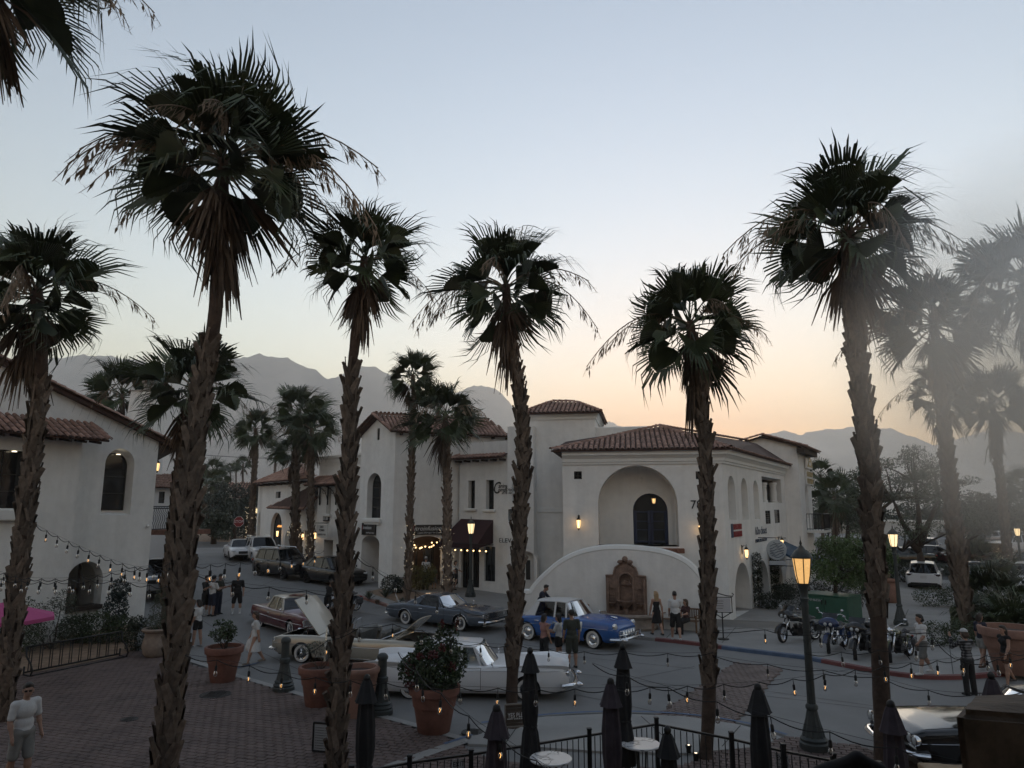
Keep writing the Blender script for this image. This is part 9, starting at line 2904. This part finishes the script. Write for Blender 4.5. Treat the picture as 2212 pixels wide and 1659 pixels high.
shrub("tall loose grasses at the lawn's right edge",2190,1380,[((0,0,.6),(1.0,.7,.6)),((1.2,.2,.5),(.8,.6,.5))],2600,.22,m_lf_mid,28,lift=SW,narrow=.08)
shrub("bushy planting behind the white crossover",1955,1262,[((q,.4,.6),(1.0,.7,.7))for q in(-2.4,-1.2,0)],3400,.12,m_lf_dark,29,lift=SW)
shrub("low bed planting before the off-roader",2060,1248,[((q,0,.4),(1.2,.7,.45))for q in(-3,-1.4,.4,2.2,4)],3600,.14,m_lf_gray,30,lift=SW)
shrub("agave clump beside the drive's urn",1893,1300,[((0,0,.5),(.7,.6,.5))],500,.5,m_lf_mid,31,lift=SW,narrow=.1)
# lawn: blades over soil
lawn=gpoly((2052,1318),(2350,1318),(2350,1410),(2140,1402),(2056,1372))
sheet("lawn",lawn,SW+.012,m_lawn)
r_=np.random.RandomState(9);xs_=[p[0]for p in lawn];ys_=[p[1]for p in lawn];pts=[]
while len(pts)<14000:
 q=(r_.uniform(min(xs_),max(xs_)),r_.uniform(min(ys_),max(ys_)))
 if inside(q,lawn):pts.append((q[0],q[1],gh(*q)+SW+.012))
P=np.array(pts);a=r_.uniform(0,6.28,len(P));h=r_.uniform(.05,.1,len(P));w=.02
V=np.stack([P+np.stack([-w*np.cos(a),-w*np.sin(a),0*a],1),P+np.stack([w*np.cos(a),w*np.sin(a),0*a],1),P+np.stack([r_.normal(0,.03,len(P)),r_.normal(0,.03,len(P)),h],1)],1).reshape(-1,3)
me=bpy.data.meshes.new("grass");me.from_pydata(V.tolist(),[],np.arange(3*len(P)).reshape(-1,3).tolist());me.materials.append(leafmat("grass",(.04,.055,.018)))
tag(link("grass",me),"short green grass of the lawn","grass",kind="stuff")
def tree(label,u,v,Y,limbs,blobs,n,size,m_,seed,r0=.25,narrow=.5,droop=0.0,shell=.3,group="leafy trees"):
 b=dp(u,v,Y);zg=gh(b.x,b.y)
 t=empty("leafy_tree",(b.x,b.y,zg),0,label,"tree",group)
 rr=random.Random(seed);mb=MB()
 def W(u_,v_,dy=0):return dp(u_,v_,Y+dy)-Vector((b.x,b.y,zg))
 for lm in limbs:
  P_=[W(*q)for q in lm];
  if lm[0]==limbs[0][0]:P_[0].z=0
  k=len(P_);mb.tube(P_,[r0*(1-.8*i/(k-1))*(1 if lm is limbs[0]else .6)for i in range(k)],7)
 BB=[(W(bu,bv,dy),(ru*Y/FPX,rd,rv*Y/FPX))for bu,bv,dy,ru,rd,rv in blobs]
 base_l=[W(*lm[-1])for lm in limbs]
 for c,r in BB:
  src=min(base_l,key=lambda q:(q-c).length)
  mb.tube([src,src.lerp(c,.5)+Vector((rr.uniform(-.2,.2),rr.uniform(-.2,.2),.1)),c],[r0*.2,r0*.12,.02],5)
 mb.build("trunk",m_bark,t,smooth=True)
 leaves("crown",BB,n,size,m_,t,seed,narrow,droop,shell)
 return t
rr=random.Random(77)
cl=[]
for k in range(64):
 a=rr.uniform(0,6.28);q=rr.random()**.6
 cu,cv=1968+math.cos(a)*150*q,1068+math.sin(a)*92*q
 cl.append((cu,cv+abs(cu-1968)*.12,rr.uniform(-3,3),rr.uniform(14,30),.9,rr.uniform(10,20)))
tree("big airy mesquite tree in the car park bed",1995,1262,46,[[(1995,1265),(1990,1215),(1985,1180)],[(1985,1180),(1950,1130),(1930,1080)],[(1985,1180),(2010,1120),(2030,1070)],[(1985,1180),(1985,1110),(1975,1040)],[(1985,1190),(1962,1170),(1950,1190)]],cl,15000,.17,leafmat("mesquite",(.055,.07,.042)),31,.42,.35,.5,.25)
cl=[(2140+rr.uniform(-55,80),1120+rr.uniform(-45,30),rr.uniform(-3,3),rr.uniform(16,30),.9,rr.uniform(12,20))for k in range(34)]
tree("dark spreading tree behind the fairy-lit palm",2085,1205,56,[[(2085,1205),(2090,1165),(2110,1130)],[(2090,1165),(2140,1140),(2170,1115)]],cl,8000,.2,leafmat("carob",(.04,.05,.032)),32,.3,.5,.2,.3)
cl=[(1836+rr.uniform(-72,85),1218+rr.uniform(-48,45),rr.uniform(-1.2,1.2),rr.uniform(16,28),.6,rr.uniform(12,22))for k in range(40)]
tree("bright green bushy tree beside the side tower",1800,1290,34,[[(1800,1292),(1805,1262),(1815,1230)],[(1805,1262),(1850,1225),(1880,1200)],[(1805,1262),(1780,1225),(1765,1200)]],cl,13000,.15,leafmat("sumac",(.06,.10,.03)),33,.14,.3,.4,.3)
cl=[(1835+rr.uniform(-60,60),1100+rr.uniform(-38,40),rr.uniform(-3,3),rr.uniform(16,30),1.2,rr.uniform(12,22))for k in range(30)]
tree("round dark trees beyond the tower balcony",1830,1180,72,[[(1830,1180),(1832,1140),(1835,1110)]],cl,6000,.26,leafmat("ash",(.045,.055,.036)),34,.3,.5,.2,.3)
for k,(u0,w,v0,h,Y,sd,lab)in enumerate(((470,34,1095,45,80,35,"dark tree left of the cream gabled house"),(530,26,1100,42,84,36,"dark tree right of the cream gabled house"),(462,30,1135,22,70,37,"low feathery bush before the far cross street"),(505,30,1120,30,76,38,"dark tree behind the stop sign"))):
 cl=[(u0+rr.uniform(-w,w),v0+rr.uniform(-h,h),rr.uniform(-3,3),rr.uniform(10,18),1.2,rr.uniform(9,15))for q in range(22)]
 tree(lab,u0,1162,Y,[[(u0,1162),(u0+2,1130),(u0,1105)]],cl,4200,.3,leafmat("far%d"%k,(.022,.03,.02)if k!=2 else(.035,.045,.026)),sd,.3,.45,.2,.3,"far trees")
for k in range(9):
 u0=1760+k*62;cl=[(u0+rr.uniform(-40,40),1108+rr.uniform(-16,26),rr.uniform(-5,5),rr.uniform(14,24),2.0,rr.uniform(9,15))for q in range(10)]
 tree(["leftmost","second","third","fourth","fifth","sixth","seventh","eighth","rightmost"][k]+" tree from the left in the hazy row behind the car park shops",u0,1150,118,[[(u0,1150),(u0+1,1125),(u0,1110)]],cl,1500,.5,leafmat("hazy",(.03,.04,.028)),50+k,.3,.5,.2,.3,"hazy row of trees")
for k in range(8):
 u0=60+k*70;cl=[(u0+rr.uniform(-42,42),1092+rr.uniform(-16,22),rr.uniform(-5,5),rr.uniform(14,24),2.0,rr.uniform(9,15))for q in range(9)]
 tree(["first","second","third","fourth","fifth","sixth","seventh","eighth"][k]+" tree from the left in the far valley row behind the left building",u0,1140,135,[[(u0,1140),(u0+1,1115),(u0,1100)]],cl,1300,.55,leafmat("hazy",(.03,.04,.028)),70+k,.3,.5,.2,.3,"valley row of trees")
# ------------------------------------------------------------------ drifting mist at right (from the patio misters)
def build_mist():
 m=bpy.data.materials.new("drifting_mist");m.use_nodes=True
 nt=m.node_tree;nt.nodes.remove(nt.nodes["Principled BSDF"])
 pv=nt.nodes.new("ShaderNodeVolumePrincipled");pv.inputs["Color"].default_value=(.95,.95,.95,1);pv.inputs["Anisotropy"].default_value=.8
 tc=nt.nodes.new("ShaderNodeTexCoord")
 g_=nt.nodes.new("ShaderNodeTexGradient");g_.gradient_type='SPHERICAL'
 nt.links.new(tc.outputs["Object"],g_.inputs["Vector"])
 n=nt.nodes.new("ShaderNodeTexNoise");n.inputs["Scale"].default_value=2.4;n.inputs["Detail"].default_value=3;nt.links.new(tc.outputs["Object"],n.inputs["Vector"])
 a1=nt.nodes.new("ShaderNodeMath");a1.operation='MULTIPLY';nt.links.new(g_.outputs["Fac"],a1.inputs[0]);nt.links.new(n.outputs["Fac"],a1.inputs[1])
 a2=nt.nodes.new("ShaderNodeMath");a2.operation='MULTIPLY';a2.inputs[1].default_value=MIST_D;nt.links.new(a1.outputs[0],a2.inputs[0])
 nt.links.new(a2.outputs[0],pv.inputs["Density"]);nt.links.new(pv.outputs[0],nt.nodes["Material Output"].inputs["Volume"])
 mb=MB();mb.sphere((0,0,0),1.0,20,12)
 c=dp(2290,760,9.5)
 o=mb.build("mist",m,loc=c,scale=(3.0,3.2,3.3))
 return tag(o,"thin drifting mist in front of the palms at upper right","mist",kind="stuff")
MIST_D=1.1
build_mist()
